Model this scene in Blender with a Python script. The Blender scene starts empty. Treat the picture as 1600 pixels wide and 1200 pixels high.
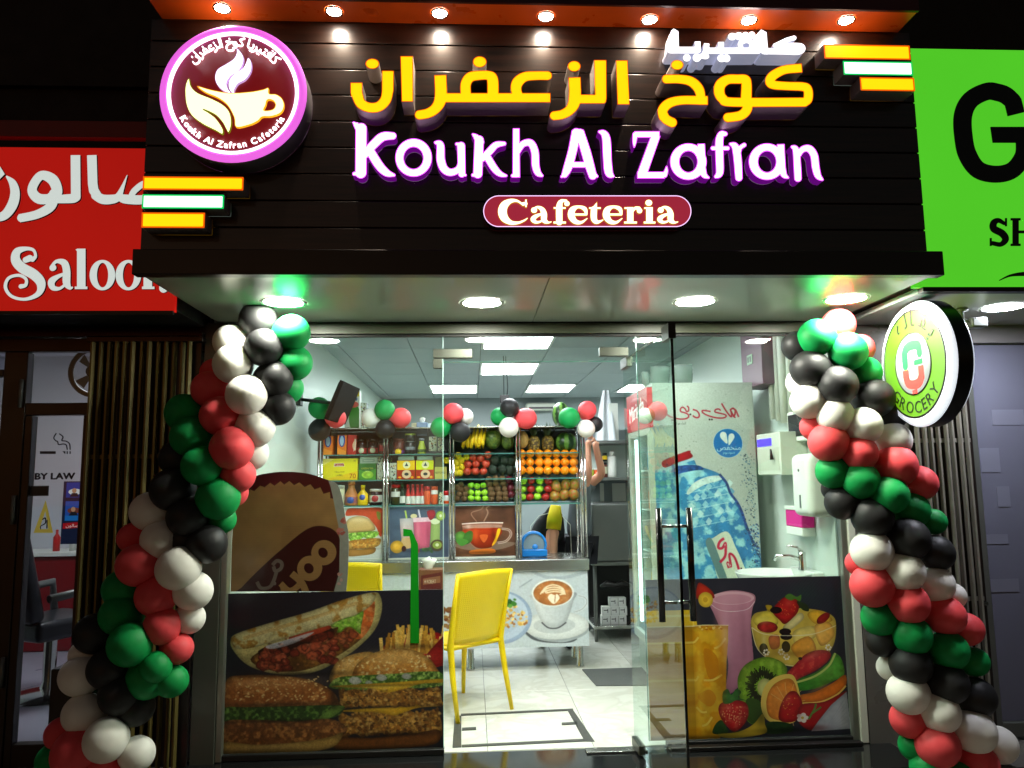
import bpy, bmesh, math, random
import numpy as np
from mathutils import Vector, Matrix
from mathutils.geometry import tessellate_polygon
random.seed(7); np.random.seed(7)
S = bpy.context.scene
COL = S.collection
PI = math.pi
def R(d): return math.radians(d)

# ---------------------------------------------------------------- camera
YAW, PITCH, ROLL, FPX = 0.053, 0.124, -0.013, 1200.0
CAM = np.array([0.0, -4.5, 1.5])
cy_, sy_ = math.cos(YAW), math.sin(YAW); cp_, sp_ = math.cos(PITCH), math.sin(PITCH)
cr_, sr_ = math.cos(ROLL), math.sin(ROLL)
Fv = np.array([sy_*cp_, cy_*cp_, sp_]); Rv = np.array([cy_, -sy_, 0.0]); Uv = np.cross(Rv, Fv)
Rv, Uv = Rv*cr_+Uv*sr_, -Rv*sr_+Uv*cr_
cd = bpy.data.cameras.new('camera'); cam = bpy.data.objects.new('camera', cd); COL.objects.link(cam)
cd.sensor_fit = 'HORIZONTAL'; cd.sensor_width = 36.0; cd.lens = 36.0*FPX/1600.0
cd.clip_start = 0.05; cd.clip_end = 300.0
M = Matrix.Identity(4)
for i in range(3):
    M[i][0] = Rv[i]; M[i][1] = Uv[i]; M[i][2] = -Fv[i]; M[i][3] = CAM[i]
cam.matrix_world = M
S.camera = cam

# ---------------------------------------------------------------- night sky, exposure
w = bpy.data.worlds.new('World'); S.world = w; w.use_nodes = True
nt = w.node_tree; bg = nt.nodes['Background']
sky = nt.nodes.new('ShaderNodeTexSky'); sky.sky_type = 'NISHITA'; sky.sun_disc = False
sky.sun_elevation = R(0.5); sky.sun_rotation = R(200)
nt.links.new(sky.outputs[0], bg.inputs[0]); bg.inputs[1].default_value = 0.05
S.view_settings.view_transform = 'Standard'; S.view_settings.look = 'None'
S.view_settings.exposure = 0.0; S.view_settings.gamma = 1.0; S.view_settings.use_curve_mapping = False
S.render.engine = 'CYCLES'
S.cycles.use_denoising = True
S.cycles.max_bounces = 10; S.cycles.diffuse_bounces = 5; S.cycles.glossy_bounces = 4
S.cycles.transmission_bounces = 6; S.cycles.transparent_max_bounces = 24
S.cycles.sample_clamp_indirect = 6.0; S.cycles.caustics_reflective = False; S.cycles.caustics_refractive = False

# ---------------------------------------------------------------- photo measurements -> points in the place
def ray(u, v): return Fv + Rv*(u-800)/FPX - Uv*(v-600)/FPX
def ay(u, v, Y):
    r = ray(u, v); p = CAM + r*(Y-CAM[1])/r[1]; return (float(p[0]), float(p[1]), float(p[2]))
def az(u, v, Z):
    r = ray(u, v); p = CAM + r*(Z-CAM[2])/r[2]; return (float(p[0]), float(p[1]), float(p[2]))
def ax(u, v, X):
    r = ray(u, v); p = CAM + r*(X-CAM[0])/r[0]; return (float(p[0]), float(p[1]), float(p[2]))
def rect(u0, v0, u1, v1, Y):
    a = ay(u0, (v0+v1)/2, Y)[0]; b = ay(u1, (v0+v1)/2, Y)[0]
    c = ay((u0+u1)/2, v0, Y)[2]; d = ay((u0+u1)/2, v1, Y)[2]
    return a, b, d, c          # x0,x1,z0,z1
def mpp(Y): return (Y-CAM[1])/FPX/0.97

# ---------------------------------------------------------------- objects
NTH = ['first', 'second', 'third', 'fourth', 'fifth', 'sixth', 'seventh', 'eighth', 'ninth', 'tenth']
def tag(o, label=None, cat=None, group=None, kind=None):
    if label: o['label'] = label
    if cat: o['category'] = cat
    if group: o['group'] = group
    if kind: o['kind'] = kind
    return o
ROOT = {}
def thing(name, label, cat, loc, group=None):
    o = bpy.data.objects.new(name, None); COL.objects.link(o); o.empty_display_size = 0.05
    o.location = loc; ROOT[o.name] = Vector(loc)
    return tag(o, label, cat, group)
class MB:
    def __init__(s): s.v = []; s.f = []; s.m = []; s.uv = {}; s.sm = []
    def add(s, vs, fs, mi=0, smooth=False, uvs=None):
        b = len(s.v); s.v += [tuple(p) for p in vs]
        for k, f in enumerate(fs):
            if uvs and uvs[k]: s.uv[len(s.f)] = uvs[k]
            s.f.append([b+i for i in f]); s.m.append(mi); s.sm.append(smooth)
        return s
    def box(s, x0, x1, y0, y1, z0, z1, mi=0, front=None):
        v = [(x0,y0,z0),(x1,y0,z0),(x1,y1,z0),(x0,y1,z0),(x0,y0,z1),(x1,y0,z1),(x1,y1,z1),(x0,y1,z1)]
        f = [(0,1,5,4),(1,2,6,5),(2,3,7,6),(3,0,4,7),(4,5,6,7),(3,2,1,0)]
        b = len(s.v); s.v += v
        for k, q in enumerate(f):
            if k == 0 and front is not None: s.uv[len(s.f)] = [(0,0),(1,0),(1,1),(0,1)]
            s.f.append([b+i for i in q]); s.m.append(front if (k == 0 and front is not None) else mi); s.sm.append(False)
        return s
    def rbox(s, x0, x1, y0, y1, z0, z1, r=0.01, seg=2, mi=0):
        bm = bmesh.new(); bmesh.ops.create_cube(bm, size=1)
        for v in bm.verts: v.co = Vector(((x0+x1)/2+v.co.x*(x1-x0), (y0+y1)/2+v.co.y*(y1-y0), (z0+z1)/2+v.co.z*(z1-z0)))
        bmesh.ops.bevel(bm, geom=bm.edges[:], offset=r, segments=seg, affect='EDGES', profile=0.5)
        bm.verts.index_update()
        bm.normal_update()
        for f in bm.faces: s_ = max(abs(c) for c in f.normal) < 0.999; s.f.append([len(s.v)+v.index for v in f.verts]); s.m.append(mi); s.sm.append(s_)
        s.v += [v.co[:] for v in bm.verts]; bm.free(); return s
    def tube(s, pts, r, n=10, mi=0, closed=False, cap=True):
        pts = [Vector(p) for p in pts]; k = len(pts)
        rs = r if isinstance(r, (list, tuple)) else [r]*k
        vs = []; up = Vector((0.13, 0.21, 0.97)).normalized(); prev = None
        for i, p in enumerate(pts):
            if closed: t = pts[(i+1) % k]-pts[i-1]
            else: t = pts[min(i+1, k-1)]-pts[max(i-1, 0)]
            t.normalize()
            if prev is None:
                a = t.cross(up); a = a.normalized() if a.length > 1e-4 else t.orthogonal().normalized()
            else: a = (prev-t*prev.dot(t)).normalized()
            prev = a; b = t.cross(a)
            for j in range(n):
                q = 2*PI*j/n; vs.append(p+(a*math.cos(q)+b*math.sin(q))*rs[i])
        fs = []
        for i in range(k if closed else k-1):
            for j in range(n):
                i2 = (i+1) % k
                fs.append((i*n+j, i*n+(j+1) % n, i2*n+(j+1) % n, i2*n+j))
        s.add(vs, fs, mi, True)
        if cap and not closed:
            b = len(s.v)-len(vs)
            s.f.append([b+j for j in range(n)][::-1]); s.m.append(mi); s.sm.append(False)
            s.f.append([b+(k-1)*n+j for j in range(n)]); s.m.append(mi); s.sm.append(False)
        return s
    def lathe(s, prof, c=(0, 0, 0), n=20, mi=0, axis='z', sx=1, sy=1):
        vs = []
        for (r, h) in prof:
            for j in range(n):
                q = 2*PI*j/n; x, y = r*math.cos(q)*sx, r*math.sin(q)*sy
                if axis == 'z': p = (x, y, h)
                elif axis == 'y': p = (x, h, y)
                else: p = (h, x, y)
                vs.append((c[0]+p[0], c[1]+p[1], c[2]+p[2]))
        fs = []
        for i in range(len(prof)-1):
            for j in range(n):
                a = (i*n+j, i*n+(j+1) % n, (i+1)*n+(j+1) % n, (i+1)*n+j)
                fs.append(a if axis != 'y' else a[::-1])
        return s.add(vs, fs, mi, True)
    def quad(s, a, b, c, d, mi=0, uv=False):
        return s.add([a, b, c, d], [(0, 1, 2, 3)], mi, False, [[(0,0),(1,0),(1,1),(0,1)]] if uv else None)
def to_mesh(mb, name, mats, off):
    me = bpy.data.meshes.new(name)
    me.from_pydata([(x-off[0], y-off[1], z-off[2]) for x, y, z in mb.v], [], mb.f)
    for m in (mats if isinstance(mats, (list, tuple)) else [mats]): me.materials.append(m)
    me.polygons.foreach_set('material_index', mb.m); me.polygons.foreach_set('use_smooth', mb.sm)
    if mb.uv:
        ul = me.uv_layers.new(name='UVMap')
        for fi, uv in mb.uv.items():
            p = me.polygons[fi]
            for k, li in enumerate(p.loop_indices): ul.data[li].uv = uv[k]
    me.update(); return me
def part(name, mb, mats, parent, label=None):
    r = parent
    while r.parent: r = r.parent
    off = ROOT.get(r.name, Vector((0, 0, 0)))
    o = bpy.data.objects.new(name, to_mesh(mb, name, mats, off)); COL.objects.link(o); o.parent = parent
    if label: o['label'] = label
    return o
def solo(name, mb, mats, label=None, cat=None, group=None, kind=None):
    a = np.array(mb.v); mn, mx = a.min(0), a.max(0); off = ((mn[0]+mx[0])/2, (mn[1]+mx[1])/2, mn[2])
    o = bpy.data.objects.new(name, to_mesh(mb, name, mats, off)); COL.objects.link(o); o.location = off
    ROOT[o.name] = Vector(off)
    return tag(o, label, cat, group, kind)
def struct(name, mb, mats, label=None):
    return solo(name, mb, mats, label, None, None, 'structure')
def copy_tree(o, parent=None):
    c = o.copy(); COL.objects.link(c)
    if parent is not None: c.parent = parent
    for ch in list(o.children): copy_tree(ch, c)
    return c

# ---------------------------------------------------------------- materials
def lin(c):
    def f(x):
        x = x/255.0
        return x/12.92 if x <= 0.04045 else ((x+0.055)/1.055)**2.4
    return (f(c[0]), f(c[1]), f(c[2]), 1.0)
def mat(name, col, rough=0.5, metal=0.0, noise=0.0, nscale=8.0, bump=0.0, bscale=60.0, spec=0.5, em=None, es=0.0, coat=0.0, trans=0.0, sss=0.0):
    m = bpy.data.materials.new(name); m.use_nodes = True; n = m.node_tree; b = n.nodes['Principled BSDF']
    c = lin(col); b.inputs['Base Color'].default_value = c
    b.inputs['Roughness'].default_value = rough; b.inputs['Metallic'].default_value = metal
    b.inputs['Specular IOR Level'].default_value = spec; b.inputs['Coat Weight'].default_value = coat
    b.inputs['Transmission Weight'].default_value = trans
    if sss: b.inputs['Subsurface Weight'].default_value = sss; b.inputs['Subsurface Radius'].default_value = (0.05, 0.05, 0.05); b.inputs['Subsurface Scale'].default_value = 1.0
    if noise or bump:
        tc = n.nodes.new('ShaderNodeTexCoord')
    if noise:
        t = n.nodes.new('ShaderNodeTexNoise'); t.inputs['Scale'].default_value = nscale; t.inputs['Detail'].default_value = 6
        n.links.new(tc.outputs['Object'], t.inputs['Vector'])
        mx = n.nodes.new('ShaderNodeMix'); mx.data_type = 'RGBA'
        mx.inputs[6].default_value = tuple(x*(1-noise) for x in c[:3])+(1,)
        mx.inputs[7].default_value = tuple(min(1, x*(1+noise)) for x in c[:3])+(1,)
        n.links.new(t.outputs['Fac'], mx.inputs[0]); n.links.new(mx.outputs[2], b.inputs['Base Color'])
        rr = n.nodes.new('ShaderNodeMapRange'); rr.inputs[3].default_value = max(0.02, rough*0.8); rr.inputs[4].default_value = min(1, rough*1.25)
        n.links.new(t.outputs['Fac'], rr.inputs[0]); n.links.new(rr.outputs[0], b.inputs['Roughness'])
    if bump:
        t2 = n.nodes.new('ShaderNodeTexNoise'); t2.inputs['Scale'].default_value = bscale; t2.inputs['Detail'].default_value = 3
        n.links.new(tc.outputs['Object'], t2.inputs['Vector'])
        bp = n.nodes.new('ShaderNodeBump'); bp.inputs['Strength'].default_value = bump; bp.inputs['Distance'].default_value = 0.01
        n.links.new(t2.outputs['Fac'], bp.inputs['Height']); n.links.new(bp.outputs[0], b.inputs['Normal'])
    if em is not None:
        b.inputs['Emission Color'].default_value = lin(em); b.inputs['Emission Strength'].default_value = es
        if es > 0.4: m.cycles.emission_sampling = 'FRONT_BACK'
        if noise:
            m3 = n.nodes.new('ShaderNodeMix'); m3.data_type = 'RGBA'; e_ = lin(em); k_ = noise*1.6
            m3.inputs[6].default_value = tuple(x*(1-k_) for x in e_[:3])+(1,); m3.inputs[7].default_value = tuple(min(1, x*(1+k_*0.6)) for x in e_[:3])+(1,)
            n.links.new(t.outputs['Fac'], m3.inputs[0]); n.links.new(m3.outputs[2], b.inputs['Emission Color'])
    return m
def glass(name, tint=(235, 245, 240), rough=0.0, ior=1.6, dirt=0.0):
    m = bpy.data.materials.new(name); m.use_nodes = True; n = m.node_tree; n.nodes.clear()
    out = n.nodes.new('ShaderNodeOutputMaterial'); mx = n.nodes.new('ShaderNodeMixShader')
    tr = n.nodes.new('ShaderNodeBsdfTransparent'); tr.inputs[0].default_value = lin(tint)
    gl = n.nodes.new('ShaderNodeBsdfGlossy'); gl.inputs['Roughness'].default_value = rough
    fr = n.nodes.new('ShaderNodeFresnel'); fr.inputs[0].default_value = ior
    gm_ = n.nodes.new('ShaderNodeNewGeometry'); sb_ = n.nodes.new('ShaderNodeMath'); sb_.operation = 'SUBTRACT'; sb_.inputs[0].default_value = 1.0; n.links.new(gm_.outputs['Backfacing'], sb_.inputs[1])
    ml_ = n.nodes.new('ShaderNodeMath'); ml_.operation = 'MULTIPLY'; n.links.new(fr.outputs[0], ml_.inputs[0]); n.links.new(sb_.outputs[0], ml_.inputs[1])
    n.links.new(ml_.outputs[0], mx.inputs[0]); n.links.new(tr.outputs[0], mx.inputs[1]); n.links.new(gl.outputs[0], mx.inputs[2])
    last = mx
    if dirt:
        df = n.nodes.new('ShaderNodeBsdfDiffuse'); df.inputs[0].default_value = (0.6, 0.65, 0.62, 1)
        m2 = n.nodes.new('ShaderNodeMixShader'); m2.inputs[0].default_value = dirt
        if dirt < 0.1:
            tc = n.nodes.new('ShaderNodeTexCoord'); tx_ = n.nodes.new('ShaderNodeTexNoise'); tx_.inputs['Scale'].default_value = 2.6; tx_.inputs['Detail'].default_value = 9; tx_.inputs['Distortion'].default_value = 1.2
            mr_ = n.nodes.new('ShaderNodeMapRange'); mr_.inputs[1].default_value = 0.42; mr_.inputs[2].default_value = 0.75; mr_.inputs[4].default_value = dirt
            n.links.new(tc.outputs['Object'], tx_.inputs['Vector']); n.links.new(tx_.outputs['Fac'], mr_.inputs[0]); n.links.new(mr_.outputs[0], m2.inputs[0])
        n.links.new(mx.outputs[0], m2.inputs[1]); n.links.new(df.outputs[0], m2.inputs[2]); last = m2
    n.links.new(last.outputs[0], out.inputs[0]); return m
def vinyl(name, col, tr=0.5):
    m = bpy.data.materials.new(name); m.use_nodes = True; n = m.node_tree; n.nodes.clear()
    out = n.nodes.new('ShaderNodeOutputMaterial'); mx = n.nodes.new('ShaderNodeMixShader'); mx.inputs[0].default_value = tr
    a = n.nodes.new('ShaderNodeBsdfDiffuse'); b = n.nodes.new('ShaderNodeBsdfTranslucent'); a.inputs[0].default_value = lin(col); b.inputs[0].default_value = lin(col)
    n.links.new(a.outputs[0], mx.inputs[1]); n.links.new(b.outputs[0], mx.inputs[2]); n.links.new(mx.outputs[0], out.inputs[0]); return m
def wood(name, c1, c2, rough=0.3, axis='x', coat=0.4):
    m = mat(name, c1, rough, coat=coat); n = m.node_tree; b = n.nodes['Principled BSDF']
    tc = n.nodes.new('ShaderNodeTexCoord'); mp = n.nodes.new('ShaderNodeMapping')
    mp.inputs['Scale'].default_value = (1.2, 1, 22) if axis == 'x' else (22, 1, 1.2)
    t = n.nodes.new('ShaderNodeTexNoise'); t.inputs['Scale'].default_value = 3.0; t.inputs['Detail'].default_value = 8; t.inputs['Distortion'].default_value = 0.6
    r = n.nodes.new('ShaderNodeValToRGB'); r.color_ramp.elements[0].position = 0.3; r.color_ramp.elements[1].position = 0.7
    r.color_ramp.elements[0].color = lin(c1); r.color_ramp.elements[1].color = lin(c2)
    n.links.new(tc.outputs['Object'], mp.inputs[0]); n.links.new(mp.outputs[0], t.inputs['Vector'])
    n.links.new(t.outputs['Fac'], r.inputs[0]); n.links.new(r.outputs[0], b.inputs['Base Color']); return m
def print_mat(name, cv, rough=0.3, em=0.0, spec=0.5, grain=0.0, soft=0):
    """flat print computed by the painter below, held in memory"""
    a = cv.a
    if soft:
        a = np.stack([blur(a[:, :, i], soft) for i in range(3)], 2)
    if grain:
        a = a*(1+grain*(fnoise(a.shape[0], a.shape[1], 5, 91, 3)-0.5)*2+grain*0.6*(np.random.rand(*a.shape[:2])-0.5))[:, :, None]
    a = a; h, wd = a.shape[:2]
    im = bpy.data.images.new(name, wd, h, alpha=False)
    px = np.ones((h, wd, 4), np.float32); px[:, :, :3] = np.clip(a[::-1], 0, 1)
    im.pixels.foreach_set(px.ravel()); im.update(); im.pack()
    m = bpy.data.materials.new(name); m.use_nodes = True; n = m.node_tree; b = n.nodes['Principled BSDF']
    t = n.nodes.new('ShaderNodeTexImage'); t.image = im; t.extension = 'EXTEND'
    n.links.new(t.outputs[0], b.inputs['Base Color']); b.inputs['Roughness'].default_value = rough
    b.inputs['Specular IOR Level'].default_value = spec
    if em:
        n.links.new(t.outputs[0], b.inputs['Emission Color']); b.inputs['Emission Strength'].default_value = em
    return m

# ---------------------------------------------------------------- 2D outlines
def smooth_path(pts, k=6, closed=False):
    pts = [tuple(map(float, p)) for p in pts]; n = len(pts)
    if n < 3: return pts
    out = []
    for i in range(n if closed else n-1):
        g = (lambda j: pts[j % n]) if closed else (lambda j: pts[min(max(j, 0), n-1)])
        p0, p1, p2, p3 = g(i-1), g(i), g(i+1), g(i+2)
        for s in range(k):
            t = s/k
            out.append(tuple(0.5*((2*b)+(-a+c)*t+(2*a-5*b+4*c-d)*t*t+(-a+3*b-3*c+d)*t**3) for a, b, c, d in zip(p0, p1, p2, p3)))
    if not closed: out.append(pts[-1])
    return out
def sdf(shapes, res, margin):
    allp = []
    for sh in shapes:
        if sh[0] == 'e':
            (a_, b_, c_), (_, _, d_) = sh[1]; allp += [(a_-c_, b_-d_), (a_+c_, b_+d_)]
        elif sh[0] not in ('-p', '-e'):
            for p in sh[1]:
                rr = (p[2] if len(p) > 2 else 0); allp += [(p[0]-rr, p[1]-rr), (p[0]+rr, p[1]+rr)]
    a = np.array(allp); mn = a.min(0)-margin; mx = a.max(0)+margin
    nx = int((mx[0]-mn[0])/res)+2; ny = int((mx[1]-mn[1])/res)+2
    gx = mn[0]+np.arange(nx)*res; gy = mn[1]+np.arange(ny)*res
    X, Y = np.meshgrid(gx, gy); D = np.full(X.shape, -1e3)
    def pd(pts):
        d = np.full(X.shape, 1e6); ins = np.zeros(X.shape, bool); n = len(pts)
        for i in range(n):
            x1, y1 = pts[i][:2]; x2, y2 = pts[(i+1) % n][:2]
            L = (x2-x1)**2+(y2-y1)**2
            if L < 1e-12: continue
            t = np.clip(((X-x1)*(x2-x1)+(Y-y1)*(y2-y1))/L, 0, 1)
            d = np.minimum(d, np.hypot(X-x1-t*(x2-x1), Y-y1-t*(y2-y1)))
            if y1 != y2:
                c = ((y1 > Y) != (y2 > Y)) & (X < (x2-x1)*(Y-y1)/(y2-y1)+x1); ins ^= c
        return np.where(ins, d, -d)
    for sh in shapes:
        k, pts = sh[0], sh[1]
        if k in ('s', 'b'):
            n = len(pts); V = np.full(X.shape, -1e3)
            for i in range(n-1):
                x1, y1, r1 = pts[i]; x2, y2, r2 = pts[i+1]; L = (x2-x1)**2+(y2-y1)**2
                if L < 1e-9: continue
                t0 = ((X-x1)*(x2-x1)+(Y-y1)*(y2-y1))/L; t = np.clip(t0, 0, 1)
                v = r1+(r2-r1)*t-np.hypot(X-x1-t*(x2-x1), Y-y1-t*(y2-y1))
                if k == 'b':
                    sL = math.sqrt(L)
                    if i == 0: v = np.minimum(v, t0*sL+0.01)
                    if i == n-2: v = np.minimum(v, (1-t0)*sL+0.01)
                V = np.maximum(V, v)
            D = np.maximum(D, V)
        elif k == 'p': D = np.maximum(D, pd(pts))
        elif k == '-p': D = np.minimum(D, -pd(pts))
        elif k == 'e':
            (cx, cy, rx), (_, _, ry) = pts[0], pts[1]
            D = np.maximum(D, (1-np.hypot((X-cx)/rx, (Y-cy)/ry))*min(rx, ry))
        elif k == '-e':
            (cx, cy, rx), (_, _, ry) = pts[0], pts[1]
            D = np.minimum(D, -(1-np.hypot((X-cx)/rx, (Y-cy)/ry))*min(rx, ry))
    return D, mn, res
def contours(D, mn, res, iso, simp):
    Z = D-iso; Z = np.where(Z == 0, 1e-7, Z); B = Z > 0; ny, nx = Z.shape
    seg = {}
    cells = np.argwhere((B[:-1, :-1] != B[:-1, 1:]) | (B[:-1, :-1] != B[1:, :-1]) | (B[:-1, :-1] != B[1:, 1:]))
    def pt(e):
        kind, j, i = e
        if kind == 0: t = Z[j, i]/(Z[j, i]-Z[j, i+1]); return (mn[0]+(i+t)*res, mn[1]+j*res)
        t = Z[j, i]/(Z[j, i]-Z[j+1, i]); return (mn[0]+i*res, mn[1]+(j+t)*res)
    adj = {}
    for j, i in cells:
        j = int(j); i = int(i)
        a, b, c, d = B[j, i], B[j, i+1], B[j+1, i+1], B[j+1, i]
        T, Rr, Bo, L = (0, j, i), (1, j, i+1), (0, j+1, i), (1, j, i)
        k = a*8+b*4+c*2+d*1
        tb = {1:[(L,Bo)],2:[(Bo,Rr)],3:[(L,Rr)],4:[(T,Rr)],5:[(L,T),(Bo,Rr)],6:[(T,Bo)],7:[(L,T)],8:[(L,T)],9:[(T,Bo)],10:[(L,Bo),(T,Rr)],11:[(T,Rr)],12:[(L,Rr)],13:[(Bo,Rr)],14:[(L,Bo)]}
        for p, q in tb.get(int(k), []): adj.setdefault(p, []).append(q); adj.setdefault(q, []).append(p)
    loops = []; seen = set()
    for s0 in adj:
        if s0 in seen: continue
        lp = [s0]; seen.add(s0); cur = s0
        while True:
            nx_ = [q for q in adj[cur] if q not in seen]
            if not nx_: break
            cur = nx_[0]; seen.add(cur); lp.append(cur)
        if len(lp) > 5:
            P = [pt(e) for e in lp]
            loops.append(rdp_closed(P, simp))
    return [l for l in loops if len(l) >= 3]
def rdp_closed(P, eps):
    P = np.array(P); n = len(P)
    far = int(np.argmax(np.hypot(*(P-P[0]).T)))
    def rdp(i, j):
        if j-i < 2: return []
        a, b = P[i], P[j % n]; d = b-a; L = math.hypot(*d)
        Q = P[i+1:j]
        dist = np.abs(d[0]*(Q[:, 1]-a[1])-d[1]*(Q[:, 0]-a[0]))/L if L > 1e-9 else np.hypot(*(Q-a).T)
        k = int(np.argmax(dist))
        if dist[k] <= eps: return []
        return rdp(i, i+1+k)+[i+1+k]+rdp(i+1+k, j)
    idx = [0]+rdp(0, far)+[far]+rdp(far, n)
    return [tuple(P[i]) for i in idx]
def inside(p, l):
    c = False; n = len(l)
    for i in range(n):
        x1, y1 = l[i]; x2, y2 = l[(i+1) % n]
        if (y1 > p[1]) != (y2 > p[1]) and p[0] < (x2-x1)*(p[1]-y1)/(y2-y1)+x1: c = not c
    return c
def group_loops(loops):
    n = len(loops)
    if n < 2: return [loops] if n else []
    par = [[j for j in range(n) if j != i and inside(loops[i][0], loops[j])] for i in range(n)]
    dep = [len(p) for p in par]
    return [[loops[i]]+[loops[k] for k in range(n) if dep[k] == dep[i]+1 and i in par[k]] for i in range(n) if dep[i] % 2 == 0]
def shape_mb(shapes, mp, yb, res=0.5, rim=1.2, simp=0.12, mb=None, depth_fn=None):
    """extruded solid of a drawn outline: material 0 face, 1 rim edge, 2 side walls.
    mp maps the drawing to (x,z); yb=(front, back) depth"""
    mb = mb or MB(); D, mn, rs = sdf(shapes, res, 3*res+0.5)
    outer = contours(D, mn, rs, 0.0, simp)
    inner = contours(D, mn, rs, rim, simp) if rim else []
    yf, yk = yb
    def P3(p, y):
        q = mp(p[0], p[1]); return (q[0], y, q[1])
    def fill(loops, mi):
        for grp in group_loops(loops): fill1(grp, mi)
    def fill1(loops, mi):
        A2 = lambda l: abs(sum(l[i-1][0]*l[i][1]-l[i][0]*l[i-1][1] for i in range(len(l))))/2
        want = A2(loops[0])-sum(A2(l) for l in loops[1:]); best = None
        for k_ in range(14):
            L_ = [l[(k_*5) % len(l):]+l[:(k_*5) % len(l)] for l in loops]
            if k_ % 2: L_ = L_[::-1]
            if k_ > 3: L_ = [[(x+0.02*math.sin(7*i+k_), y+0.02*math.cos(5*i+k_)) for i, (x, y) in enumerate(l)] for l in L_] if want > 50 else L_
            tr_ = tessellate_polygon([[Vector((x, y, 0)) for x, y in l] for l in L_]); fl_ = [p for l in L_ for p in l]
            got = sum(abs((fl_[b][0]-fl_[a][0])*(fl_[c][1]-fl_[a][1])-(fl_[b][1]-fl_[a][1])*(fl_[c][0]-fl_[a][0]))/2 for a, b, c in tr_)
            er = abs(got-want)/max(want, 1e-9)
            if best is None or er < best[0]: best = (er, tr_, fl_)
            if er < 0.01: break
        _, tris, flat = best
        vs = [P3(p, yf) for p in flat]; fs = []
        for t in tris:
            a, b, c = (flat[i] for i in t)
            ar = (b[0]-a[0])*(c[1]-a[1])-(b[1]-a[1])*(c[0]-a[0])
            # drawing has y down; want normal towards -Y
            fs.append(tuple(t) if ar < 0 else tuple(t)[::-1])
        mb.add(vs, fs, mi)
    if rim and inner: fill(outer+inner, 1); fill(inner, 0)
    else: fill(outer, 0)
    for l in outer:
        n = len(l); vs = [P3(p, yf) for p in l]+[P3(p, yk) for p in l]
        mb.add(vs, [(i, (i+1) % n, n+(i+1) % n, n+i) for i in range(n)], 2, False)
    return mb
def planeY(Y, sc=1.0, ou=0.0, ov=0.0):
    def f(x, y):
        p = ay(ou+x/sc, ov+y/sc, Y); return (p[0], p[2])
    return f

# ---------------------------------------------------------------- painter for flat print
def vnoise(h, w, cell, seed):
    r = np.random.RandomState(seed); gh, gw = int(h/cell)+3, int(w/cell)+3
    g = r.rand(gh, gw); y = np.arange(h)/cell; x = np.arange(w)/cell
    yi, xi = y.astype(int), x.astype(int); fy, fx = y-yi, x-xi
    fy = (fy*fy*(3-2*fy))[:, None]; fx = (fx*fx*(3-2*fx))[None, :]
    a = g[np.ix_(yi, xi)]; b = g[np.ix_(yi, xi+1)]; c = g[np.ix_(yi+1, xi)]; d = g[np.ix_(yi+1, xi+1)]
    return a*(1-fy)*(1-fx)+b*(1-fy)*fx+c*fy*(1-fx)+d*fy*fx
def fnoise(h, w, cell, seed, oct=3):
    s = 0; t = 0
    for o in range(oct):
        s = s+vnoise(h, w, max(1.2, cell/2**o), seed+o*17)*0.5**o; t += 0.5**o
    return s/t
def blur(a, k):
    k = max(1, int(k))
    for ax_ in (0, 1, 0, 1):
        p = np.pad(a, [(k+1, k) if i == ax_ else (0, 0) for i in range(2)], mode='edge')
        c = np.cumsum(p, axis=ax_)
        if ax_ == 0: a = (c[2*k+1:]-c[:-2*k-1])/(2*k+1)
        else: a = (c[:, 2*k+1:]-c[:, :-2*k-1])/(2*k+1)
    return a
TXT = {}
def text_tris(s):
    if s not in TXT:
        c = bpy.data.curves.new('t', 'FONT'); c.body = s; c.resolution_u = 3
        o = bpy.data.objects.new('t', c); COL.objects.link(o)
        dg = bpy.context.evaluated_depsgraph_get(); me = bpy.data.meshes.new_from_object(o.evaluated_get(dg))
        me.calc_loop_triangles()
        v = np.array([p.co[:2] for p in me.vertices]) if len(me.vertices) else np.zeros((0, 2))
        t = [tuple(q.vertices) for q in me.loop_triangles]
        bpy.data.objects.remove(o); bpy.data.curves.remove(c); bpy.data.meshes.remove(me)
        TXT[s] = (v, t)
    return TXT[s]
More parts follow.
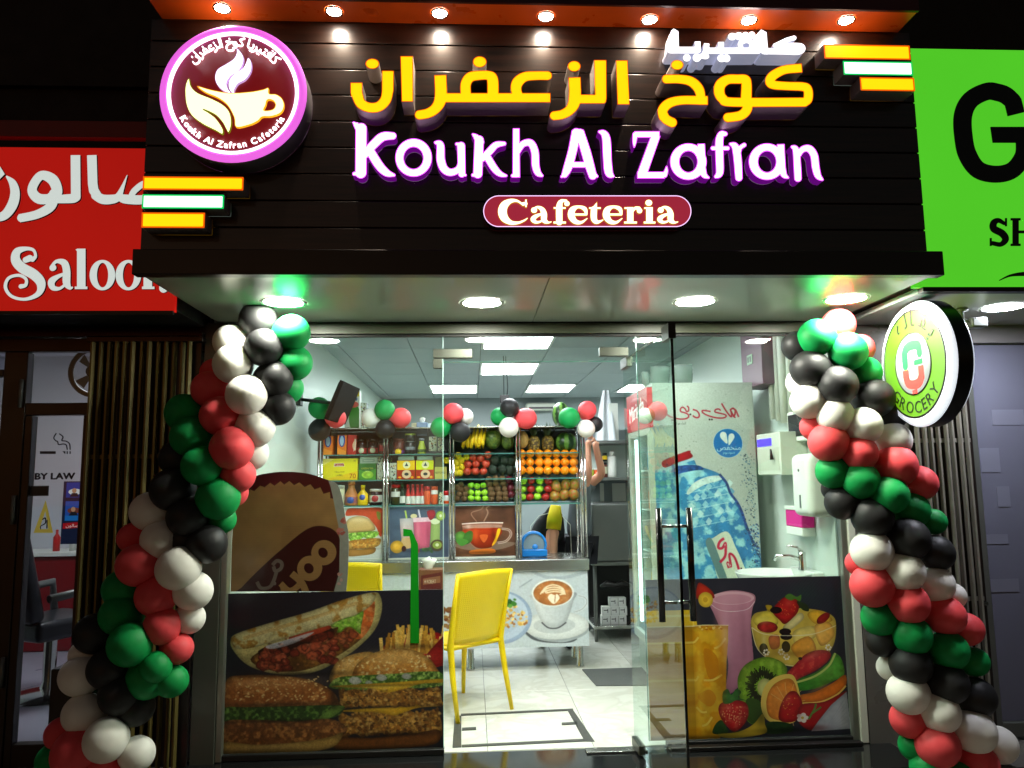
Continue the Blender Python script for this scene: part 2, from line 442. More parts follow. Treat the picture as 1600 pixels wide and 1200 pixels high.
class Canvas:
    def __init__(s, u0, v0, u1, v1, k=2.2, bg=(40, 40, 40)):
        s.b = (u0, v0, u1, v1); s.w = int((u1-u0)*k); s.h = int((v1-v0)*k); s.k = k
        s.a = np.ones((s.h, s.w, 3), np.float32)*np.array(bg, np.float32)/255; s.sc, s.ou, s.ov = 1.0, 0.0, 0.0; s.seed = 1
    def tf(s, sc, ou, ov): s.sc, s.ou, s.ov = sc, ou, ov
    def c(s, p): return ((s.ou+p[0]/s.sc-s.b[0])*s.k, (s.ov+p[1]/s.sc-s.b[1])*s.k)
    def _mask(s, P, par=True):
        P = np.array(P); x0, y0 = np.floor(P.min(0)).astype(int)-1; x1, y1 = np.ceil(P.max(0)).astype(int)+2
        x0 = max(0, x0); y0 = max(0, y0); x1 = min(s.w, x1); y1 = min(s.h, y1)
        if x1 <= x0 or y1 <= y0: return None
        X, Y = np.meshgrid(np.arange(x0, x1)+0.5, np.arange(y0, y1)+0.5); m = np.zeros(X.shape)
        for oy in (-0.25, 0.25):
            ins = np.zeros(X.shape, bool); Yo = Y+oy; n = len(P)
            for i in range(n):
                xa, ya = P[i]; xb, yb = P[(i+1) % n]
                if ya == yb: continue
                lo, hi = min(ya, yb), max(ya, yb)
                r0 = max(0, int(lo-y0)-2); r1 = min(Y.shape[0], int(hi-y0)+3)
                if r1 <= r0: continue
                yy = Yo[r0:r1]; ins[r0:r1] ^= ((ya > yy) != (yb > yy)) & (X[r0:r1] < (xb-xa)*(yy-ya)/(yb-ya)+xa)
            m += ins*0.5
        return m, (x0, y0, x1, y1)
    def comp(s, m, box, col, alpha=1.0, col2=None, gdir=(0, 1), noise=0.0, cell=6, shade=0.0, sk=6, mott=None, mt=0.5, stripe=None):
        x0, y0, x1, y1 = box; h, w = y1-y0, x1-x0; s.seed += 3
        C = np.ones((h, w, 3))*np.array(col)/255.0
        if col2 is not None:
            gx, gy = gdir; t = (np.linspace(0, 1, w)[None, :]*gx+np.linspace(0, 1, h)[:, None]*gy)
            if gx+gy < 0: t = t+1
            t = np.clip(t/(abs(gx)+abs(gy)) if gx*gy >= 0 else t, 0, 1)[:, :, None]
            C = C*(1-t)+np.array(col2)/255.0*t
        if mott is not None:
            f = fnoise(h, w, cell*s.k, s.seed, 4); f = np.clip((f-mt)*7+0.5, 0, 1)[:, :, None]; C = C*(1-f)+np.array(mott)/255.0*f
        if noise: C = C*(1+noise*(fnoise(h, w, cell*s.k, s.seed+5, 3)-0.5)*2)[:, :, None]
        if shade:
            bl = blur(np.pad(m, 1), sk*s.k)[1:-1, 1:-1]; C = C*(1-shade+shade*np.clip((bl-0.35)*1.9, 0, 1))[:, :, None]
        M_ = (m*alpha)[:, :, None]; s.a[y0:y1, x0:x1] = s.a[y0:y1, x0:x1]*(1-M_)+C*M_
    def poly(s, pts, col, smooth=True, k=5, **kw):
        P = smooth_path(pts, k, True) if smooth else pts
        r = s._mask([s.c(p) for p in P])
        if r: s.comp(r[0], r[1], col, **kw)
    def ell(s, cx, cy, rx, ry, col, rot=0, **kw):
        q = np.linspace(0, 2*PI, 36, endpoint=False); cr, sr = math.cos(R(rot)), math.sin(R(rot))
        s.poly([(cx+rx*math.cos(t)*cr-ry*math.sin(t)*sr, cy+rx*math.cos(t)*sr+ry*math.sin(t)*cr) for t in q], col, False, **kw)
    def line(s, pts, wd, col, smooth=True, **kw):
        P = smooth_path([(p[0], p[1], (p[2] if len(p) > 2 else wd/2)) for p in pts], 5) if smooth else [(p[0], p[1], wd/2) for p in pts]
        L = []; Rr = []
        for i, p in enumerate(P):
            a = P[max(i-1, 0)]; b = P[min(i+1, len(P)-1)]; dx, dy = b[0]-a[0], b[1]-a[1]; n = math.hypot(dx, dy) or 1
            L.append((p[0]-dy/n*p[2], p[1]+dx/n*p[2])); Rr.append((p[0]+dy/n*p[2], p[1]-dx/n*p[2]))
        s.poly(L+Rr[::-1], col, False, **kw)
    def soft(s, cx, cy, rx, ry, col, alpha=0.5, rot=0):
        X, Y = np.meshgrid(np.arange(s.w)+0.5, np.arange(s.h)+0.5); x0, y0 = s.c((cx, cy)); kx = s.k/s.sc
        cr, sr = math.cos(R(rot)), math.sin(R(rot)); dx, dy = (X-x0)/kx, (Y-y0)/kx
        m = alpha*np.exp(-1.4*(((dx*cr+dy*sr)/rx)**2+((-dx*sr+dy*cr)/ry)**2)); m = m[:, :, None]
        s.a = (s.a*(1-m)+np.array(col)/255.0*m).astype(np.float32)
    def text(s, t, x, y, size, col, rot=0.0, sx=1.0, center=False, **kw):
        v, tr = text_tris(t)
        if not len(v): return
        v = v.copy(); v[:, 0] *= sx
        if center: v[:, 0] -= (v[:, 0].min()+v[:, 0].max())/2
        cr, sr = math.cos(R(rot)), math.sin(R(rot))
        P = np.stack([x+size*(v[:, 0]*cr+v[:, 1]*sr), y+size*(v[:, 0]*sr-v[:, 1]*cr)], 1)
        Q = np.array([s.c(p) for p in P]); x0, y0 = np.floor(Q.min(0)).astype(int)-1; x1, y1 = np.ceil(Q.max(0)).astype(int)+1
        x0 = max(0, x0); y0 = max(0, y0); x1 = min(s.w, x1); y1 = min(s.h, y1)
        if x1 <= x0 or y1 <= y0: return
        m = np.zeros((y1-y0, x1-x0))
        for a, b, c in tr:
            T = Q[[a, b, c]]; u0, w0 = np.floor(T.min(0)).astype(int); u1, w1 = np.ceil(T.max(0)).astype(int)+1
            u0 = max(u0, x0); w0 = max(w0, y0); u1 = min(u1, x1); w1 = min(w1, y1)
            if u1 <= u0 or w1 <= w0: continue
            X, Y = np.meshgrid(np.arange(u0, u1)+0.5, np.arange(w0, w1)+0.5)
            e = [(T[(i+1) % 3][0]-T[i][0])*(Y-T[i][1])-(T[(i+1) % 3][1]-T[i][1])*(X-T[i][0]) for i in range(3)]
            ins = ((e[0] >= 0) & (e[1] >= 0) & (e[2] >= 0)) | ((e[0] <= 0) & (e[1] <= 0) & (e[2] <= 0))
            sl = m[w0-y0:w1-y0, u0-x0:u1-x0]; sl[ins] = 1
        s.comp(m, (x0, y0, x1, y1), col, **kw)
def text_mb(s, size, ox, oz, y0, y1, mb=None, rot=0.0, sx=1.0, center=True, plane='y', mi=0):
    """lettering as a thin solid; plane 'y': in x,z facing -Y"""
    v, tr = text_tris(s); mb = mb or MB()
    if not len(v): return mb
    v = v.copy(); v[:, 0] *= sx
    if center: v[:, 0] -= (v[:, 0].min()+v[:, 0].max())/2
    cr, sr = math.cos(rot), math.sin(rot)
    X = ox+size*(v[:, 0]*cr-v[:, 1]*sr); Z = oz+size*(v[:, 0]*sr+v[:, 1]*cr); n = len(v)
    fs = []
    for a, b, c in tr:
        ar = (X[b]-X[a])*(Z[c]-Z[a])-(Z[b]-Z[a])*(X[c]-X[a]); fs.append((a, b, c) if ar > 0 else (c, b, a))
    ed = {}
    for f in fs:
        for i in range(3):
            e = (f[i], f[(i+1) % 3]); k = tuple(sorted(e)); ed[k] = None if k in ed else e
    sides = [(e[0], e[0]+n, e[1]+n, e[1]) for e in ed.values() if e]
    mb.add([(X[i], y0, Z[i]) for i in range(n)]+[(X[i], y1, Z[i]) for i in range(n)], fs+sides, mi)
    return mb
# ================================================================ materials
M_ = {}
M_['black'] = mat('black_paint', (14, 12, 13), 0.4)
M_['dark'] = mat('dark_brown_cladding', (26, 20, 18), 0.32, noise=0.15)
M_['night'] = mat('dark_wall_paint', (22, 19, 18), 0.7, noise=0.25, bump=0.2)
M_['alu'] = mat('brushed_aluminium', (150, 152, 142), 0.35, 0.8, noise=0.1, nscale=20)
M_['steel'] = mat('stainless_steel', (175, 178, 172), 0.25, 0.9, noise=0.08, nscale=14)
M_['chrome'] = mat('polished_steel', (215, 215, 212), 0.12, 1.0)
M_['graysteel'] = mat('satin_steel_sheet', (112, 116, 112), 0.38, 0.55, noise=0.12, nscale=5)
M_['white'] = mat('white_plastic', (225, 228, 220), 0.4)
M_['offwhite'] = mat('aged_white_plastic', (196, 200, 186), 0.45, noise=0.08)
M_['acp'] = mat('soffit_composite_panel', (176, 182, 168), 0.24, 0.0, spec=0.7, coat=0.25)
M_['wallw'] = mat('interior_wall_paint', (196, 208, 200), 0.35, noise=0.05, nscale=2, bump=0.06)
M_['wallg'] = mat('rear_wall_paint', (128, 138, 138), 0.5, noise=0.06, nscale=2)
M_['ceil'] = mat('ceiling_tile_white', (150, 160, 162), 0.75, bump=0.15, bscale=180)
M_['grout'] = mat('grout_grey', (120, 122, 118), 0.8)
M_['gran'] = mat('black_granite', (26, 27, 28), 0.1, noise=0.4, nscale=60, spec=0.6)
M_['pave'] = mat('pavement_concrete', (88, 84, 80), 0.75, noise=0.25, nscale=4, bump=0.35)
M_['rubber'] = mat('black_gasket', (8, 9, 9), 0.5)
M_['lamp'] = mat('downlight_diffuser', (255, 255, 245), 0.5, em=(255, 255, 238), es=420)
M_['lampn'] = mat('neighbour_downlight_diffuser', (255, 255, 245), 0.5, em=(240, 242, 255), es=220)
M_['panel'] = mat('ceiling_panel_diffuser', (255, 255, 255), 0.5, em=(244, 252, 255), es=29)
M_['spot'] = mat('spot_lamp_lens', (255, 250, 240), 0.3, em=(255, 244, 226), es=150)
M_['orange'] = mat('orange_composite_panel', (232, 92, 20), 0.28, spec=0.6, noise=0.05)
M_['maroon'] = mat('maroon_composite_panel', (70, 18, 12), 0.3, noise=0.08)
M_['glass'] = glass('clear_glass', (248, 253, 250), dirt=0.02); M_['doorglass'] = glass('door_glass', (240, 250, 245), dirt=0.02); M_['fit'] = mat('satin_door_fitting', (74, 78, 70), 0.36, 0.7, noise=0.1)
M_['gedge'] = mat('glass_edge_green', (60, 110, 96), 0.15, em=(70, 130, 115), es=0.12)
M_['gedged'] = mat('glass_edge_dark', (10, 16, 15), 0.2)
M_['plank'] = wood('dark_wood_laminate', (46, 27, 19), (20, 12, 8), 0.34, coat=0.6)
M_['grooves'] = mat('groove_black', (6, 5, 5), 0.6)

# marble-look floor tile
mt_ = mat('marble_floor_tile', (216, 218, 208), 0.14, spec=0.5)
n = mt_.node_tree; b = n.nodes['Principled BSDF']; tc = n.nodes.new('ShaderNodeTexCoord'); oi = n.nodes.new('ShaderNodeObjectInfo')
va = n.nodes.new('ShaderNodeVectorMath'); va.operation = 'ADD'; vm = n.nodes.new('ShaderNodeVectorMath'); vm.operation = 'SCALE'
cx = n.nodes.new('ShaderNodeCombineXYZ'); n.links.new(oi.outputs['Random'], cx.inputs[0]); n.links.new(oi.outputs['Random'], cx.inputs[1])
n.links.new(cx.outputs[0], vm.inputs[0]); vm.inputs['Scale'].default_value = 40
n.links.new(tc.outputs['Object'], va.inputs[0]); n.links.new(vm.outputs[0], va.inputs[1])
t = n.nodes.new('ShaderNodeTexNoise'); t.inputs['Scale'].default_value = 3.2; t.inputs['Detail'].default_value = 9; t.inputs['Distortion'].default_value = 1.6
n.links.new(va.outputs[0], t.inputs['Vector']); rp = n.nodes.new('ShaderNodeValToRGB')
e = rp.color_ramp.elements; e[0].position = 0.40; e[0].color = lin((224, 226, 216)); e[1].position = 0.62; e[1].color = lin((220, 221, 210))
q = e.new(0.5); q.color = lin((211, 212, 200))
n.links.new(t.outputs['Fac'], rp.inputs[0]); n.links.new(rp.outputs[0], b.inputs['Base Color'])
M_['tile'] = mt_

XL, XR, HZ = -1.37, 2.15, 2.36          # shop opening
DX0, DX1, DZ = -0.165, 0.985, 2.195     # doorway
# ================================================================ ground, step
struct('pavement', MB().box(-40, 40, -60, -0.42, -0.35, -0.15), M_['pave'], 'grey pavement in front of the shops')
struct('entrance_step', MB().box(-1.6, 2.35, -0.42, -0.002, -0.3, -0.003), M_['gran'], 'black polished granite step at the glass door')
pv = struct('pavement_left', MB().box(-12, -1.604, -0.42, 0.2, -0.35, -0.02), M_['pave'])
pv = struct('pavement_right', MB().box(2.354, 12, -0.42, 0.2, -0.35, -0.02), M_['pave'])
# interior floor with single tiles
fl = struct('floor', MB().box(-1.5, 2.4, 0.0, 7.4, -0.2, -0.006), M_['grout'], 'grout bed of the shop floor')
tx = 0.677; ts = 0.6
tb = MB().rbox(0.0015, ts-0.0015, 0.0015, ts-0.0015, -0.012, 0.0, 0.0012, 1)
tme = to_mesh(tb, 'floor_tile', M_['tile'], (0, 0, 0)); tme.polygons.foreach_set('use_smooth', [False]*len(tme.polygons))
off = ROOT['floor']
for i in range(-4, 3):
    for j in range(0, 9):
        x0 = tx+i*ts; y0 = 0.012+j*ts
        if x0+ts < XL or x0 > 2.3: continue
        o = bpy.data.objects.new('floor_tile', tme); COL.objects.link(o); o.parent = fl
        o.location = Vector((x0, y0, 0))-off
# floor marking tape (frame of dark strips) and mat
def fq(pts, z=0.004, th=0.003):
    w_ = [az(660+a/3.333, 840+b/3.333, 0) for a, b in pts]
    v = [(p[0], p[1], z) for p in w_]+[(p[0], p[1], z-th) for p in w_]; mb = MB()
    n_ = len(w_); mb.add(v, [tuple(range(n_))[::-1], *[(i, (i+1) % n_, n_+(i+1) % n_, n_+i)[::1] for i in range(n_)]]); return mb
M_['tape'] = mat('grey_floor_tape', (66, 68, 64), 0.55, noise=0.15, nscale=30)
tp = thing('floor_marking', 'dark grey tape rectangle stuck on the marble floor inside the doorway', 'floor marking', (0.27, 0.4, 0.0))
part('tape_strip', fq([(200, 920), (785, 893), (786, 902), (200, 929)]), M_['tape'], tp)
part('tape_strip', fq([(757, 903), (787, 903), (897, 1064), (846, 1063)]), M_['tape'], tp)
part('tape_strip', fq([(205, 1082), (845, 1050), (846, 1063), (205, 1094)]), M_['tape'], tp)
part('tape_strip', fq([(168, 930), (203, 930), (203, 1094), (157, 1096)]), M_['tape'], tp)
part('tape_tab', fq([(724, 966), (804, 962), (808, 974), (726, 978)]), M_['tape'], tp)
part('tape_tab', fq([(207, 993), (280, 989), (280, 1003), (205, 1007)]), M_['tape'], tp)
mb = fq([(832, 690), (1400, 672), (1430, 770), (905, 775)], 0.008, 0.007)
solo('floor_mat', mb, mat('grey_rubber_mat', (92, 96, 94), 0.7, noise=0.1, bump=0.5, bscale=300), 'flat grey rubber mat on the floor between the counter and the fridge', 'mat')

# ================================================================ room shell
struct('wall_left', MB().box(XL-0.14, XL-0.01, 0.02, 7.4, -0.2, 2.9), M_['wallw'])
struct('wall_right', MB().box(2.17, 2.3, 0.02, 5.0, -0.2, 2.9), M_['wallw'])
struct('wall_right_far', MB().box(2.9, 3.02, 5.0, 7.4, -0.2, 2.9), M_['wallw'])
struct('wall_rear', MB().box(-1.6, 3.02, 7.4, 7.52, -0.2, 2.9), M_['wallg'])
cl = struct('ceiling', MB().box(-1.5, 3.0, 0.02, 7.4, 2.77, 2.9), mat('ceiling_grid_dark', (90, 98, 98), 0.6))
gx, gy = 0.66, 0.905
cb = MB().rbox(0.004, gx-0.004, 0.004, gy-0.004, 2.752, 2.768, 0.003, 1)
cme = to_mesh(cb, 'ceiling_tile', M_['ceil'], (0, 0, 0)); cme.polygons.foreach_set('use_smooth', [False]*len(cme.polygons))
off = ROOT['ceiling']
for i in range(-3, 5):
    for j in range(0, 8):
        x0 = 0.09+i*gx; y0 = 0.03+j*gy
        o = bpy.data.objects.new('ceiling_tile', cme); COL.objects.link(o); o.parent = cl; o.location = Vector((x0, y0, 0))-off
lbl = {(0, 2): 'lit square ceiling panel cut off by the header beam in the middle', (0, 4): 'lit square ceiling panel above the hanging speaker in mid room',
       (-1, 6): 'lit square ceiling panel far back above the tea boxes', (1, 6): 'lit square ceiling panel far back above the watermelon',
       (-1, 0): 'square ceiling panel nearest the glass front at the left side', (1, 0): 'square ceiling panel nearest the glass front at the right side',
       (3, 6): 'lit square ceiling panel in the far right corner'}
for (i, j), L in lbl.items():
    x0 = 0.09+i*gx; y0 = 0.03+j*gy
    if j == 6: y0 += 0.1
    t_ = thing('ceiling_light', L, 'ceiling light', (x0+gx/2, y0+gy/2, 2.745), 'square lit panels in the shop ceiling')
    m_ = MB(); 
    for a in ((0.004, 0.03, 0.004, gy-0.004), (gx-0.03, gx-0.004, 0.004, gy-0.004), (0.03, gx-0.03, 0.004, 0.03), (0.03, gx-0.03, gy-0.03, gy-0.004)):
        m_.box(x0+a[0], x0+a[1], y0+a[2], y0+a[3], 2.738, 2.75)
    part('light_frame', m_, M_['white'], t_)
    part('diffuser', MB().box(x0+0.03, x0+gx-0.03, y0+0.03, y0+gy-0.03, 2.742, 2.75), M_['panel'], t_)
# partition (kitchen wall) right of the rack
# ================================================================ facade around the opening
struct('building_wall', MB().box(-14, 16, 0.02, 0.3, 3.9, 12), M_['night'], 'dark upper wall of the building above the signs')
struct('building_wall_left', MB().box(-14, -2.9, 0.02, 0.3, -0.2, 3.9), M_['night'])
struct('header_beam', MB().box(XL-0.2, 2.35, -0.04, 0.05, HZ, 2.42), mat('beam_cladding', (74, 80, 62), 0.4, noise=0.1))
struct('wall_above_opening', MB().box(-2.9, 16, 0.06, 0.3, 2.44, 3.9), M_['night'])
struct('pillar_left', MB().box(-1.53, XL-0.035, -0.06, 0.02, -0.2, 2.42), mat('pillar_grey_cladding', (74, 76, 68), 0.3, noise=0.08, nscale=3))
struct('pillar_right', MB().box(2.235, 2.52, -0.06, 0.02, -0.2, 2.42), mat('pillar_grey_panel', (92, 90, 86), 0.28, noise=0.08, nscale=3))
fr = thing('window_frame', 'slim aluminium frame around the cafeteria glass front', 'window frame', (0.4, -0.02, 0))
part('frame_post', MB().rbox(XL-0.033, XL, -0.045, 0.03, 0, HZ-0.002, 0.004), M_['alu'], fr)
part('frame_post', MB().rbox(XR, XR+0.035, -0.045, 0.03, 0, HZ-0.002, 0.004), M_['alu'], fr)
part('frame_cover', MB().rbox(XR+0.037, XR+0.08, -0.06, 0.0, 0, HZ-0.002, 0.004), M_['offwhite'], fr)
part('gasket', MB().box(XL, XR, -0.014, 0.022, HZ-0.014, HZ-0.002), M_['rubber'], fr)
part('sill_channel', MB().rbox(DX1+0.1, XR, -0.035, 0.024, 0.0, 0.03, 0.003), M_['rubber'], fr)
part('sill_channel', MB().rbox(XL, DX0, -0.035, 0.024, 0.0, 0.03, 0.003), M_['rubber'], fr)
part('sill_rail', MB().rbox(DX1+0.1, XR+0.02, -0.11, -0.06, 0.0, 0.022, 0.003), M_['black'], fr)
gz = thing('shopfront_glazing', 'fixed clear glass panes beside and above the cafeteria doorway', 'window', (0.4, 0, 0))
def pane(x0, x1, z0, z1, parent, y0=-0.005, y1=0.005): return part('glass_pane', MB().box(x0, x1, y0, y1, z0, z1), M_['glass'], parent)
pane(XL, DX0-0.002, 0.03, HZ-0.015, gz); pane(DX1+0.004, XR, 0.03, HZ-0.015, gz); pane(DX0+0.002, DX1, DZ, HZ-0.015, gz)
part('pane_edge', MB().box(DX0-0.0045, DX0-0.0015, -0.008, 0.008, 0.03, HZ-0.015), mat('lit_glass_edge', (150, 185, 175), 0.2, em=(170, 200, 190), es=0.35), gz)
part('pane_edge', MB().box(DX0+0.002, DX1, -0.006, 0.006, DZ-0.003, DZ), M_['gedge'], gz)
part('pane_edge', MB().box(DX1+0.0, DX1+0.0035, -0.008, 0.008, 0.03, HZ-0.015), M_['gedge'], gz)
def patch(u0, v0, u1, v1, y0, y1, parent, nm='patch_fitting', m=None):
    a = rect(u0, v0, u1, v1, 0); part(nm, MB().rbox(a[0], a[1], y0, y1, a[2], a[3], 0.003), m or M_['fit'], parent)
patch(677, 546, 738, 560, -0.022, 0.022, gz); patch(677, 561, 691, 576, -0.02, 0.02, gz)
patch(936, 543, 981, 557, -0.022, 0.022, gz)
# door leaf standing open towards the street
def door_leaf():
    hx, ex, ey = 0.905, 0.942, -0.985
    L = math.hypot(ex-hx, ey); d = Vector(((ex-hx)/L, ey/L, 0)); nrm = Vector((-d.y, d.x, 0))   # nrm towards +x
    t_ = thing('glass_door', 'open frameless glass door leaf swung out over the step with black bar handles', 'door', (hx, 0, 0.012))
    def bx(s0, s1, n0, n1, z0, z1, mb=None, r=0):
        mb = mb or MB(); src = MB()
        (src.rbox(s0, s1, n0, n1, z0, z1, r) if r else src.box(s0, s1, n0, n1, z0, z1))
        vs = [((hx+d.x*a+nrm.x*b), (d.y*a+nrm.y*b), c) for a, b, c in src.v]
        mb.add(vs, src.f); 
        for k in range(len(src.f)): mb.sm[-1-k] = src.sm[-1-k]
        return mb
    part('glass_pane', bx(0.012, L-0.006, -0.005, 0.005, 0.012, DZ), M_['doorglass'], t_)
    part('glass_edge', bx(L-0.0055, L, -0.0062, 0.0062, 0.012, DZ), M_['gedged'], t_)
    part('glass_edge', bx(0.012, L-0.006, -0.0052, 0.0052, DZ, DZ+0.002), M_['gedge'], t_)
    part('patch_fitting', bx(0.0, 0.16, -0.018, 0.018, DZ-0.055, DZ+0.004, r=0.004), M_['fit'], t_)
    part('patch_fitting', bx(0.0, 0.17, -0.018, 0.018, 0.008, 0.06, r=0.004), M_['fit'], t_)
    part('corner_lock', bx(L-0.115, L+0.004, -0.016, 0.016, DZ-0.045, DZ+0.03, r=0.003), M_['fit'], t_)
    part('corner_lock_cap', bx(L+0.0045, L+0.008, -0.018, 0.018, DZ-0.045, DZ+0.034), M_['black'], t_)
    for sg in (-1, 1):
        hb = MB(); c = L-0.075; q = 0.073*sg
        P = lambda s, b, z: (hx+d.x*s+nrm.x*b, d.y*s+nrm.y*b, z)
        hb.tube([P(c, q, 0.845), P(c, q, 1.36)], 0.0155, 14)
        h = part('door_handle', hb, mat('black_handle_bar', (9, 9, 10), 0.22, spec=0.6), t_)
        for z in (0.93, 1.275):
            part('handle_standoff', MB().tube([P(c, 0.004*sg, z), P(c, q-0.01*sg, z)], 0.008, 10), M_['chrome'], h)
door_leaf()
# floor spring cover plate at the pivot
fs = thing('floor_spring', 'steel floor spring cover set in the granite step under the door pivot', 'door closer', (0.85, -0.03, 0.0))
part('cover_plate', MB().rbox(0.62, 0.96, -0.085, -0.012, -0.002, 0.008, 0.002), M_['steel'], fs)
part('screw', MB().lathe([(0.0, 0.0095), (0.006, 0.0095), (0.006, 0.007)], (0.66, -0.045, 0), 10), M_['graysteel'], fs)
part('screw', MB().lathe([(0.0, 0.0095), (0.006, 0.0095), (0.006, 0.007)], (0.93, -0.045, 0), 10), M_['graysteel'], fs)

# ================================================================ shop sign canopy
PY = -1.06; SX0, SX1 = -1.487, 2.168; TX0, TX1 = ay(206, 411, -1.14)[0], ay(1475, 411, -1.14)[0]; TZ = 3.664
cn = thing('sign_canopy', 'dark wood plank sign box with a pale soffit projecting over the cafeteria', 'canopy', (0.35, -0.5, 2.42))
part('soffit_panel', MB().box(TX0+0.02, 0.362, PY-0.02, -0.045, 2.427, 2.437), M_['acp'], cn)
part('soffit_panel', MB().box(0.366, TX1-0.02, PY-0.02, -0.045, 2.427, 2.437), M_['acp'], cn)
part('fascia_trim', MB().rbox(TX0, TX1, PY-0.08, PY-0.021, 2.415, 2.53, 0.004), M_['dark'], cn)
part('side_panel', MB().box(SX0, SX0+0.02, PY+0.03, 0.0, 2.44, TZ-0.002), M_['dark'], cn)
part('side_panel', MB().box(SX1-0.02, SX1, PY+0.03, 0.0, 2.44, TZ-0.002), M_['dark'], cn)
part('back_board', MB().box(SX0, SX1, PY+0.012, PY+0.028, 2.44, TZ-0.002), M_['grooves'], cn)
pz = [2.535]; step = 0.1285; z = 3.553
zs = []
zs.append(TZ-0.002)
while z > 2.45: zs.append(z); z -= step
for k, zt in enumerate(zs):
    zb = max((3.559 if k == 0 else zt-step+0.006), 2.533)
    if zt-zb < 0.02: continue
    part('plank', MB().rbox(SX0, SX1, PY-0.0, PY+0.011, zb, zt, 0.0025, 2), M_['plank'], cn)
# orange lit band with spots
FYT = az(800, 6, TZ)[1]; BX0, BX1 = az(236, 4, TZ)[0], az(1430, 22, TZ)[0]
part('top_soffit', MB().box(BX0, BX1, FYT, PY-0.002, TZ, TZ+0.012), M_['orange'], cn)
part('top_fascia', MB().box(BX0, BX1, FYT-0.015, FYT-0.001, TZ-0.005, 4.1), M_['maroon'], cn)
part('top_return', MB().box(BX1-0.014, BX1, FYT, 0.0, TZ+0.013, 4.1), M_['maroon'], cn)
for k, (u, v) in enumerate([(347, 12), (522, 17), (687, 20), (853, 25), (1015, 30), (1170, 31), (1322, 31)]):
    p = az(u, v, TZ); ys_ = p[1]; L = ['first', 'second', 'third', 'fourth', 'fifth', 'sixth', 'seventh'][k]
    t_ = thing('spot_light', L+' small spot from the left in the orange band over the sign', 'spot light', (p[0], ys_, TZ), 'small spots over the shop sign')
    part('trim_ring', MB().lathe([(0.033, TZ-0.005), (0.042, TZ-0.005), (0.042, TZ-0.0005)], (p[0], ys_, 0), 24), M_['chrome'], t_)
    part('lamp_lens', MB().lathe([(0.033, TZ-0.004), (0.03, TZ-0.006), (0.0, TZ-0.006)], (p[0], ys_, 0), 24), M_['spot'], t_)
    l = bpy.data.lights.new('spot_beam', 'SPOT'); l.energy = 13; l.color = (1.0, 0.80, 0.58); l.spot_size = R(140); l.spot_blend = 1.0; l.shadow_soft_size = 0.02
    o = bpy.data.objects.new('spot_beam', l); COL.objects.link(o); o.parent = t_; o.location = (0, 0, -0.012)
    o.rotation_euler = (R(10), 0, 0)
# recessed downlights in the canopy soffit
def downlight(name, x, y, z, r, L, g, m, tilt=0):
    t_ = thing(name, L, 'downlight', (x, y, z), g)
    part('trim_ring', MB().lathe([(r*0.86, z-0.004), (r, z-0.006), (r*1.03, z-0.0005)], (x, y, 0), 40), M_['white'], t_)
    part('diffuser', MB().lathe([(r*0.862, z-0.001), (r*0.86, z-0.003), (0.0, z-0.003)], (x, y, 0), 40), m, t_)
for u, v, L in ((443, 472, 'round downlight directly above the left balloon column'), (753, 473, 'round downlight over the left part of the doorway'),
                (1086, 471, 'round downlight just right of the open door leaf'), (1322, 467, 'round downlight above the right balloon column')):
    p = az(u, v, 2.427); downlight('downlight', p[0], p[1], 2.427, 0.115, L, 'round downlights in the canopy soffit', M_['lamp'])

# ================================================================ left neighbour: saloon
sb = thing('saloon_sign', 'red backlit saloon sign box with white Arabic and Latin lettering', 'sign', (-2.8, -0.3, 2.38))
M_['redlit'] = mat('red_acrylic_lit', (170, 16, 10), 0.35, em=(205, 24, 16), es=0.62, noise=0.12, nscale=1.3)
M_['redtop'] = mat('red_sheet_dark', (130, 14, 14), 0.4, noise=0.2)
part('sign_face', MB().box(-5.2, -1.53, -0.53, -0.50, 2.384, 3.263), M_['redlit'], sb)
part('sign_box', MB().box(-5.2, -1.54, -0.50, 0.05, 2.40, 3.255), M_['night'], sb)
part('bottom_trim', MB().box(-5.2, -1.53, -0.55, -0.531, 2.366, 2.384), M_['black'], sb)
part('top_trim', MB().rbox(-5.2, -1.53, -0.58, -0.531, 3.30, 3.39, 0.003), M_['redtop'], sb)
M_['letw'] = mat('white_letter_acrylic', (205, 214, 210), 0.4, em=(205, 215, 210), es=0.95)
M_['letside'] = mat('letter_side_shadow', (18, 14, 14), 0.5)  # shadow side of the raised letters put into a near-black side colour
mp = planeY(-0.545, 3.75, 0, 180)
SM = smooth_path
def let(nm, shapes, parent, mp, yb, mats, rim=0, res=1.2, simp=0.25, label=None):
    return part(nm, shape_mb(shapes, mp, yb, res, rim, simp), mats, parent, label)
LW = [M_['letw'], M_['letw'], M_['letside']]
yb = (-0.545, -0.531)
let('letter', [('b', [(538, 234, 28), (543, 400, 28), (549, 440, 28), (575, 480, 26)]), ('s', SM([(560, 470, 26), (600, 492, 28), (650, 493, 27), (690, 480, 22), (715, 430, 12), (745, 352, 2)])), ('s', SM([(700, 480, 20), (740, 492, 27), (850, 492, 26), (890, 440, 20), (850, 400, 18), (790, 440, 18), (765, 480, 16)]))], sb, mp, yb, LW)
let('letter', [('b', [(442, 234, 28), (444, 480, 28)]), ('s', SM([(444, 478, 28), (420, 488, 27), (330, 492, 24)])), ('s', SM([(300, 480, 28), (335, 450, 30), (310, 380, 32), (245, 352, 26), (200, 400, 26), (190, 450, 28), (230, 490, 30), (300, 490, 28)])), ('b', SM([(318, 450, 28), (300, 530, 28), (220, 580, 25), (113, 604, 24)]))], sb, mp, yb, LW)
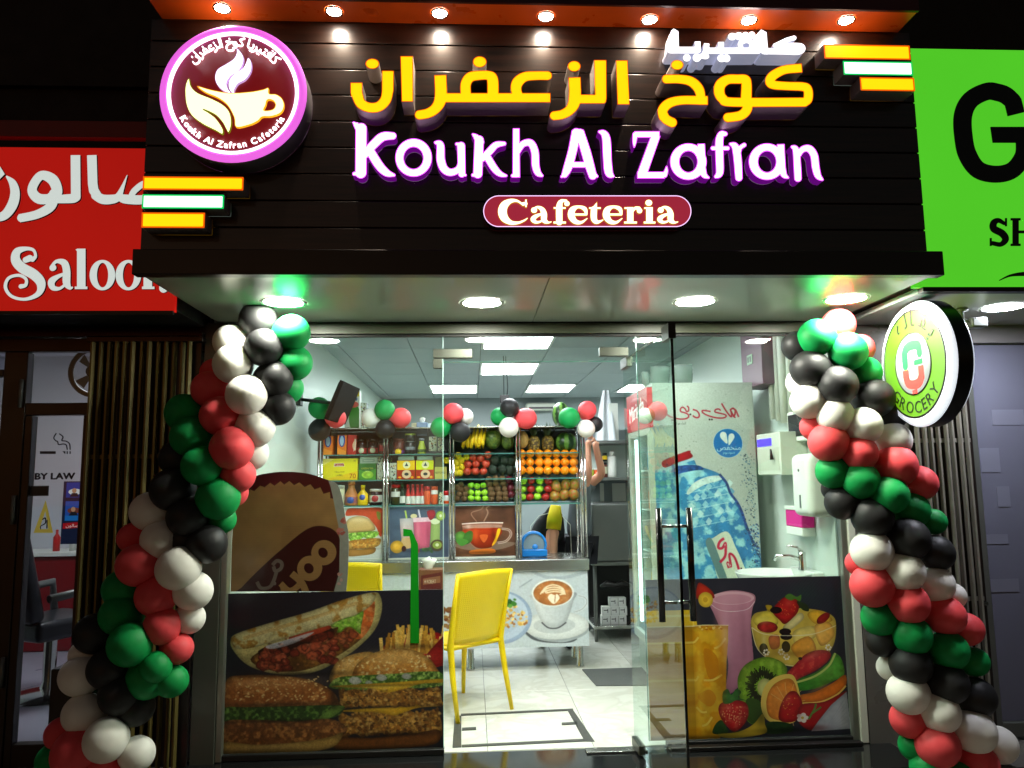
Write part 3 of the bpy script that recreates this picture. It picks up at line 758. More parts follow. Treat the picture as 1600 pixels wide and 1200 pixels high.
let('letter', [('s', SM([(40, 360, 6), (75, 400, 22), (88, 460, 28), (70, 530, 30), (20, 590, 26), (-60, 600, 24)])), ('p', [(0, 300), (28, 345), (-5, 378), (-30, 345)])], sb, mp, yb, LW)
let('letter', [('s', SM([(150, 848, 17), (175, 838, 19)])), ('s', SM([(190, 845, 14), (208, 825, 9), (195, 790, 9), (150, 782, 12), (100, 800, 22), (92, 850, 28), (130, 895, 30), (200, 935, 30), (240, 985, 27), (225, 1045, 16), (150, 1078, 9), (70, 1062, 9), (32, 1010, 10), (50, 955, 9), (110, 938, 9), (152, 960, 9), (150, 995, 10), (122, 1003, 13)]))], sb, mp, yb, LW)
let('letter', [('s', [(308, 895, 18), (312, 893, 18)]), ('s', SM([(300, 890, 9), (330, 857, 10), (375, 865, 20), (390, 910, 22), (390, 980, 22), (408, 1012, 10), (422, 1010, 6)])), ('s', SM([(390, 925, 8), (340, 945, 12), (302, 975, 20), (310, 1010, 16), (350, 1015, 9), (390, 985, 7)]))], sb, mp, yb, LW)
let('letter', [('b', [(476, 782, 25), (476, 1018, 25)]), ('p', [(442, 786), (476, 782), (476, 800), (452, 798)]), ('p', [(438, 1004), (512, 1004), (512, 1019), (438, 1019)])], sb, mp, yb, LW)
for cx_ in (600, 752):
    let('letter', [('e', [(cx_, 937, 75), (0, 0, 89)]), ('-e', [(cx_+1, 937, 33), (0, 0, 72)])], sb, mp, yb, LW)
let('letter', [('b', [(866, 850, 25), (866, 1018, 25)]), ('p', [(832, 1004), (905, 1004), (905, 1019), (832, 1019)]), ('s', SM([(880, 890, 10), (925, 852, 18), (955, 880, 25), (958, 1015, 25)]))], sb, mp, yb, LW)

struct('saloon_header', MB().box(-5.2, -1.535, -0.1, 0.0, 2.34, 2.364), M_['dark'])
struct('saloon_header_panel', MB().box(-5.2, -1.535, -0.012, 0.05, 2.364, 2.44), M_['dark'])
sf = thing('saloon_shopfront', 'dark framed glass shopfront of the saloon with a no smoking notice', 'shopfront', (-2.6, 0, 0))
M_['frame'] = mat('brown_anodised_frame', (44, 38, 32), 0.35, 0.3, noise=0.15)
def fb(x0, x1, z0, z1, y0=-0.035, y1=0.03): part('frame_member', MB().rbox(x0, x1, y0, y1, z0, z1, 0.004), M_['frame'], sf)
fb(-2.655, -2.525, -0.02, 2.26); fb(-5, -1.54, 2.262, 2.338); fb(-2.523, -2.17, 1.897, 1.967); fb(-5, -2.657, 2.12, 2.16); fb(-2.20, -2.15, 0.0, 1.895); fb(-2.48, -2.202, 0.0, 0.12); fb(-2.523, -2.482, 0, 1.895, -0.03, 0.028)
part('glass_pane', MB().box(-2.52, -2.17, -0.004, 0.004, 1.968, 2.26), M_['glass'], sf)
part('glass_pane', MB().box(-2.48, -2.20, -0.004, 0.004, 0.12, 1.895), M_['glass'], sf)
part('glass_pane', MB().box(-4.9, -2.657, -0.004, 0.004, 0.12, 2.12), M_['glass'], sf)
for z in (2.02, 1.37, 0.5): part('hinge', MB().tube([(-2.545, -0.05, z-0.08), (-2.545, -0.05, z+0.08)], 0.011, 10), M_['graysteel'], sf)
ink = mat('black_vinyl_print', (18, 20, 26), 0.5)
# notice on the door glass: cigarette, smoke and words
mp = planeY(-0.006, 3.333, 0, 480)
cig = shape_mb([('b', [(208, 757, 7), (290, 757, 7)]), ('p', [(325, 750), (340, 750), (340, 764), (338, 764)]), ('b', [(350, 750, 3), (350, 764, 3)]), ('b', [(365, 750, 3), (365, 764, 3)]),
    ('s', SM([(292, 658, 3), (280, 680, 3), (290, 695, 3), (300, 700, 3), (305, 715, 3), (330, 712, 3), (345, 718, 3), (350, 740, 3)])), ('s', SM([(310, 660, 3), (328, 675, 3), (322, 694, 3), (345, 698, 3), (362, 712, 3), (365, 740, 3)]))], mp, (-0.0065, -0.0045), 1.0, 0, 0.3)
part('notice_symbol', cig, [ink]*3, sf)
p0 = mp(182, 897); p1 = mp(388, 895)
v_, _ = text_tris('BY LAW'); wt = v_[:, 0].max()-v_[:, 0].min(); sz = (896-866)/3.333*0.00317/0.73*1.16
tbm = MB()
for q_, (dx_, dz_) in enumerate(((-0.0026, 0), (0.0026, 0), (0, 0.0018), (0, -0.0018), (0.0009, 0), (-0.0009, 0))): text_mb('BY LAW', 0.050, (p0[0]+p1[0])/2+dx_, p0[1]+dz_, -0.0065-q_*0.0002, -0.0045-q_*0.0001, tbm, sx=(p1[0]-p0[0])/(wt*0.050))
part('notice_text', tbm, ink, sf)
a = rect(48, 759, 77, 775, 0); part('notice_label', MB().box(a[0], a[1], -0.0065, -0.0045, a[2], a[3]), mat('grey_notice_label', (58, 60, 62), 0.5), sf)
mp = planeY(-0.006, 3.333, 0, 480)
tri = shape_mb([('p', [(238, 1005), (276, 1175), (175, 1175)]), ('-p', [(236, 1060), (252, 1155), (205, 1155)])], mp, (-0.0066, -0.0046), 1.5, 0, 0.3)
part('warning_triangle', tri, [vinyl('yellow_vinyl', (214, 190, 80), 0.6)]*3, sf)
tri = shape_mb([('s', SM([(222, 1105, 3), (236, 1098, 3), (236, 1125, 3), (212, 1140, 2), (212, 1155, 2)])), ('s', [(246, 1110, 3), (244, 1150, 3)])], mp, (-0.0068, -0.0046), 1.0, 0, 0.3)
part('warning_mark', tri, [ink]*3, sf)
# folded concertina gates
def gate(name, x0, x1, z0, z1, nsl, col, L, y=-0.1, skew=0.0, dim=False):
    t_ = thing(name, L, 'folding gate', ((x0+x1)/2, y, z0))
    m1 = mat(name+'_metal', col, 0.38, 0.35, noise=0.3, nscale=9); m0 = M_['dark']
    w_ = (x1-x0)/nsl
    sl = MB().add([(0, 0, z0), (w_*0.18, -0.02, z0), (w_*0.42, -0.02, z0), (w_*0.6, 0, z0), (0, 0, z1), (w_*0.18, -0.02, z1), (w_*0.42, -0.02, z1), (w_*0.6, 0, z1)],
                  [(0, 1, 5, 4), (1, 2, 6, 5), (2, 3, 7, 6), (4, 5, 6, 7), (3, 0, 4, 7)])
    me = to_mesh(sl, 'slat', m1, (0, 0, z0))
    for i in range(nsl):
        o = bpy.data.objects.new('slat', me); COL.objects.link(o); o.parent = t_
        o.location = (x0+i*w_-(x0+x1)/2, random.uniform(-0.012, 0.012)-0.01, 0); o.rotation_euler.z = random.uniform(-0.15, 0.15)
    for zz in (z0+(z1-z0)*0.33, z0+(z1-z0)*0.72): part('cross_link', MB().rbox(x0, x1, y-0.002, y+0.008, zz-0.012, zz+0.012, 0.002), m1, t_)
    part('backing_strip', MB().box(x0-0.01, x1+0.02, y+0.012, y+0.03, z0, z1), m0, t_)
    part('top_rail', MB().rbox(x0-0.02, x1+0.04, y-0.03, y+0.03, z1, z1+0.03, 0.003), M_['dark'], t_)
gate('folding_gate', -2.14, -1.56, 0.0, 2.30, 13, (104, 92, 48), 'folded brown metal gate between the saloon door and the cafeteria')
gate('folding_gate', 2.62, 2.97, 0.0, 2.36, 8, (138, 134, 126), 'folded grey metal gate beside the dark glass panel of the right shop', y=-0.06)
# saloon interior
struct('saloon_floor', MB().box(-5.0, -1.6, 0.22, 3.4, -0.2, -0.003), mat('saloon_floor_tile', (150, 150, 165), 0.3, noise=0.05))
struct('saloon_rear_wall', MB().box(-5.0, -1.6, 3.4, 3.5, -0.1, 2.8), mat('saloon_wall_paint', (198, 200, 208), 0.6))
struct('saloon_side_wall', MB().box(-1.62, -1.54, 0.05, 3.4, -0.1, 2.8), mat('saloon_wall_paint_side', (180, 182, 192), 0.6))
struct('saloon_side_wall_left', MB().box(-5.1, -5.0, 0.05, 3.4, -0.1, 2.8), M_['wallw'])
struct('saloon_ceiling', MB().box(-5.0, -1.6, 0.22, 3.5, 2.8, 2.9), mat('saloon_ceiling_paint', (200, 200, 212), 0.7))
t_ = thing('ceiling_light', 'bright tube lit panel on the saloon ceiling behind the wall fan', 'ceiling light', (-2.6, 1.6, 2.78))
part('light_frame', MB().rbox(-3.3, -2.3, 1.35, 1.85, 2.775, 2.80, 0.004), M_['white'], t_)
part('diffuser', MB().box(-3.27, -2.33, 1.38, 1.82, 2.768, 2.776), mat('saloon_panel_diffuser', (255, 255, 255), 0.5, em=(250, 246, 255), es=30), t_)
# ================================================================ right neighbour: grocery
gs = thing('grocery_sign', 'bright green backlit sign box with black lettering on the right', 'sign', (3.3, -0.5, 2.42))
M_['greenlit'] = mat('green_acrylic_lit', (60, 150, 20), 0.4, em=(86, 214, 42), es=0.85, noise=0.05, nscale=1.6)
part('sign_face', MB().box(2.20, 6.0, -0.88, -0.85, 2.423, 3.69), M_['greenlit'], gs)
part('sign_box', MB().box(2.20, 6.0, -0.85, 0.05, 2.445, 3.68), M_['night'], gs)
part('bottom_trim', MB().box(2.24, 6.0, -0.89, -0.84, 2.40, 2.4225), M_['black'], gs)
mp = planeY(-0.885, 2.727, 1260, 60)
GB = [mat('black_sign_letter', (8, 10, 8), 0.35)]*3
gy_ = (-0.884, -0.8805)
let('letter', [('b', [(895, 322, 37), (880, 262, 37)]), ('s', SM([(880, 266, 36), (852, 242, 37), (820, 230, 37), (770, 225, 37), (700, 262, 38), (668, 330, 39), (672, 430, 39), (690, 500, 39), (735, 560, 37), (810, 578, 36), (880, 560, 36), (925, 500, 36), (930, 440, 36)])), ('p', [(785, 376), (980, 376), (980, 444), (795, 444)])], gs, mp, gy_, GB, res=2)
let('letter', [('s', SM([(845, 788, 7), (820, 775, 10), (800, 785, 14), (800, 810, 15), (835, 830, 15), (850, 855, 14), (830, 877, 10), (795, 872, 9)])), ('p', [(848, 765), (856, 765), (856, 800), (848, 800)]), ('p', [(783, 850), (791, 850), (791, 884), (783, 884)])], gs, mp, gy_, GB, res=1)
let('letter', [('b', [(893, 765, 13), (893, 884, 13)]), ('b', [(950, 765, 13), (950, 884, 13)]), ('b', [(893, 824, 6), (950, 824, 6)]), ('b', [(872, 770, 5), (914, 770, 5)]), ('b', [(872, 879, 5), (914, 879, 5)])], gs, mp, gy_, GB, res=1)
let('letter', [('s', SM([(825, 1030, 2), (870, 1010, 5), (930, 1003, 9), (1000, 1003, 10)]))], gs, mp, gy_, GB, res=1)
struct('neighbour_soffit', MB().box(2.24, 8.0, -0.84, 0.06, 2.40, 2.43), mat('neighbour_soffit_panel', (170, 170, 172), 0.3, noise=0.08))
struct('neighbour_wall', MB().box(2.524, 2.62, -0.04, 0.05, -0.2, 2.40), M_['alu'])
struct('neighbour_transom', MB().box(2.98, 8, -0.05, 0.05, 2.29, 2.40), mat('neighbour_lintel', (118, 116, 116), 0.4, noise=0.1))
t_ = thing('dark_glass_shopfront', 'bluish dark glass shop panel with a metal lock at the right edge', 'shopfront', (3.4, 0, 0))
gm = mat('tinted_dark_glass', (106, 108, 126), 0.22, noise=0.12, nscale=2.5, spec=0.7)
part('tinted_pane', MB().box(3.035, 6, -0.01, 0.02, 0.08, 2.29), gm, t_)
part('frame_member', MB().rbox(2.985, 3.033, -0.035, 0.03, 0.0, 2.288, 0.003), M_['graysteel'], t_)
part('frame_member', MB().rbox(3.035, 6, -0.035, 0.03, 0.0, 0.078, 0.003), M_['graysteel'], t_)
pm = mat('faded_paper_sticker', (114, 116, 134), 0.5)
for (u0, v0, u1, v1) in ((1532, 700, 1562, 738), (1550, 640, 1600, 664), (1558, 760, 1578, 792), (1540, 835, 1575, 850), (1533, 905, 1592, 925)):
    a = rect(u0, v0, u1, v1, -0.012); part('sticker', MB().box(a[0], a[1], -0.013, -0.0102, a[2], a[3]), pm, t_)
for x_ in (3.62,): part('frame_member', MB().rbox(x_, x_+0.045, -0.03, -0.0105, 0.08, 2.285, 0.003), M_['graysteel'], t_)
a = rect(1508, 715, 1517, 726, -0.05); part('lock', MB().rbox(a[0], a[1], -0.06, -0.036, a[2], a[3], 0.003), M_['chrome'], t_)
a = rect(1533, 940, 1543, 946, -0.05); part('lock', MB().rbox(a[0], a[1], -0.06, -0.036, a[2], a[3], 0.003), M_['chrome'], t_)
p = az(1567, 480, 2.40); downlight('downlight', p[0], p[1], 2.40, 0.115, 'round downlight in the grocery soffit at the right edge beside the camera', None, M_['lampn'])
# security camera
t_ = thing('security_camera', 'small grey security camera hanging from the grocery soffit', 'security camera', (2.72, -0.5, 2.4))
cp = ay(1500, 462, -0.5); cx0 = cp[0]
part('mount', MB().lathe([(0.0, 2.399), (0.035, 2.399), (0.035, 2.385), (0.012, 2.38), (0.012, 2.33), (0, 2.33)][::-1], (cx0, -0.5, 0), 16), M_['graysteel'], t_)
part('camera_arm', MB().tube([(cx0, -0.5, 2.34), (cx0+0.035, -0.51, 2.325)], 0.008, 8), M_['graysteel'], t_)
part('camera_body', MB().rbox(cx0+0.03, cx0+0.12, -0.54, -0.48, 2.29, 2.345, 0.01), M_['graysteel'], t_)
part('camera_lens', MB().lathe([(0.0, cx0+0.125), (0.02, cx0+0.125), (0.02, cx0+0.118)], (0, -0.51, 2.317), 14, 0, 'x'), M_['black'], t_)
# ================================================================ channel letters
M_['yface'] = mat('yellow_acrylic_lit', (255, 200, 0), 0.4, em=(255, 192, 8), es=1.5)
M_['yrim'] = mat('orange_letter_edge', (255, 110, 0), 0.4, em=(255, 96, 0), es=0.9)
M_['yside'] = mat('letter_return_grey', (176, 166, 160), 0.45, noise=0.05)
M_['pface'] = mat('white_acrylic_lit', (255, 240, 255), 0.4, em=(255, 226, 255), es=2.6)
M_['prim'] = mat('magenta_letter_edge', (200, 60, 230), 0.4, em=(230, 84, 255), es=1.9)
M_['pside'] = mat('magenta_letter_return', (80, 56, 92), 0.4, em=(176, 20, 214), es=0.26)
M_['wface'] = mat('cool_white_acrylic_lit', (255, 255, 255), 0.4, em=(250, 250, 255), es=1.8)
M_['wside'] = mat('white_letter_return', (190, 190, 205), 0.4, em=(200, 205, 235), es=0.35)
YM = [M_['yface'], M_['yrim'], M_['yside']]; PM = [M_['pface'], M_['prim'], M_['pside']]; WM = [M_['wface'], M_['wface'], M_['wside']]
A = (3.333, 520, 0); Bc = (3.333, 960, 0)
def word(label, cat, letters, yf, mats, rim, res=1.6, group=None, nm='sign_lettering'):
    t_ = thing(nm, label, cat, (0.3, PY, 3.0), group)
    for (fr_, shapes) in letters:
        part('letter', shape_mb(shapes, planeY(yf, *fr_), (yf, PY-0.002), res, rim, 0.25), mats, t_)
    return t_
YF = PY-0.13
def dot(cx_, cy__, rx, ry): return ('e', [(cx_, cy__, rx), (0, 0, ry)])
yel = [
 (A, [('b', [(123, 430, 31), (123, 480, 31), (126, 500, 30)]), ('s', SM([(126, 490, 30), (145, 538, 27), (190, 560, 26), (240, 555, 27), (275, 520, 29), (286, 470, 30)])), ('b', [(286, 480, 31), (287, 368, 31)])]),
 (A, [dot(206, 332, 36, 27)]),
 (A, [('p', [(352, 292), (418, 292), (418, 530), (358, 530)])]),
 (A, [('b', [(560, 390, 32), (563, 470, 32)]), ('b', SM([(563, 450, 32), (560, 520, 32), (535, 565, 28), (495, 590, 26), (446, 599, 25)])), ('p', [(575, 484), (1134, 484), (1134, 534), (575, 534)]),
      ('s', SM([(694, 500, 28), (692, 440, 28), (715, 402, 27), (760, 393, 25), (810, 393, 25), (832, 415, 30), (834, 500, 30)])),
      ('b', SM([(1125, 394, 24), (1060, 394, 24), (1000, 400, 26), (962, 430, 30), (955, 470, 28), (975, 512, 24)]))]),
 (A, [dot(765, 322, 36, 29)]),
 (A, [('b', [(1259, 402, 32), (1262, 480, 32)]), ('b', SM([(1262, 460, 32), (1258, 530, 32), (1235, 572, 27), (1195, 596, 25), (1148, 603, 24)])), ('p', [(1270, 492), (1424, 492), (1424, 530), (1415, 540), (1270, 540)]), ('p', [(1360, 312), (1425, 312), (1426, 520), (1366, 520)])]),
 (A, [dot(1257, 345, 34, 28)]),
 (A, [('p', [(1474, 314), (1535, 314), (1546, 545), (1482, 545)])]),
 (Bc, [('b', SM([(262, 412, 24), (340, 412, 24), (400, 425, 26), (440, 465, 27), (452, 520, 24)])), ('b', [(488, 523, 24), (440, 523, 24)]), ('s', SM([(460, 523, 24), (350, 522, 24), (285, 538, 26), (252, 572, 27), (256, 608, 26)])), ('b', SM([(256, 600, 26), (270, 622, 26), (305, 640, 26)]))]),
 (Bc, [dot(327, 338, 33, 26)]),
 (Bc, [('s', SM([(686, 520, 30), (688, 440, 28), (680, 414, 26), (640, 412, 25), (590, 414, 26), (553, 440, 29), (546, 480, 29), (565, 515, 26), (620, 532, 25), (990, 532, 25)])), ('b', SM([(694, 520, 28), (690, 570, 27), (655, 602, 26), (582, 613, 25)])),
       ('s', SM([(990, 532, 24), (1008, 515, 25), (1008, 470, 25), (985, 452, 24), (900, 448, 23), (830, 442, 24), (810, 425, 26), (825, 395, 26), (880, 365, 24), (945, 356, 24)])), ('b', [(930, 358, 24), (978, 354, 24)])]),
]
word('large yellow lit Arabic name in raised letters across the sign board', 'sign lettering', yel, YF, YM, 3.5)
PF = PY-0.055
pk = [
 (A, [('s', [(148, 670, 30), (146, 900, 30)]), ('s', SM([(108, 638, 6), (125, 655, 16), (150, 680, 28)])), ('s', [(112, 905, 11), (150, 905, 14)]), ('s', SM([(312, 708, 20), (260, 712, 24), (215, 750, 24), (165, 805, 22)])), ('s', SM([(190, 780, 24), (240, 860, 24), (280, 900, 20), (318, 912, 9)]))]),
 (A, [('e', [(421, 821, 96), (0, 0, 100)]), ('-e', [(420, 823, 50), (0, 0, 56)])]),
 (A, [('s', SM([(534, 742, 8), (560, 755, 20), (562, 830, 23), (580, 880, 22), (615, 898, 20), (655, 880, 18), (668, 840, 16)])), ('s', [(668, 760, 22), (672, 905, 20)]), ('s', [(645, 750, 9), (668, 752, 12)]), ('s', [(672, 905, 16), (690, 912, 8)])]),
 (A, [('s', [(762, 730, 25), (755, 905, 25)]), ('s', SM([(730, 700, 7), (748, 715, 16), (765, 740, 24)])), ('s', [(730, 912, 10), (756, 910, 14)]), ('s', SM([(892, 748, 12), (850, 755, 18), (815, 790, 20), (780, 825, 18)])), ('s', SM([(800, 810, 20), (840, 875, 20), (870, 905, 16), (902, 915, 8)]))]),
 (A, [('b', [(955, 668, 18), (956, 925, 20)]), ('s', [(936, 915, 10), (956, 912, 14)]), ('s', SM([(960, 790, 18), (990, 750, 18), (1030, 745, 20), (1052, 790, 21), (1056, 860, 21), (1068, 900, 18), (1090, 915, 8)]))]),
 (A, [('b', SM([(1270, 682, 26), (1250, 780, 24), (1225, 870, 24), (1205, 915, 16)])), ('b', SM([(1284, 682, 24), (1318, 790, 26), (1340, 870, 25), (1355, 920, 22)])), ('s', [(1250, 858, 16), (1330, 858, 16)]), ('s', [(1192, 920, 8), (1215, 905, 14)]), ('s', [(1355, 905, 18), (1376, 918, 8)])]),
 (A, [('s', SM([(1388, 686, 8), (1412, 695, 18), (1425, 730, 23), (1430, 830, 23), (1438, 900, 22), (1460, 918, 8)]))]),
 (Bc, [('b', [(105, 700, 17), (236, 700, 17)]), ('s', SM([(108, 700, 14), (105, 735, 12), (103, 765, 5)])), ('b', [(218, 700, 24), (142, 912, 26)]), ('b', [(118, 912, 18), (262, 912, 18)]), ('s', SM([(262, 912, 14), (270, 890, 11), (272, 868, 5)]))]),
 (Bc, [('e', [(385, 842, 96), (0, 0, 96)]), ('-e', [(385, 842, 46), (0, 0, 54)]), ('b', [(452, 748, 20), (456, 900, 22)]), ('s', SM([(456, 880, 22), (468, 912, 16), (490, 925, 7)]))]),
 (Bc, [('s', SM([(577, 697, 13), (556, 700, 18), (546, 740, 22), (548, 830, 22), (548, 900, 20), (528, 920, 10)])), ('s', [(512, 772, 12), (590, 772, 12)])]),
 (Bc, [('s', SM([(604, 750, 8), (630, 765, 20), (642, 830, 22), (648, 925, 20)])), ('s', SM([(645, 800, 14), (655, 770, 12), (676, 755, 12)]))]),
 (Bc, [('e', [(795, 842, 96), (0, 0, 96)]), ('-e', [(795, 842, 46), (0, 0, 54)]), ('b', [(866, 750, 20), (872, 900, 22)]), ('s', SM([(872, 880, 22), (884, 912, 16), (904, 925, 7)]))]),
 (Bc, [('s', SM([(926, 765, 9), (945, 780, 18), (952, 850, 20), (956, 928, 20)])), ('s', SM([(955, 810, 16), (980, 778, 17), (1015, 775, 20), (1040, 810, 21), (1048, 870, 21), (1060, 915, 18), (1082, 935, 8)]))]),
]
word('large white lit Latin name with a magenta glow under the yellow Arabic name', 'sign lettering', pk, PF, PM, 5)
Wc = (6.667, 1030, 40)
wt_ = [
 (Wc, [('p', [(125, 55), (150, 30), (200, 60), (206, 250), (100, 250)]), ('s', [(120, 255, 34), (400, 255, 34)]), ('b', [(400, 165, 30), (402, 262, 30)])]),
 (Wc, [('b', [(495, 185, 28), (488, 262, 30)]), ('s', [(488, 262, 30), (472, 300, 30), (440, 320, 26)])]),
 (Wc, [('s', [(520, 262, 32), (1030, 262, 32)]), ('b', [(642, 170, 30), (645, 262, 30)]), ('s', SM([(850, 240, 26), (850, 180, 26), (910, 155, 26), (960, 180, 26), (960, 240, 26)]))]),
 (Wc, [('p', [(1025, 80), (1062, 40), (1118, 70), (1132, 240), (1132, 292), (1070, 292), (1040, 240)])]),
 (Wc, [('s', SM([(1100, 266, 32), (1300, 268, 32), (1440, 272, 32), (1490, 250, 30), (1480, 215, 28), (1400, 205, 26), (1300, 205, 24), (1205, 208, 22)])), ('s', [(1205, 205, 20), (1330, 150, 24), (1405, 128, 24)])]),
 (Wc, [dot(288, 335, 38, 38), dot(392, 335, 42, 42), dot(480, 320, 40, 30), dot(650, 340, 44, 40), dot(700, 340, 40, 40)]),
 (Wc, [dot(760, 115, 42, 38), dot(830, 110, 44, 40), dot(900, 105, 38, 38), dot(965, 98, 36, 36)]),
]
word('small white lit Arabic word at the top right above the yellow letters', 'sign lettering', wt_, PY-0.10, WM, 0)
# Cafeteria plaque
cf = thing('lettered_plaque', 'rounded dark red plaque reading Cafeteria in glowing cream letters', 'sign', (0.9, PY, 2.66))
Cm = (4.706, 750, 296); CF = PY-0.055
pill = [('s', [(140, 160, 116), (1438, 160, 116)])]
M_['pinkrim'] = mat('plaque_rim_lit', (240, 190, 235), 0.4, em=(240, 200, 250), es=1.5)
M_['plaque'] = mat('plaque_face_red', (150, 44, 60), 0.4, em=(176, 44, 66), es=0.75, noise=0.06, nscale=6)
part('plaque_body', shape_mb(pill, planeY(CF, *Cm), (CF, PY-0.002), 3, 6, 0.4), [M_['plaque'], M_['pinkrim'], mat('plaque_side', (40, 30, 20), 0.5)], cf)
a_ = lambda d: [('s', [(396+d, 152, 22), (400+d, 152, 22)]), ('s', SM([(385+d, 150, 8), (420+d, 130, 10), (455+d, 145, 18), (470+d, 180, 24), (472+d, 225, 22), (500+d, 243, 10), (524+d, 238, 5)])), ('s', SM([(468+d, 178, 8), (420+d, 192, 14), (390+d, 218, 20), (410+d, 240, 13), (445+d, 236, 9), (465+d, 215, 6)]))]
e_ = lambda d: [('s', SM([(782+d, 183, 10), (770+d, 143, 17), (722+d, 128, 12), (680+d, 150, 24), (672+d, 195, 27), (700+d, 235, 20), (745+d, 242, 12), (788+d, 213, 5)])), ('b', [(680+d, 184, 9), (788+d, 184, 9)])]
caf = [
 [('s', SM([(318, 115, 8), (275, 85, 10), (225, 85, 18), (180, 115, 30), (165, 162, 34), (180, 210, 30), (225, 243, 18), (280, 245, 11), (325, 228, 8), (348, 212, 5)])), ('b', [(338, 72, 8), (338, 132, 8)]), ('s', [(300, 100, 5), (335, 105, 16)])],
 a_(0),
 [('s', SM([(583, 240, 25), (583, 130, 25), (597, 88, 16), (635, 82, 9)])), ('s', [(638, 104, 20), (641, 104, 20)]), ('b', [(540, 136, 8), (632, 136, 8)]), ('b', [(538, 243, 9), (634, 243, 9)])],
 e_(0),
 [('s', SM([(838, 150, 25), (838, 215, 24), (862, 240, 15), (905, 224, 5)])), ('p', [(862, 88), (862, 140), (800, 140), (835, 120)]), ('b', [(800, 137, 8), (890, 137, 8)])],
 e_(257),
 [('b', [(1105, 128, 25), (1105, 243, 25)]), ('b', [(1058, 243, 9), (1156, 243, 9)]), ('b', [(1060, 137, 8), (1105, 137, 8)]), ('s', SM([(1115, 170, 10), (1140, 138, 12), (1168, 140, 16)])), ('s', [(1172, 156, 21), (1174, 156, 21)])],
 [('b', [(1246, 128, 26), (1246, 243, 26)]), ('b', [(1202, 243, 9), (1292, 243, 9)]), ('b', [(1206, 137, 8), (1246, 137, 8)]), dot(1241, 98, 27, 24)],
 a_(931)]
CM = [mat('cream_letter_lit', (255, 250, 200), 0.4, em=(255, 248, 205), es=2.4), mat('yellow_letter_rim', (230, 180, 40), 0.4, em=(235, 176, 40), es=1.2), mat('yellow_letter_side', (160, 120, 30), 0.4, em=(200, 150, 30), es=0.5)]
for g in caf: part('letter', shape_mb(g, planeY(CF-0.012, *Cm), (CF-0.012, CF-0.0005), 1.8, 3.0, 0.3), CM, cf)

# round logo
lg = thing('logo_disc', 'round lit logo disc with a pink rim, a coffee cup, a leaf and curved lettering', 'sign', (-0.95, PY, 2.9))
LF = PY-0.13; Lc = (5.216, 240, 30); c0 = planeY(LF, *Lc)(650, 602)
rO = (planeY(LF, *Lc)(1252, 602)[0]-planeY(LF, *Lc)(48, 602)[0])/2
rI = rO*0.865
part('disc_rim', MB().lathe([(rI, LF+0.001), (rI+0.004, LF-0.004), (rO-0.015, LF-0.006), (rO, LF+0.004)], (c0[0], 0, c0[1]), 72, 0, 'y'), mat('pink_acrylic_lit', (240, 130, 235), 0.35, em=(240, 104, 232), es=0.95), lg)
part('disc_side', MB().lathe([(rO, LF+0.004), (rO, PY-0.002)], (c0[0], 0, c0[1]), 72, 0, 'y'), mat('grey_disc_side', (120, 116, 122), 0.4), lg)
part('white_ring', MB().lathe([(rI*0.972, LF-0.0015), (rI*0.99, LF-0.005), (rI+0.009, LF-0.0062)], (c0[0], 0, c0[1]), 72, 0, 'y'), mat('white_ring_lit', (255, 250, 255), 0.4, em=(255, 244, 255), es=2.2), lg)
part('disc_face', MB().lathe([(0.0, LF), (rI*0.972, LF), (rI*0.973, LF+0.01)], (c0[0], 0, c0[1]), 72, 0, 'y'), mat('dark_red_acrylic_lit', (100, 12, 14), 0.4, em=(120, 16, 20), es=0.75, noise=0.08, nscale=9), lg)
lw = mat('white_logo_lit', (255, 250, 255), 0.4, em=(255, 248, 255), es=2.3); lr = mat('lilac_logo_rim', (190, 150, 215), 0.4, em=(196, 160, 220), es=1.0)
ly = mat('cream_logo_lit', (255, 248, 170), 0.4, em=(255, 246, 176), es=2.0); lo = mat('amber_logo_rim', (240, 180, 30), 0.4, em=(240, 170, 30), es=1.1); lgm = mat('green_logo_rim', (120, 130, 10), 0.4, em=(110, 120, 10), es=0.9)
mpL = planeY(LF-0.012, *Lc); yl = (LF-0.012, LF-0.0005)
steam1 = [('p', SM([(680, 236), (725, 290), (733, 345), (700, 415), (630, 465), (596, 520), (608, 570), (632, 602), (580, 590), (525, 545), (500, 480), (520, 410), (590, 365), (650, 325), (676, 280)], 5, True))]
steam2 = [('p', SM([(770, 314), (796, 350), (795, 420), (750, 490), (690, 525), (660, 570), (655, 600), (640, 603), (612, 560), (615, 500), (660, 440), (725, 400), (752, 355)], 5, True))]
cup = [('p', SM([(352, 543), (470, 575), (620, 600), (780, 592), (890, 573), (936, 558), (942, 606), (1000, 612), (1050, 650), (1064, 710), (1035, 765), (960, 793), (885, 797), (850, 830), (780, 862), (672, 880), (655, 800), (600, 700), (520, 640), (420, 597)], 4, True)), ('-p', SM([(928, 658), (970, 662), (992, 698), (970, 735), (900, 742), (915, 700)], 4, True))]
leaf = [('p', SM([(288, 478), (305, 545), (360, 600), (480, 650), (570, 700), (620, 760), (634, 850), (610, 925), (575, 870), (500, 790), (560, 880), (562, 937), (500, 905), (400, 855), (310, 785), (268, 700), (256, 600), (262, 530)], 4, True)), ('-p', SM([(405, 735), (450, 752), (510, 785), (560, 840), (585, 890), (570, 900), (540, 850), (500, 800), (450, 762)], 4, True))]
part('steam', shape_mb(steam1, mpL, yl, 2.5, 5, 0.4), [lw, lr, lr], lg); part('steam', shape_mb(steam2, mpL, yl, 2.5, 5, 0.4), [lw, lr, lr], lg)
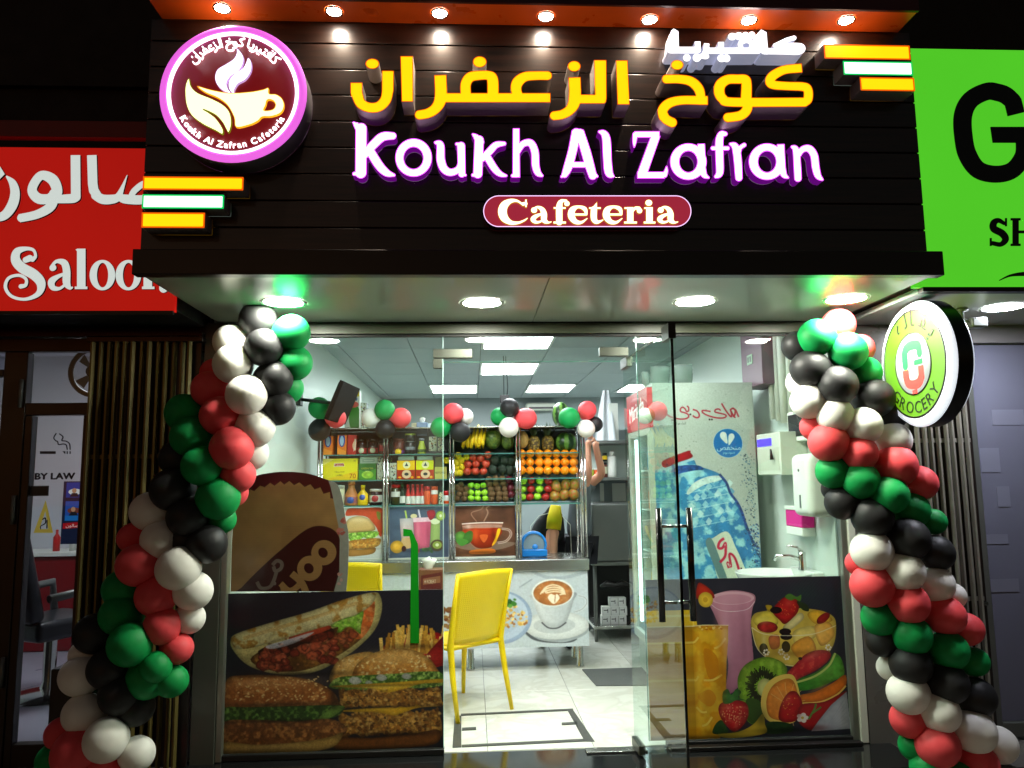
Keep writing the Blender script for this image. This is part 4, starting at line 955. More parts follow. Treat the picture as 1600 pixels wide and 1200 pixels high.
part('cup', shape_mb(cup, mpL, yl, 2.5, 6, 0.4), [ly, lo, lo], lg); part('leaf', shape_mb(leaf, mpL, yl, 2.5, 5, 0.4), [ly, lgm, lgm], lg)
rt = rI*0.885
def arc_text(chars, a0, a1, r, size, up, y0, y1, cc, gap=None):
    """chars set one by one along an arc; angles in degrees measured clockwise from the top"""
    ws = []
    for ch in chars:
        v, _ = text_tris(ch); ws.append(0.32 if ch == ' ' else (v[:, 0].max() if len(v) else 0.3)+0.03)
    tot = sum(ws); mb = MB(); s = 0
    for ch, w_ in zip(chars, ws):
        f = (s+w_/2)/tot; s += w_
        if ch == ' ': continue
        a = R(a0+(a1-a0)*f); rr = r if up else r-0.0
        x = cc[0]+rr*math.sin(a); z = cc[1]+rr*math.cos(a)
        text_mb(ch, size, x, z, y0, y1, mb, rot=(-a if up else PI-a))
    return mb
lat = 'Koukh Al Zafran Cafeteria'
part('curved_lettering', arc_text(lat, 243, 117, rI*0.925, 0.041, False, LF-0.008, LF-0.0005, c0), lw, lg)
ar = 'كوخ'
arv = '\uFEE5\uFE8D\uFEAE\uFED4\uFECB\uFEB0\uFEDF\uFE8D \uFEA5\uFEEE\uFEDB \uFE8E\uFEF3\uFEAE\uFEF4\uFE98\uFED3\uFE8E\uFEDB'
part('curved_lettering', arc_text(arv, -52, 52, rI*0.79, 0.062, True, LF-0.008, LF-0.0005, c0), lw, lg)

# lit coloured bars
M_['gface'] = mat('white_green_acrylic_lit', (220, 255, 235), 0.4, em=(225, 255, 240), es=2.0); M_['grim'] = mat('green_bar_edge', (0, 170, 80), 0.4, em=(0, 200, 90), es=1.1)
M_['bside'] = mat('bar_return_grey', (150, 140, 135), 0.4)
for (u0, v0, u1, v1, kind, L) in ((223, 276, 380.5, 297, 'y', 'longest yellow lit bar at the lower left of the sign board'), (222, 304, 350, 326, 'g', 'green edged white lit bar at the lower left of the sign board'),
    (221, 332, 320, 356, 'y', 'shortest yellow lit bar at the lower left corner of the sign board'), (1287.5, 70, 1422, 92.5, 'y', 'longest yellow lit bar at the top right of the sign board'),
    (1317.5, 96, 1426, 117.5, 'g', 'green edged white lit bar at the top right of the sign board'), (1344, 121, 1429, 142, 'y', 'shortest yellow lit bar at the top right of the sign board')):
    a = rect(u0, v0, u1, v1, PY-0.10)
    mbx = shape_mb([('p', [(a[0], -a[3]), (a[1], -a[3]), (a[1], -a[2]), (a[0], -a[2])])], lambda x, y: (x, -y), (PY-0.10, PY-0.002), 0.004, 0.007, 0.0004)
    solo('light_bar', mbx, [M_['yface'], M_['yrim'], M_['bside']] if kind == 'y' else [M_['gface'], M_['grim'], M_['bside']], L, 'light bar', 'lit bars on the sign board')

# round hanging sign of the grocery
XG = 2.27; gc = (XG, -0.70, 2.065); rg = 0.325; TH = 0.125
rs = thing('round_hanging_sign', 'round double sided lit grocery sign with a lime ring and a green and red emblem', 'sign', (XG+0.06, -0.7, 1.74))
def lx(prof): return MB().lathe(prof, (0, gc[1], gc[2]), 72, 0, 'x')
part('sign_drum', lx([(rg, XG+0.03), (rg, XG+TH-0.02)]), mat('black_drum_rim', (14, 14, 18), 0.3), rs)
wr = mat('white_bevel_lit', (235, 240, 245), 0.35, em=(225, 232, 245), es=0.75)
part('bevel_ring', lx([(rg*0.86, XG), (rg*0.95, XG+0.004), (rg, XG+0.03)]), wr, rs)
part('bevel_ring', lx([(rg*0.86, XG+TH), (rg*0.95, XG+TH-0.004), (rg, XG+TH-0.03)][::-1]), wr, rs)
part('dark_ring', lx([(rg*0.835, XG-0.002), (rg*0.862, XG-0.002), (rg*0.865, XG+0.004)]), M_['black'], rs)
part('sign_face', lx([(0.0, XG), (rg*0.835, XG)]), mat('lime_acrylic_lit', (46, 84, 6), 0.5, em=(140, 214, 30), es=0.62), rs)
part('sign_face', lx([(rg*0.86, XG+TH), (0.0, XG+TH)]), mat('lime_acrylic_lit_rear', (170, 215, 40), 0.35, em=(176, 226, 40), es=0.85), rs)
part('inner_disc', lx([(0.0, XG-0.002), (rg*0.475, XG-0.002), (rg*0.475, XG-0.0005)]), mat('white_disc_lit', (150, 156, 150), 0.5, em=(236, 248, 240), es=0.6), rs)
part('inner_ring', lx([(rg*0.475, XG-0.0025), (rg*0.5, XG-0.0025), (rg*0.5, XG-0.0005)]), M_['black'], rs)
# emblem drawn facing -X : drawing x grows with -y (viewer's right = towards the street)
def to_x(mb, x0):
    m2 = MB(); m2.v = [(x0+(y-0.0), gc[1]-x, gc[2]+z) for x, y, z in mb.v]; m2.f = mb.f; m2.m = mb.m; m2.sm = mb.sm; return m2
def em(shapes, m, nm):
    q = rg*0.475/100
    mb = shape_mb(shapes, lambda x, y: (x*q, -y*q), (-0.004, -0.0022), 2, 0, 0.3)
    part(nm, to_x(mb, XG), [m]*3, rs)
em([('s', SM([(45, -30, 15), (40, -55, 16), (10, -62, 16), (-20, -60, 16), (-40, -45, 17), (-42, -20, 17), (-42, 2, 15)])), ('b', [(10, -2, 9), (58, -2, 9)])], mat('emblem_green', (30, 150, 60), 0.4, em=(36, 160, 66), es=0.7), 'emblem')
em([('b', [(-42, 16, 17), (-42, 40, 17)]), ('s', SM([(-42, 38, 16), (-32, 62, 15), (0, 70, 15), (30, 66, 16), (46, 48, 16)])), ('b', [(46, 52, 15), (46, 12, 15)]), ('p', [(-10, 88), (16, 86), (16, 100), (-10, 100)])], mat('emblem_red', (225, 50, 45), 0.4, em=(226, 52, 48), es=0.75), 'emblem')
dk = mat('dark_green_print', (20, 34, 16), 0.4)
part('curved_lettering', to_x(arc_text('GROCERY', 236, 124, rg*0.785, 0.088, False, -0.0026, -0.0004, (0, 0)), XG), dk, rs)
part('curved_lettering', to_x(arc_text('\uFE93\uFEDF\uFE8E\uFED8\uFE91', -38, 60, rg*0.60, 0.125, True, -0.0026, -0.0004, (0, 0)), XG), dk, rs)
part('hanger_tube', MB().tube([(XG+0.06, -0.7, gc[2]+rg-0.01), (XG+0.06, -0.7, 2.402)], 0.012, 12), M_['graysteel'], rs)

# ================================================================ balloons
BC = {'G': (8, 146, 72), 'R': (232, 80, 86), 'W': (236, 234, 226), 'B': (36, 36, 37)}
BM = {}
for k, c in BC.items():
    m = mat({'G': 'green', 'R': 'red', 'W': 'white', 'B': 'black'}[k]+'_latex', c, 0.55 if k != 'B' else 0.5, spec=0.32, sss=0.0 if k == 'B' else 0.35, bump=0.02, bscale=25)
    BM[k] = m
def balloon_mesh(k, dent):
    n1, n2 = 20, 28; vs = []; prof = []
    for i in range(n1+1):
        t = PI*i/n1; r = math.sin(t); h = -math.cos(t)
        if h < 0: r *= (1-0.13*(-h)**1.8); h *= 1.16
        prof.append((max(r, 0.0), h))
    prof = [(0.05, -1.29), (0.08, -1.26), (0.035, -1.2)]+[p for p in prof if p[1] > -1.14]
    mb = MB().lathe(prof, (0, 0, 0), n2); me = to_mesh(mb, 'balloon', BM[k], (0, 0, 0)); return me
BME = {k: balloon_mesh(k, 0) for k in 'GRWB'}
CN = {'G': 'green balloon', 'R': 'red balloon', 'W': 'white balloon', 'B': 'black balloon'}
def add_balloons(parent, items, Y, dz, centre_fn, named=True):
    off = ROOT[parent.name]
    for it in items:
        u, v, r, k, lay = it
        y = Y-dz*lay; p = Vector(ay(u, v, y)); dist = float(np.dot(np.array(p)-CAM, Fv)); rad = r/FPX*dist
        o = bpy.data.objects.new('balloon', BME[k]); COL.objects.link(o); o.parent = parent
        o.location = p-off; s = rad/1.0
        ax_ = (p-centre_fn(p)); ax_ = ax_.normalized() if ax_.length > 1e-3 else Vector((0, -1, 0))
        ax_ = (ax_+Vector((random.uniform(-.25, .25), random.uniform(-.25, .25), random.uniform(-.25, .25)))).normalized()
        o.rotation_mode = 'QUATERNION'; o.rotation_quaternion = ax_.to_track_quat('Z', 'Y')
        o.scale = (s, s, s*random.uniform(0.97, 1.05)); o['label'] = CN[k]
LEFT = [(403,500,29,'B',1),(456,520,29,'G',1.6),(361,534,27,'W',1),(412,543,30,'B',2.2),(364,569,31,'W',2.3),(460,567,28,'G',0.8),(428,592,29,'B',1.7),(448,607,25,'G',0),(385,617,32,'W',2.8),(434,637,28,'B',1),
 (328,608,29,'R',1.3),(335,582,22,'R',0.3),(344,650,31,'R',2),(398,668,31,'W',1.5),(288,645,30,'G',1),(362,700,34,'R',2.7),(299,682,32,'G',1.8),(392,708,27,'W',0.3),(315,728,31,'G',2.7),(371,742,28,'R',1.4),(366,770,22,'R',0.1),
 (276,716,28,'B',0.8),(268,765,33,'B',1.9),(341,778,34,'G',2.0),(293,807,32,'B',2.0),(234,799,30,'W',1.1),(347,812,22,'G',0.7),(208,840,23,'R',0.4),(250,843,30,'W',1.6),(324,850,30,'B',1.9),(290,842,28,'B',1.0),
 (215,883,33,'R',2.0),(279,888,34,'W',2.6),(190,920,29,'G',0.8),(244,931,32,'R',1.8),(302,923,30,'W',1.7),(187,961,31,'G',1.5),(254,978,29,'R',2.0),(296,966,24,'W',0.8),(148,990,31,'B',0.8),(203,1007,34,'G',2.9),(277,1013,24,'R',1.4),
 (131,1023,22,'W',0.1),(168,1045,31,'B',1.8),(126,1056,31,'W',0.9),(244,1042,24,'G',2.5),(230,1060,32,'G',1.5),(268,1064,25,'G',1.4),(187,1085,32,'B',1.8),(212,1105,29,'B',1.0),(130,1115,31,'W',1.2),(98,1147,26,'R',0.3),
 (122,1177,40,'R',1.8),(166,1156,34,'W',2.5),(214,1178,27,'W',1.7),(84,1188,26,'G',0.5),(158,1205,30,'R',1.9),(110,1225,32,'G',1.6),(60,1228,28,'B',0.6),(180,1245,32,'R',1.6),(130,1270,34,'B',2.0),(75,1270,30,'W',1.0),(200,1290,30,'G',1.0),(150,1320,34,'W',2.0),(90,1320,32,'R',1.2)]
RIGHT = [(1246,541,24,'B',0.4),(1276,527,29,'G',1.9),(1310,508,26,'R',1.2),(1325,549,30,'G',2.4),(1343,545,23,'R',0.9),(1352,582,25,'G',1.4),(1266,577,30,'B',1.6),(1309,602,31,'B',2.7),(1366,622,30,'B',2.1),(1390,645,27,'B',1.2),(1250,598,22,'W',0.2),
 (1264,627,28,'W',1.3),(1305,649,28,'W',2.3),(1349,665,29,'W',2.6),(1396,688,28,'W',1.8),(1272,667,22,'R',0.5),(1295,691,31,'R',1.9),(1343,708,28,'R',2.5),(1400,728,33,'R',2.4),(1437,755,27,'R',1.6),(1302,737,27,'G',1.3),(1345,751,29,'G',2.4),(1389,773,30,'G',2.8),
 (1424,797,28,'G',1.8),(1458,815,20,'G',1.1),(1303,764,19,'B',0.4),(1316,785,27,'B',1.2),(1363,808,32,'B',2.3),(1352,781,26,'B',0.9),(1419,842,33,'B',2.6),(1462,864,28,'B',1.7),(1362,861,32,'W',2.2),(1413,893,31,'W',2.7),(1462,913,28,'W',1.9),(1488,931,20,'W',1.0),
 (1340,880,19,'R',0.6),(1363,915,33,'R',1.9),(1420,943,31,'R',2.6),(1477,962,30,'R',2.2),(1510,983,25,'R',1.3),(1374,966,28,'G',1.2),(1425,993,30,'G',2.4),(1482,1016,30,'G',2.4),(1522,1034,22,'G',1.2),(1379,1000,26,'B',0.8),(1423,1038,32,'B',2.2),(1480,1067,32,'B',2.5),(1524,1089,30,'B',1.6),
 (1390,1043,20,'W',0.2),(1419,1083,32,'W',2.0),(1468,1113,31,'W',2.6),(1522,1143,33,'W',2.2),(1561,1164,28,'W',1.2),(1420,1124,28,'R',1.3),(1465,1165,33,'R',2.5),(1528,1192,30,'R',2.0),(1428,1165,23,'G',0.9),(1452,1200,29,'G',1.8),(1500,1225,32,'G',2.4),(1555,1235,28,'B',1.4),(1470,1250,32,'B',2.0),(1430,1240,26,'W',0.8),(1530,1265,32,'B',2.2),(1490,1295,33,'W',2.2),(1560,1300,30,'R',1.2)]
def axis_fn(pts):
    P = [Vector(ay(u, v, -0.36)) for u, v in pts]
    def f(p):
        for a, b in zip(P[:-1], P[1:]):
            if a.z >= p.z >= b.z: return a.lerp(b, (a.z-p.z)/(a.z-b.z))
        return P[0] if p.z > P[0].z else P[-1]
    return f
la = axis_fn([(412, 520), (385, 600), (350, 690), (300, 790), (262, 880), (225, 980), (190, 1060), (150, 1160), (110, 1330)])
ra = axis_fn([(1300, 520), (1310, 600), (1345, 690), (1385, 800), (1420, 900), (1450, 1000), (1475, 1090), (1500, 1190), (1510, 1320)])
b1 = thing('balloon_column', 'left spiral balloon column in green, red, white and black leaning over the folding gate', 'balloon column', (-1.6, -0.55, -0.15), 'spiral balloon columns either side of the entrance')
b2 = thing('balloon_column', 'right spiral balloon column in red, green, black and white reaching under the round grocery sign', 'balloon column', (2.4, -0.55, -0.15), 'spiral balloon columns either side of the entrance')
add_balloons(b1, LEFT, -0.36, 0.058, la); add_balloons(b2, RIGHT, -0.36, 0.058, ra)
for b_, pts in ((b1, [(400, 478), (385, 600), (350, 690), (300, 790), (262, 880), (225, 980), (190, 1060), (150, 1160), (110, 1330)]), (b2, [(1300, 478), (1310, 600), (1345, 690), (1385, 800), (1420, 900), (1450, 1000), (1475, 1090), (1500, 1190), (1510, 1320)])):
    part('support_cord', MB().tube([ay(u, v, -0.34) for u, v in pts], 0.006, 8), M_['white'], b_)
CL = [([(499,637.5,17,'G',1),(525,653,16,'R',0.6),(499,672,17,'B',0.2)], 'balloon cluster of green, red and black at the far left end of the rack'),
 ([(580,653,15,'W',0.1),(601,640,16,'G',1.2),(626,653,16,'R',0.5),(602,671,15.5,'B',0.9)], 'balloon cluster with white left, green top and black bottom over the jars'),
 ([(689,667.5,16,'G',0.6),(708,646,16.5,'R',1.3),(727,651,13,'W',0.0),(719,675,16,'B',1)], 'balloon cluster of green, red, white and black beside the bananas'),
 ([(780,651,14,'G',0.1),(796,637,15,'B',1.2),(822,654,16.5,'R',0.6),(795,668,15.5,'W',1.3)], 'balloon cluster with black on top and white below over the papaya'),
 ([(889,653,16.5,'G',1),(917.5,641,14.5,'R',1.1),(916,670,14,'W',1.2),(929,663,12.5,'B',0.0)], 'balloon cluster at the right end of the rack over the watermelon')]
for its, L in CL:
    c = Vector(ay(sum(i[0] for i in its)/len(its), sum(i[1] for i in its)/len(its), 1.74))
    t_ = thing('balloon_cluster', L, 'balloon cluster', c, 'small balloon clusters along the top of the rack')
    add_balloons(t_, its, 1.74, 0.05, lambda p, c=c: c)
t_ = thing('balloon_cluster', 'added white and pink red balloon pair standing in for a reflection in the door leaf', 'balloon cluster', ay(1018, 646, 0.75), 'small balloon clusters along the top of the rack')
add_balloons(t_, [(1008,650,12.5,'W',0),(1028,642.5,15,'R',0.5)], 0.75, 0.05, lambda p: Vector(ay(1018, 646, 0.8)))  # added balloons, a solid stand-in for the cluster mirrored in the door leaf
# ================================================================ printed posters (flat prints, drawn from what the photograph shows)
rnd = random.Random(3)
def seeds(cv, pts_fn, n, r, col, rot=30):
    for _ in range(n):
        x, y = pts_fn(); cv.ell(x, y, r, r*0.55, col, rot=rnd.uniform(-60, 60))
def blobs(cv, n, x0, x1, y0, y1, r0, r1, cols, **kw):
    for _ in range(n):
        x, y, r = rnd.uniform(x0, x1), rnd.uniform(y0, y1), rnd.uniform(r0, r1)
        P = [(x+r*rnd.uniform(0.7, 1.25)*math.cos(q), y+r*rnd.uniform(0.6, 1.1)*math.sin(q)) for q in np.linspace(0, 2*PI, 9, endpoint=False)]
        cv.poly(P, rnd.choice(cols), **kw)
# ---- left burger poster; crop scale 2.5 from (340,720)
cv = Canvas(350, 917, 695, 1192, 2.4, (30, 31, 40)); cv.tf(2.5, 340, 720)
for i in range(40):
    cv.line([(500+i*16, 495), (100+i*16, 895)], 5, (40, 42, 54), False, alpha=0.6)
cv.poly([(40, 702), (62, 668), (200, 622), (350, 580), (480, 532), (600, 500), (632, 515), (640, 580), (612, 665), (540, 745), (455, 805), (380, 840), (300, 852), (200, 842), (110, 805), (55, 745)], (188, 176, 112), noise=0.18, cell=14, shade=0.35, sk=9)
cv.poly([(120, 780), (220, 715), (330, 690), (460, 650), (560, 600), (600, 560), (605, 620), (560, 700), (480, 765), (390, 815), (300, 838), (200, 830)], (96, 62, 26), noise=0.3, cell=10, mott=(140, 96, 40), mt=0.55, shade=0.4)
cv.poly([(540, 600), (600, 540), (612, 560), (600, 640), (560, 700), (530, 690)], (190, 96, 42), noise=0.3, cell=8, mott=(214, 130, 70), mt=0.55)
cv.poly([(150, 745), (300, 690), (430, 650), (440, 700), (330, 740), (220, 790)], (40, 22, 16))
blobs(cv, 26, 160, 300, 735, 822, 14, 26, [(150, 62, 40), (176, 82, 52), (120, 44, 28)], shade=0.55, sk=3, noise=0.25, cell=3)
blobs(cv, 34, 325, 455, 675, 800, 15, 28, [(156, 66, 40), (182, 88, 54), (128, 46, 30)], shade=0.55, sk=3, noise=0.25, cell=3)
blobs(cv, 10, 470, 525, 675, 735, 13, 22, [(186, 100, 58), (160, 76, 42)], shade=0.5, sk=3, noise=0.25, cell=3)
cv.poly([(270, 688), (350, 655), (420, 640), (436, 655), (380, 678), (300, 705)], (196, 74, 44), shade=0.3)
cv.poly([(180, 725), (260, 700), (370, 668), (300, 712), (210, 738)], (200, 205, 215), alpha=0.85)
cv.poly([(42, 700), (62, 668), (200, 622), (350, 578), (480, 530), (600, 500), (612, 530), (575, 575), (480, 625), (380, 655), (250, 695), (150, 725), (70, 735)], (206, 196, 140), noise=0.12, cell=12, shade=0.4, sk=6, mott=(172, 128, 56), mt=0.62)
cv.line([(90, 690), (250, 640), (400, 595), (540, 545)], 16, (196, 150, 76), alpha=0.6)
cv.poly([(436, 640), (480, 615), (530, 600), (565, 582), (562, 620), (556, 655), (555, 682), (530, 662), (512, 650), (492, 655), (478, 672), (460, 672), (466, 650), (445, 650)], (126, 178, 56), noise=0.3, cell=5, shade=0.4, sk=3, mott=(170, 205, 96), mt=0.58)
# fries
cv.poly([(650, 735), (760, 700), (880, 690), (880, 830), (760, 800), (655, 780)], (168, 22, 22), shade=0.3)
for i in range(46):
    x = rnd.uniform(642, 878); y = rnd.uniform(645, 720)-abs(x-800)*0.02; dx = rnd.uniform(-24, 24)
    cv.line([(x+dx, y), (x, 775)], rnd.uniform(11, 15), rnd.choice([(226, 176, 74), (204, 148, 52), (238, 196, 100), (180, 122, 40)]), False, noise=0.15, cell=6)
cv.poly([(822, 775), (895, 690), (895, 830), (845, 830)], (150, 22, 22), False, shade=0.3)
# right burger
cv.poly([(436, 885), (440, 840), (470, 795), (530, 768), (600, 762), (615, 800), (560, 880), (480, 900)], (214, 164, 84), noise=0.12, shade=0.45, sk=8, mott=(190, 128, 52), mt=0.6)
cv.poly([(528, 880), (540, 815), (600, 770), (680, 750), (760, 755), (825, 790), (862, 840), (880, 890), (760, 905), (600, 905)], (206, 144, 62), col2=(188, 116, 44), noise=0.14, shade=0.5, sk=9, mott=(224, 172, 92), mt=0.6)
seeds(cv, lambda: (rnd.uniform(560, 850), rnd.uniform(770, 860)), 46, 6, (240, 214, 150)); seeds(cv, lambda: (rnd.uniform(460, 560), rnd.uniform(790, 860)), 12, 5, (240, 214, 150))
cv.poly([(436, 895), (470, 868), (560, 862), (700, 858), (800, 852), (880, 860), (884, 915), (700, 925), (520, 925), (440, 912)], (66, 104, 36), noise=0.4, cell=4, mott=(150, 182, 90), mt=0.56)
for x, y, s in ((535, 885, 26), (640, 875, 22), (740, 872, 20), (590, 895, 15)): cv.poly([(x-s, y), (x-s*.4, y-s*.7), (x+s*.6, y-s*.5), (x+s, y+s*.2), (x, y+s*.6)], (222, 228, 214), shade=0.3)
def fried(y0, y1, sd):
    top = [(470+i*21, y0+rnd.uniform(-8, 10)+12*math.sin(i*.5)) for i in range(20)]; bot = [(884-i*21, y1+rnd.uniform(-12, 10)) for i in range(20)]
    cv.poly(top+bot, (150, 96, 34), noise=0.35, cell=5, mott=(206, 152, 70), mt=0.54, shade=0.4, sk=7)
    for _ in range(150):
        x, y, r = rnd.uniform(480, 880), rnd.uniform(y0+6, y1-4), rnd.uniform(4, 11)
        cv.ell(x, y, r, r*0.7, rnd.choice([(222, 170, 88), (176, 116, 44), (122, 74, 26), (196, 140, 60)]), rot=rnd.uniform(0, 90), shade=0.4, sk=2)
fried(1015, 1120, 1)
cv.poly([(470, 1012), (560, 1005), (700, 1000), (880, 985), (884, 1002), (790, 1008), (735, 1025), (690, 1038), (620, 1022), (520, 1018)], (236, 178, 32), shade=0.3)
fried(915, 1000, 2)
cv.poly([(440, 905), (560, 900), (700, 895), (884, 886), (884, 902), (800, 905), (730, 925), (660, 938), (600, 918), (500, 912)], (244, 190, 44), shade=0.3)
cv.poly([(455, 1170), (475, 1125), (600, 1130), (760, 1118), (868, 1105), (872, 1150), (820, 1172), (620, 1178)], (120, 70, 30), noise=0.15, shade=0.5, sk=6)
# left burger
cv.poly([(20, 1200), (20, 985), (30, 865), (100, 848), (200, 850), (300, 862), (390, 890), (450, 930), (474, 975), (470, 1000), (300, 1010), (100, 1000)], (176, 104, 46), col2=(120, 64, 26), noise=0.14, shade=0.5, sk=10, mott=(206, 140, 76), mt=0.6)
seeds(cv, lambda: (rnd.uniform(60, 430), rnd.uniform(862, 960)), 110, 5, (238, 208, 140))
cv.poly([(22, 1040), (22, 985), (120, 985), (300, 985), (420, 985), (486, 990), (494, 1005), (450, 1040), (300, 1052), (120, 1048)], (46, 76, 28), noise=0.4, cell=5, mott=(96, 136, 56), mt=0.58)
cv.poly([(390, 1045), (420, 1015), (460, 990), (492, 1000), (450, 1035), (410, 1052)], (120, 164, 66), shade=0.3)
cv.poly([(22, 1130), (22, 1045), (150, 1040), (300, 1050), (440, 1045), (505, 1085), (480, 1120), (380, 1140), (200, 1150)], (124, 74, 36), noise=0.3, cell=6, mott=(176, 116, 60), mt=0.56, shade=0.35)
cv.poly([(22, 1185), (22, 1130), (160, 1145), (330, 1138), (440, 1120), (490, 1105), (450, 1165), (300, 1185)], (190, 150, 76), noise=0.12, shade=0.4)
# soft photographic light on the food
for a_ in ((680, 790, 150, 38, (246, 206, 130), .5), (500, 810, 40, 26, (244, 206, 140), .4), (230, 885, 190, 36, (228, 168, 104), .5), (120, 880, 60, 20, (240, 196, 140), .3), (420, 600, 120, 16, (236, 226, 176), .45, -22), (180, 665, 90, 14, (232, 222, 170), .4, -18),
    (640, 915, 120, 10, (255, 224, 110), .5), (640, 1010, 90, 8, (255, 214, 90), .4), (210, 1155, 180, 14, (226, 190, 120), .4), (380, 735, 60, 16, (226, 130, 96), .25), (220, 770, 50, 14, (220, 120, 90), .25),
    (250, 978, 260, 12, (30, 20, 10), .5), (250, 1048, 260, 10, (22, 16, 8), .5), (660, 908, 230, 7, (40, 28, 10), .4), (660, 1000, 220, 7, (40, 22, 8), .5), (680, 1118, 220, 12, (26, 14, 6), .6), (300, 850, 300, 12, (12, 10, 10), .55), (455, 960, 22, 60, (20, 12, 8), .5), (440, 850, 14, 50, (14, 12, 12), .5),
    (340, 705, 160, 12, (34, 14, 8), .5, -16), (760, 742, 130, 14, (20, 10, 8), .45), (80, 1190, 400, 30, (8, 6, 6), .6), (700, 1195, 300, 26, (8, 6, 6), .7)): cv.soft(*a_[:4], a_[4], a_[5], rot=(a_[6] if len(a_) > 6 else 0))
for _ in range(90):
    x, y = rnd.uniform(480, 875), rnd.choice([rnd.uniform(925, 990), rnd.uniform(1025, 1110)]); cv.soft(x, y, rnd.uniform(5, 10), rnd.uniform(3, 6), rnd.choice([(246, 206, 130), (60, 34, 12)]), .55)
for _ in range(60):
    x, y = rnd.uniform(160, 520), rnd.uniform(690, 810)
    if abs(y-(835-(x*0.28))) < 70: cv.soft(x, y, rnd.uniform(5, 9), rnd.uniform(3, 6), rnd.choice([(236, 150, 110), (60, 20, 12), (50, 16, 10)]), .55)
CV_BURGER = cv
# ---- fruit poster; crop scale 3.528 from (1040,860)
cv = Canvas(1078, 900, 1337, 1168, 2.4, (40, 41, 52)); cv.tf(3.528, 1040, 860)
for i in range(40): cv.line([(600+i*22, 140), (200+i*22, 560)], 7, (48, 50, 62), False, alpha=0.5)
cv.poly([(240, 285), (260, 245), (380, 215), (500, 235), (522, 270), (500, 330), (486, 420), (488, 520), (490, 640), (470, 700), (360, 820), (320, 800), (340, 640), (300, 450), (270, 360)], (206, 142, 164), col2=(176, 112, 140), gdir=(0, 1), noise=0.03, shade=0.18, sk=8)
cv.ell(382, 262, 132, 40, (222, 176, 190)); cv.ell(384, 268, 112, 30, (206, 148, 168))
cv.line([(246, 290), (300, 330), (380, 342), (470, 330), (516, 285)], 4, (236, 210, 220))
cv.poly([(168, 262), (180, 170), (220, 180), (268, 225), (272, 262), (220, 240)], (190, 46, 30), shade=0.3); cv.ell(222, 268, 44, 46, (236, 196, 60), shade=0.25, noise=0.1); cv.ell(220, 268, 14, 16, (206, 160, 40))
cv.poly([(105, 440), (105, 300), (130, 320), (155, 370), (162, 440)], (240, 200, 40)); cv.line([(112, 320), (138, 370), (146, 440)], 5, (250, 226, 120))
cv.poly([(100, 430), (160, 418), (350, 422), (345, 520), (330, 640), (320, 800), (300, 1000), (270, 1090), (110, 1090), (100, 700)], (228, 158, 14), False, noise=0.16, cell=20, mott=(244, 190, 40), mt=0.5, shade=0.2, sk=8)
for x0, y0, x1, y1 in ((120, 520, 170, 490), (260, 560, 330, 500), (130, 740, 160, 720), (190, 745, 300, 715), (140, 900, 200, 930), (170, 1010, 230, 960)): cv.line([(x0, y0), ((x0+x1)/2, (y0+y1)/2+14), (x1, y1)], 12, (248, 212, 90))
cv.poly([(200, 560), (270, 600), (280, 700), (230, 740), (205, 680)], (214, 130, 8), alpha=0.7); cv.poly([(150, 840), (220, 800), (260, 850), (220, 900)], (216, 134, 12), alpha=0.7)
blobs(cv, 12, 180, 320, 425, 450, 5, 10, [(200, 120, 20), (250, 220, 120)])
cv.line([(105, 428), (200, 420), (352, 424)], 5, (240, 224, 170))
# bowl
cv.poly([(488, 440), (500, 370), (560, 345), (740, 330), (900, 345), (985, 385), (1000, 450), (975, 560), (900, 640), (760, 680), (620, 650), (520, 570)], (214, 186, 74), noise=0.14, cell=16, shade=0.3, sk=9)
for pts, c in (([(500, 400), (560, 350), (620, 350), (650, 420), (560, 450)], (226, 206, 70)), ([(830, 370), (880, 345), (940, 365), (980, 410), (880, 430)], (240, 186, 50)), ([(680, 440), (780, 360), (808, 390), (740, 450), (700, 460)], (236, 222, 150)), ([(740, 470), (860, 440), (875, 500), (760, 560)], (238, 214, 110)), ([(870, 440), (960, 420), (985, 500), (900, 560)], (244, 182, 70)), ([(720, 560), (830, 500), (870, 590), (780, 640)], (240, 168, 50)), ([(590, 500), (650, 490), (650, 560), (600, 570)], (220, 120, 70)), ([(580, 310), (620, 315), (600, 350)], (230, 190, 40))): cv.poly(pts, c, shade=0.35, sk=5, noise=0.1)
for x, y, rx, ry, rt_ in ((585, 440, 62, 34, 5), (925, 395, 48, 24, -35)): cv.ell(x, y, rx, ry, (176, 36, 34), rot=rt_, shade=0.4, noise=0.25)
cv.poly([(620, 350), (650, 300), (700, 262), (750, 262), (782, 300), (775, 350), (740, 390), (690, 425), (660, 400)], (178, 24, 26), noise=0.12, shade=0.45, sk=7); blobs(cv, 26, 650, 760, 285, 390, 2, 4, [(226, 120, 60)])
cv.poly([(700, 262), (730, 242), (770, 262), (800, 250), (790, 290), (760, 275), (735, 285)], (72, 112, 40)); cv.poly([(770, 290), (830, 310), (840, 350), (800, 340)], (40, 48, 24))
for x, y in ((690, 470), (695, 500), (642, 340)): cv.ell(x, y, 36, 20, (36, 16, 22), shade=0.4)
for x, y in ((555, 570), (690, 560)): cv.ell(x, y, 26, 34, (70, 60, 26), shade=0.3)
cv.line([(490, 440), (560, 480), (700, 494), (860, 488), (1000, 440)], 5, (242, 236, 200), alpha=0.8); cv.line([(490, 440), (520, 570), (620, 650), (760, 680)], 5, (240, 232, 190), alpha=0.7)
for x, y in ((570, 590), (660, 590), (690, 620), (945, 570)): 
    for q in range(6): cv.ell(x+14*math.cos(q), y+14*math.sin(q), 6, 6, (240, 238, 226))
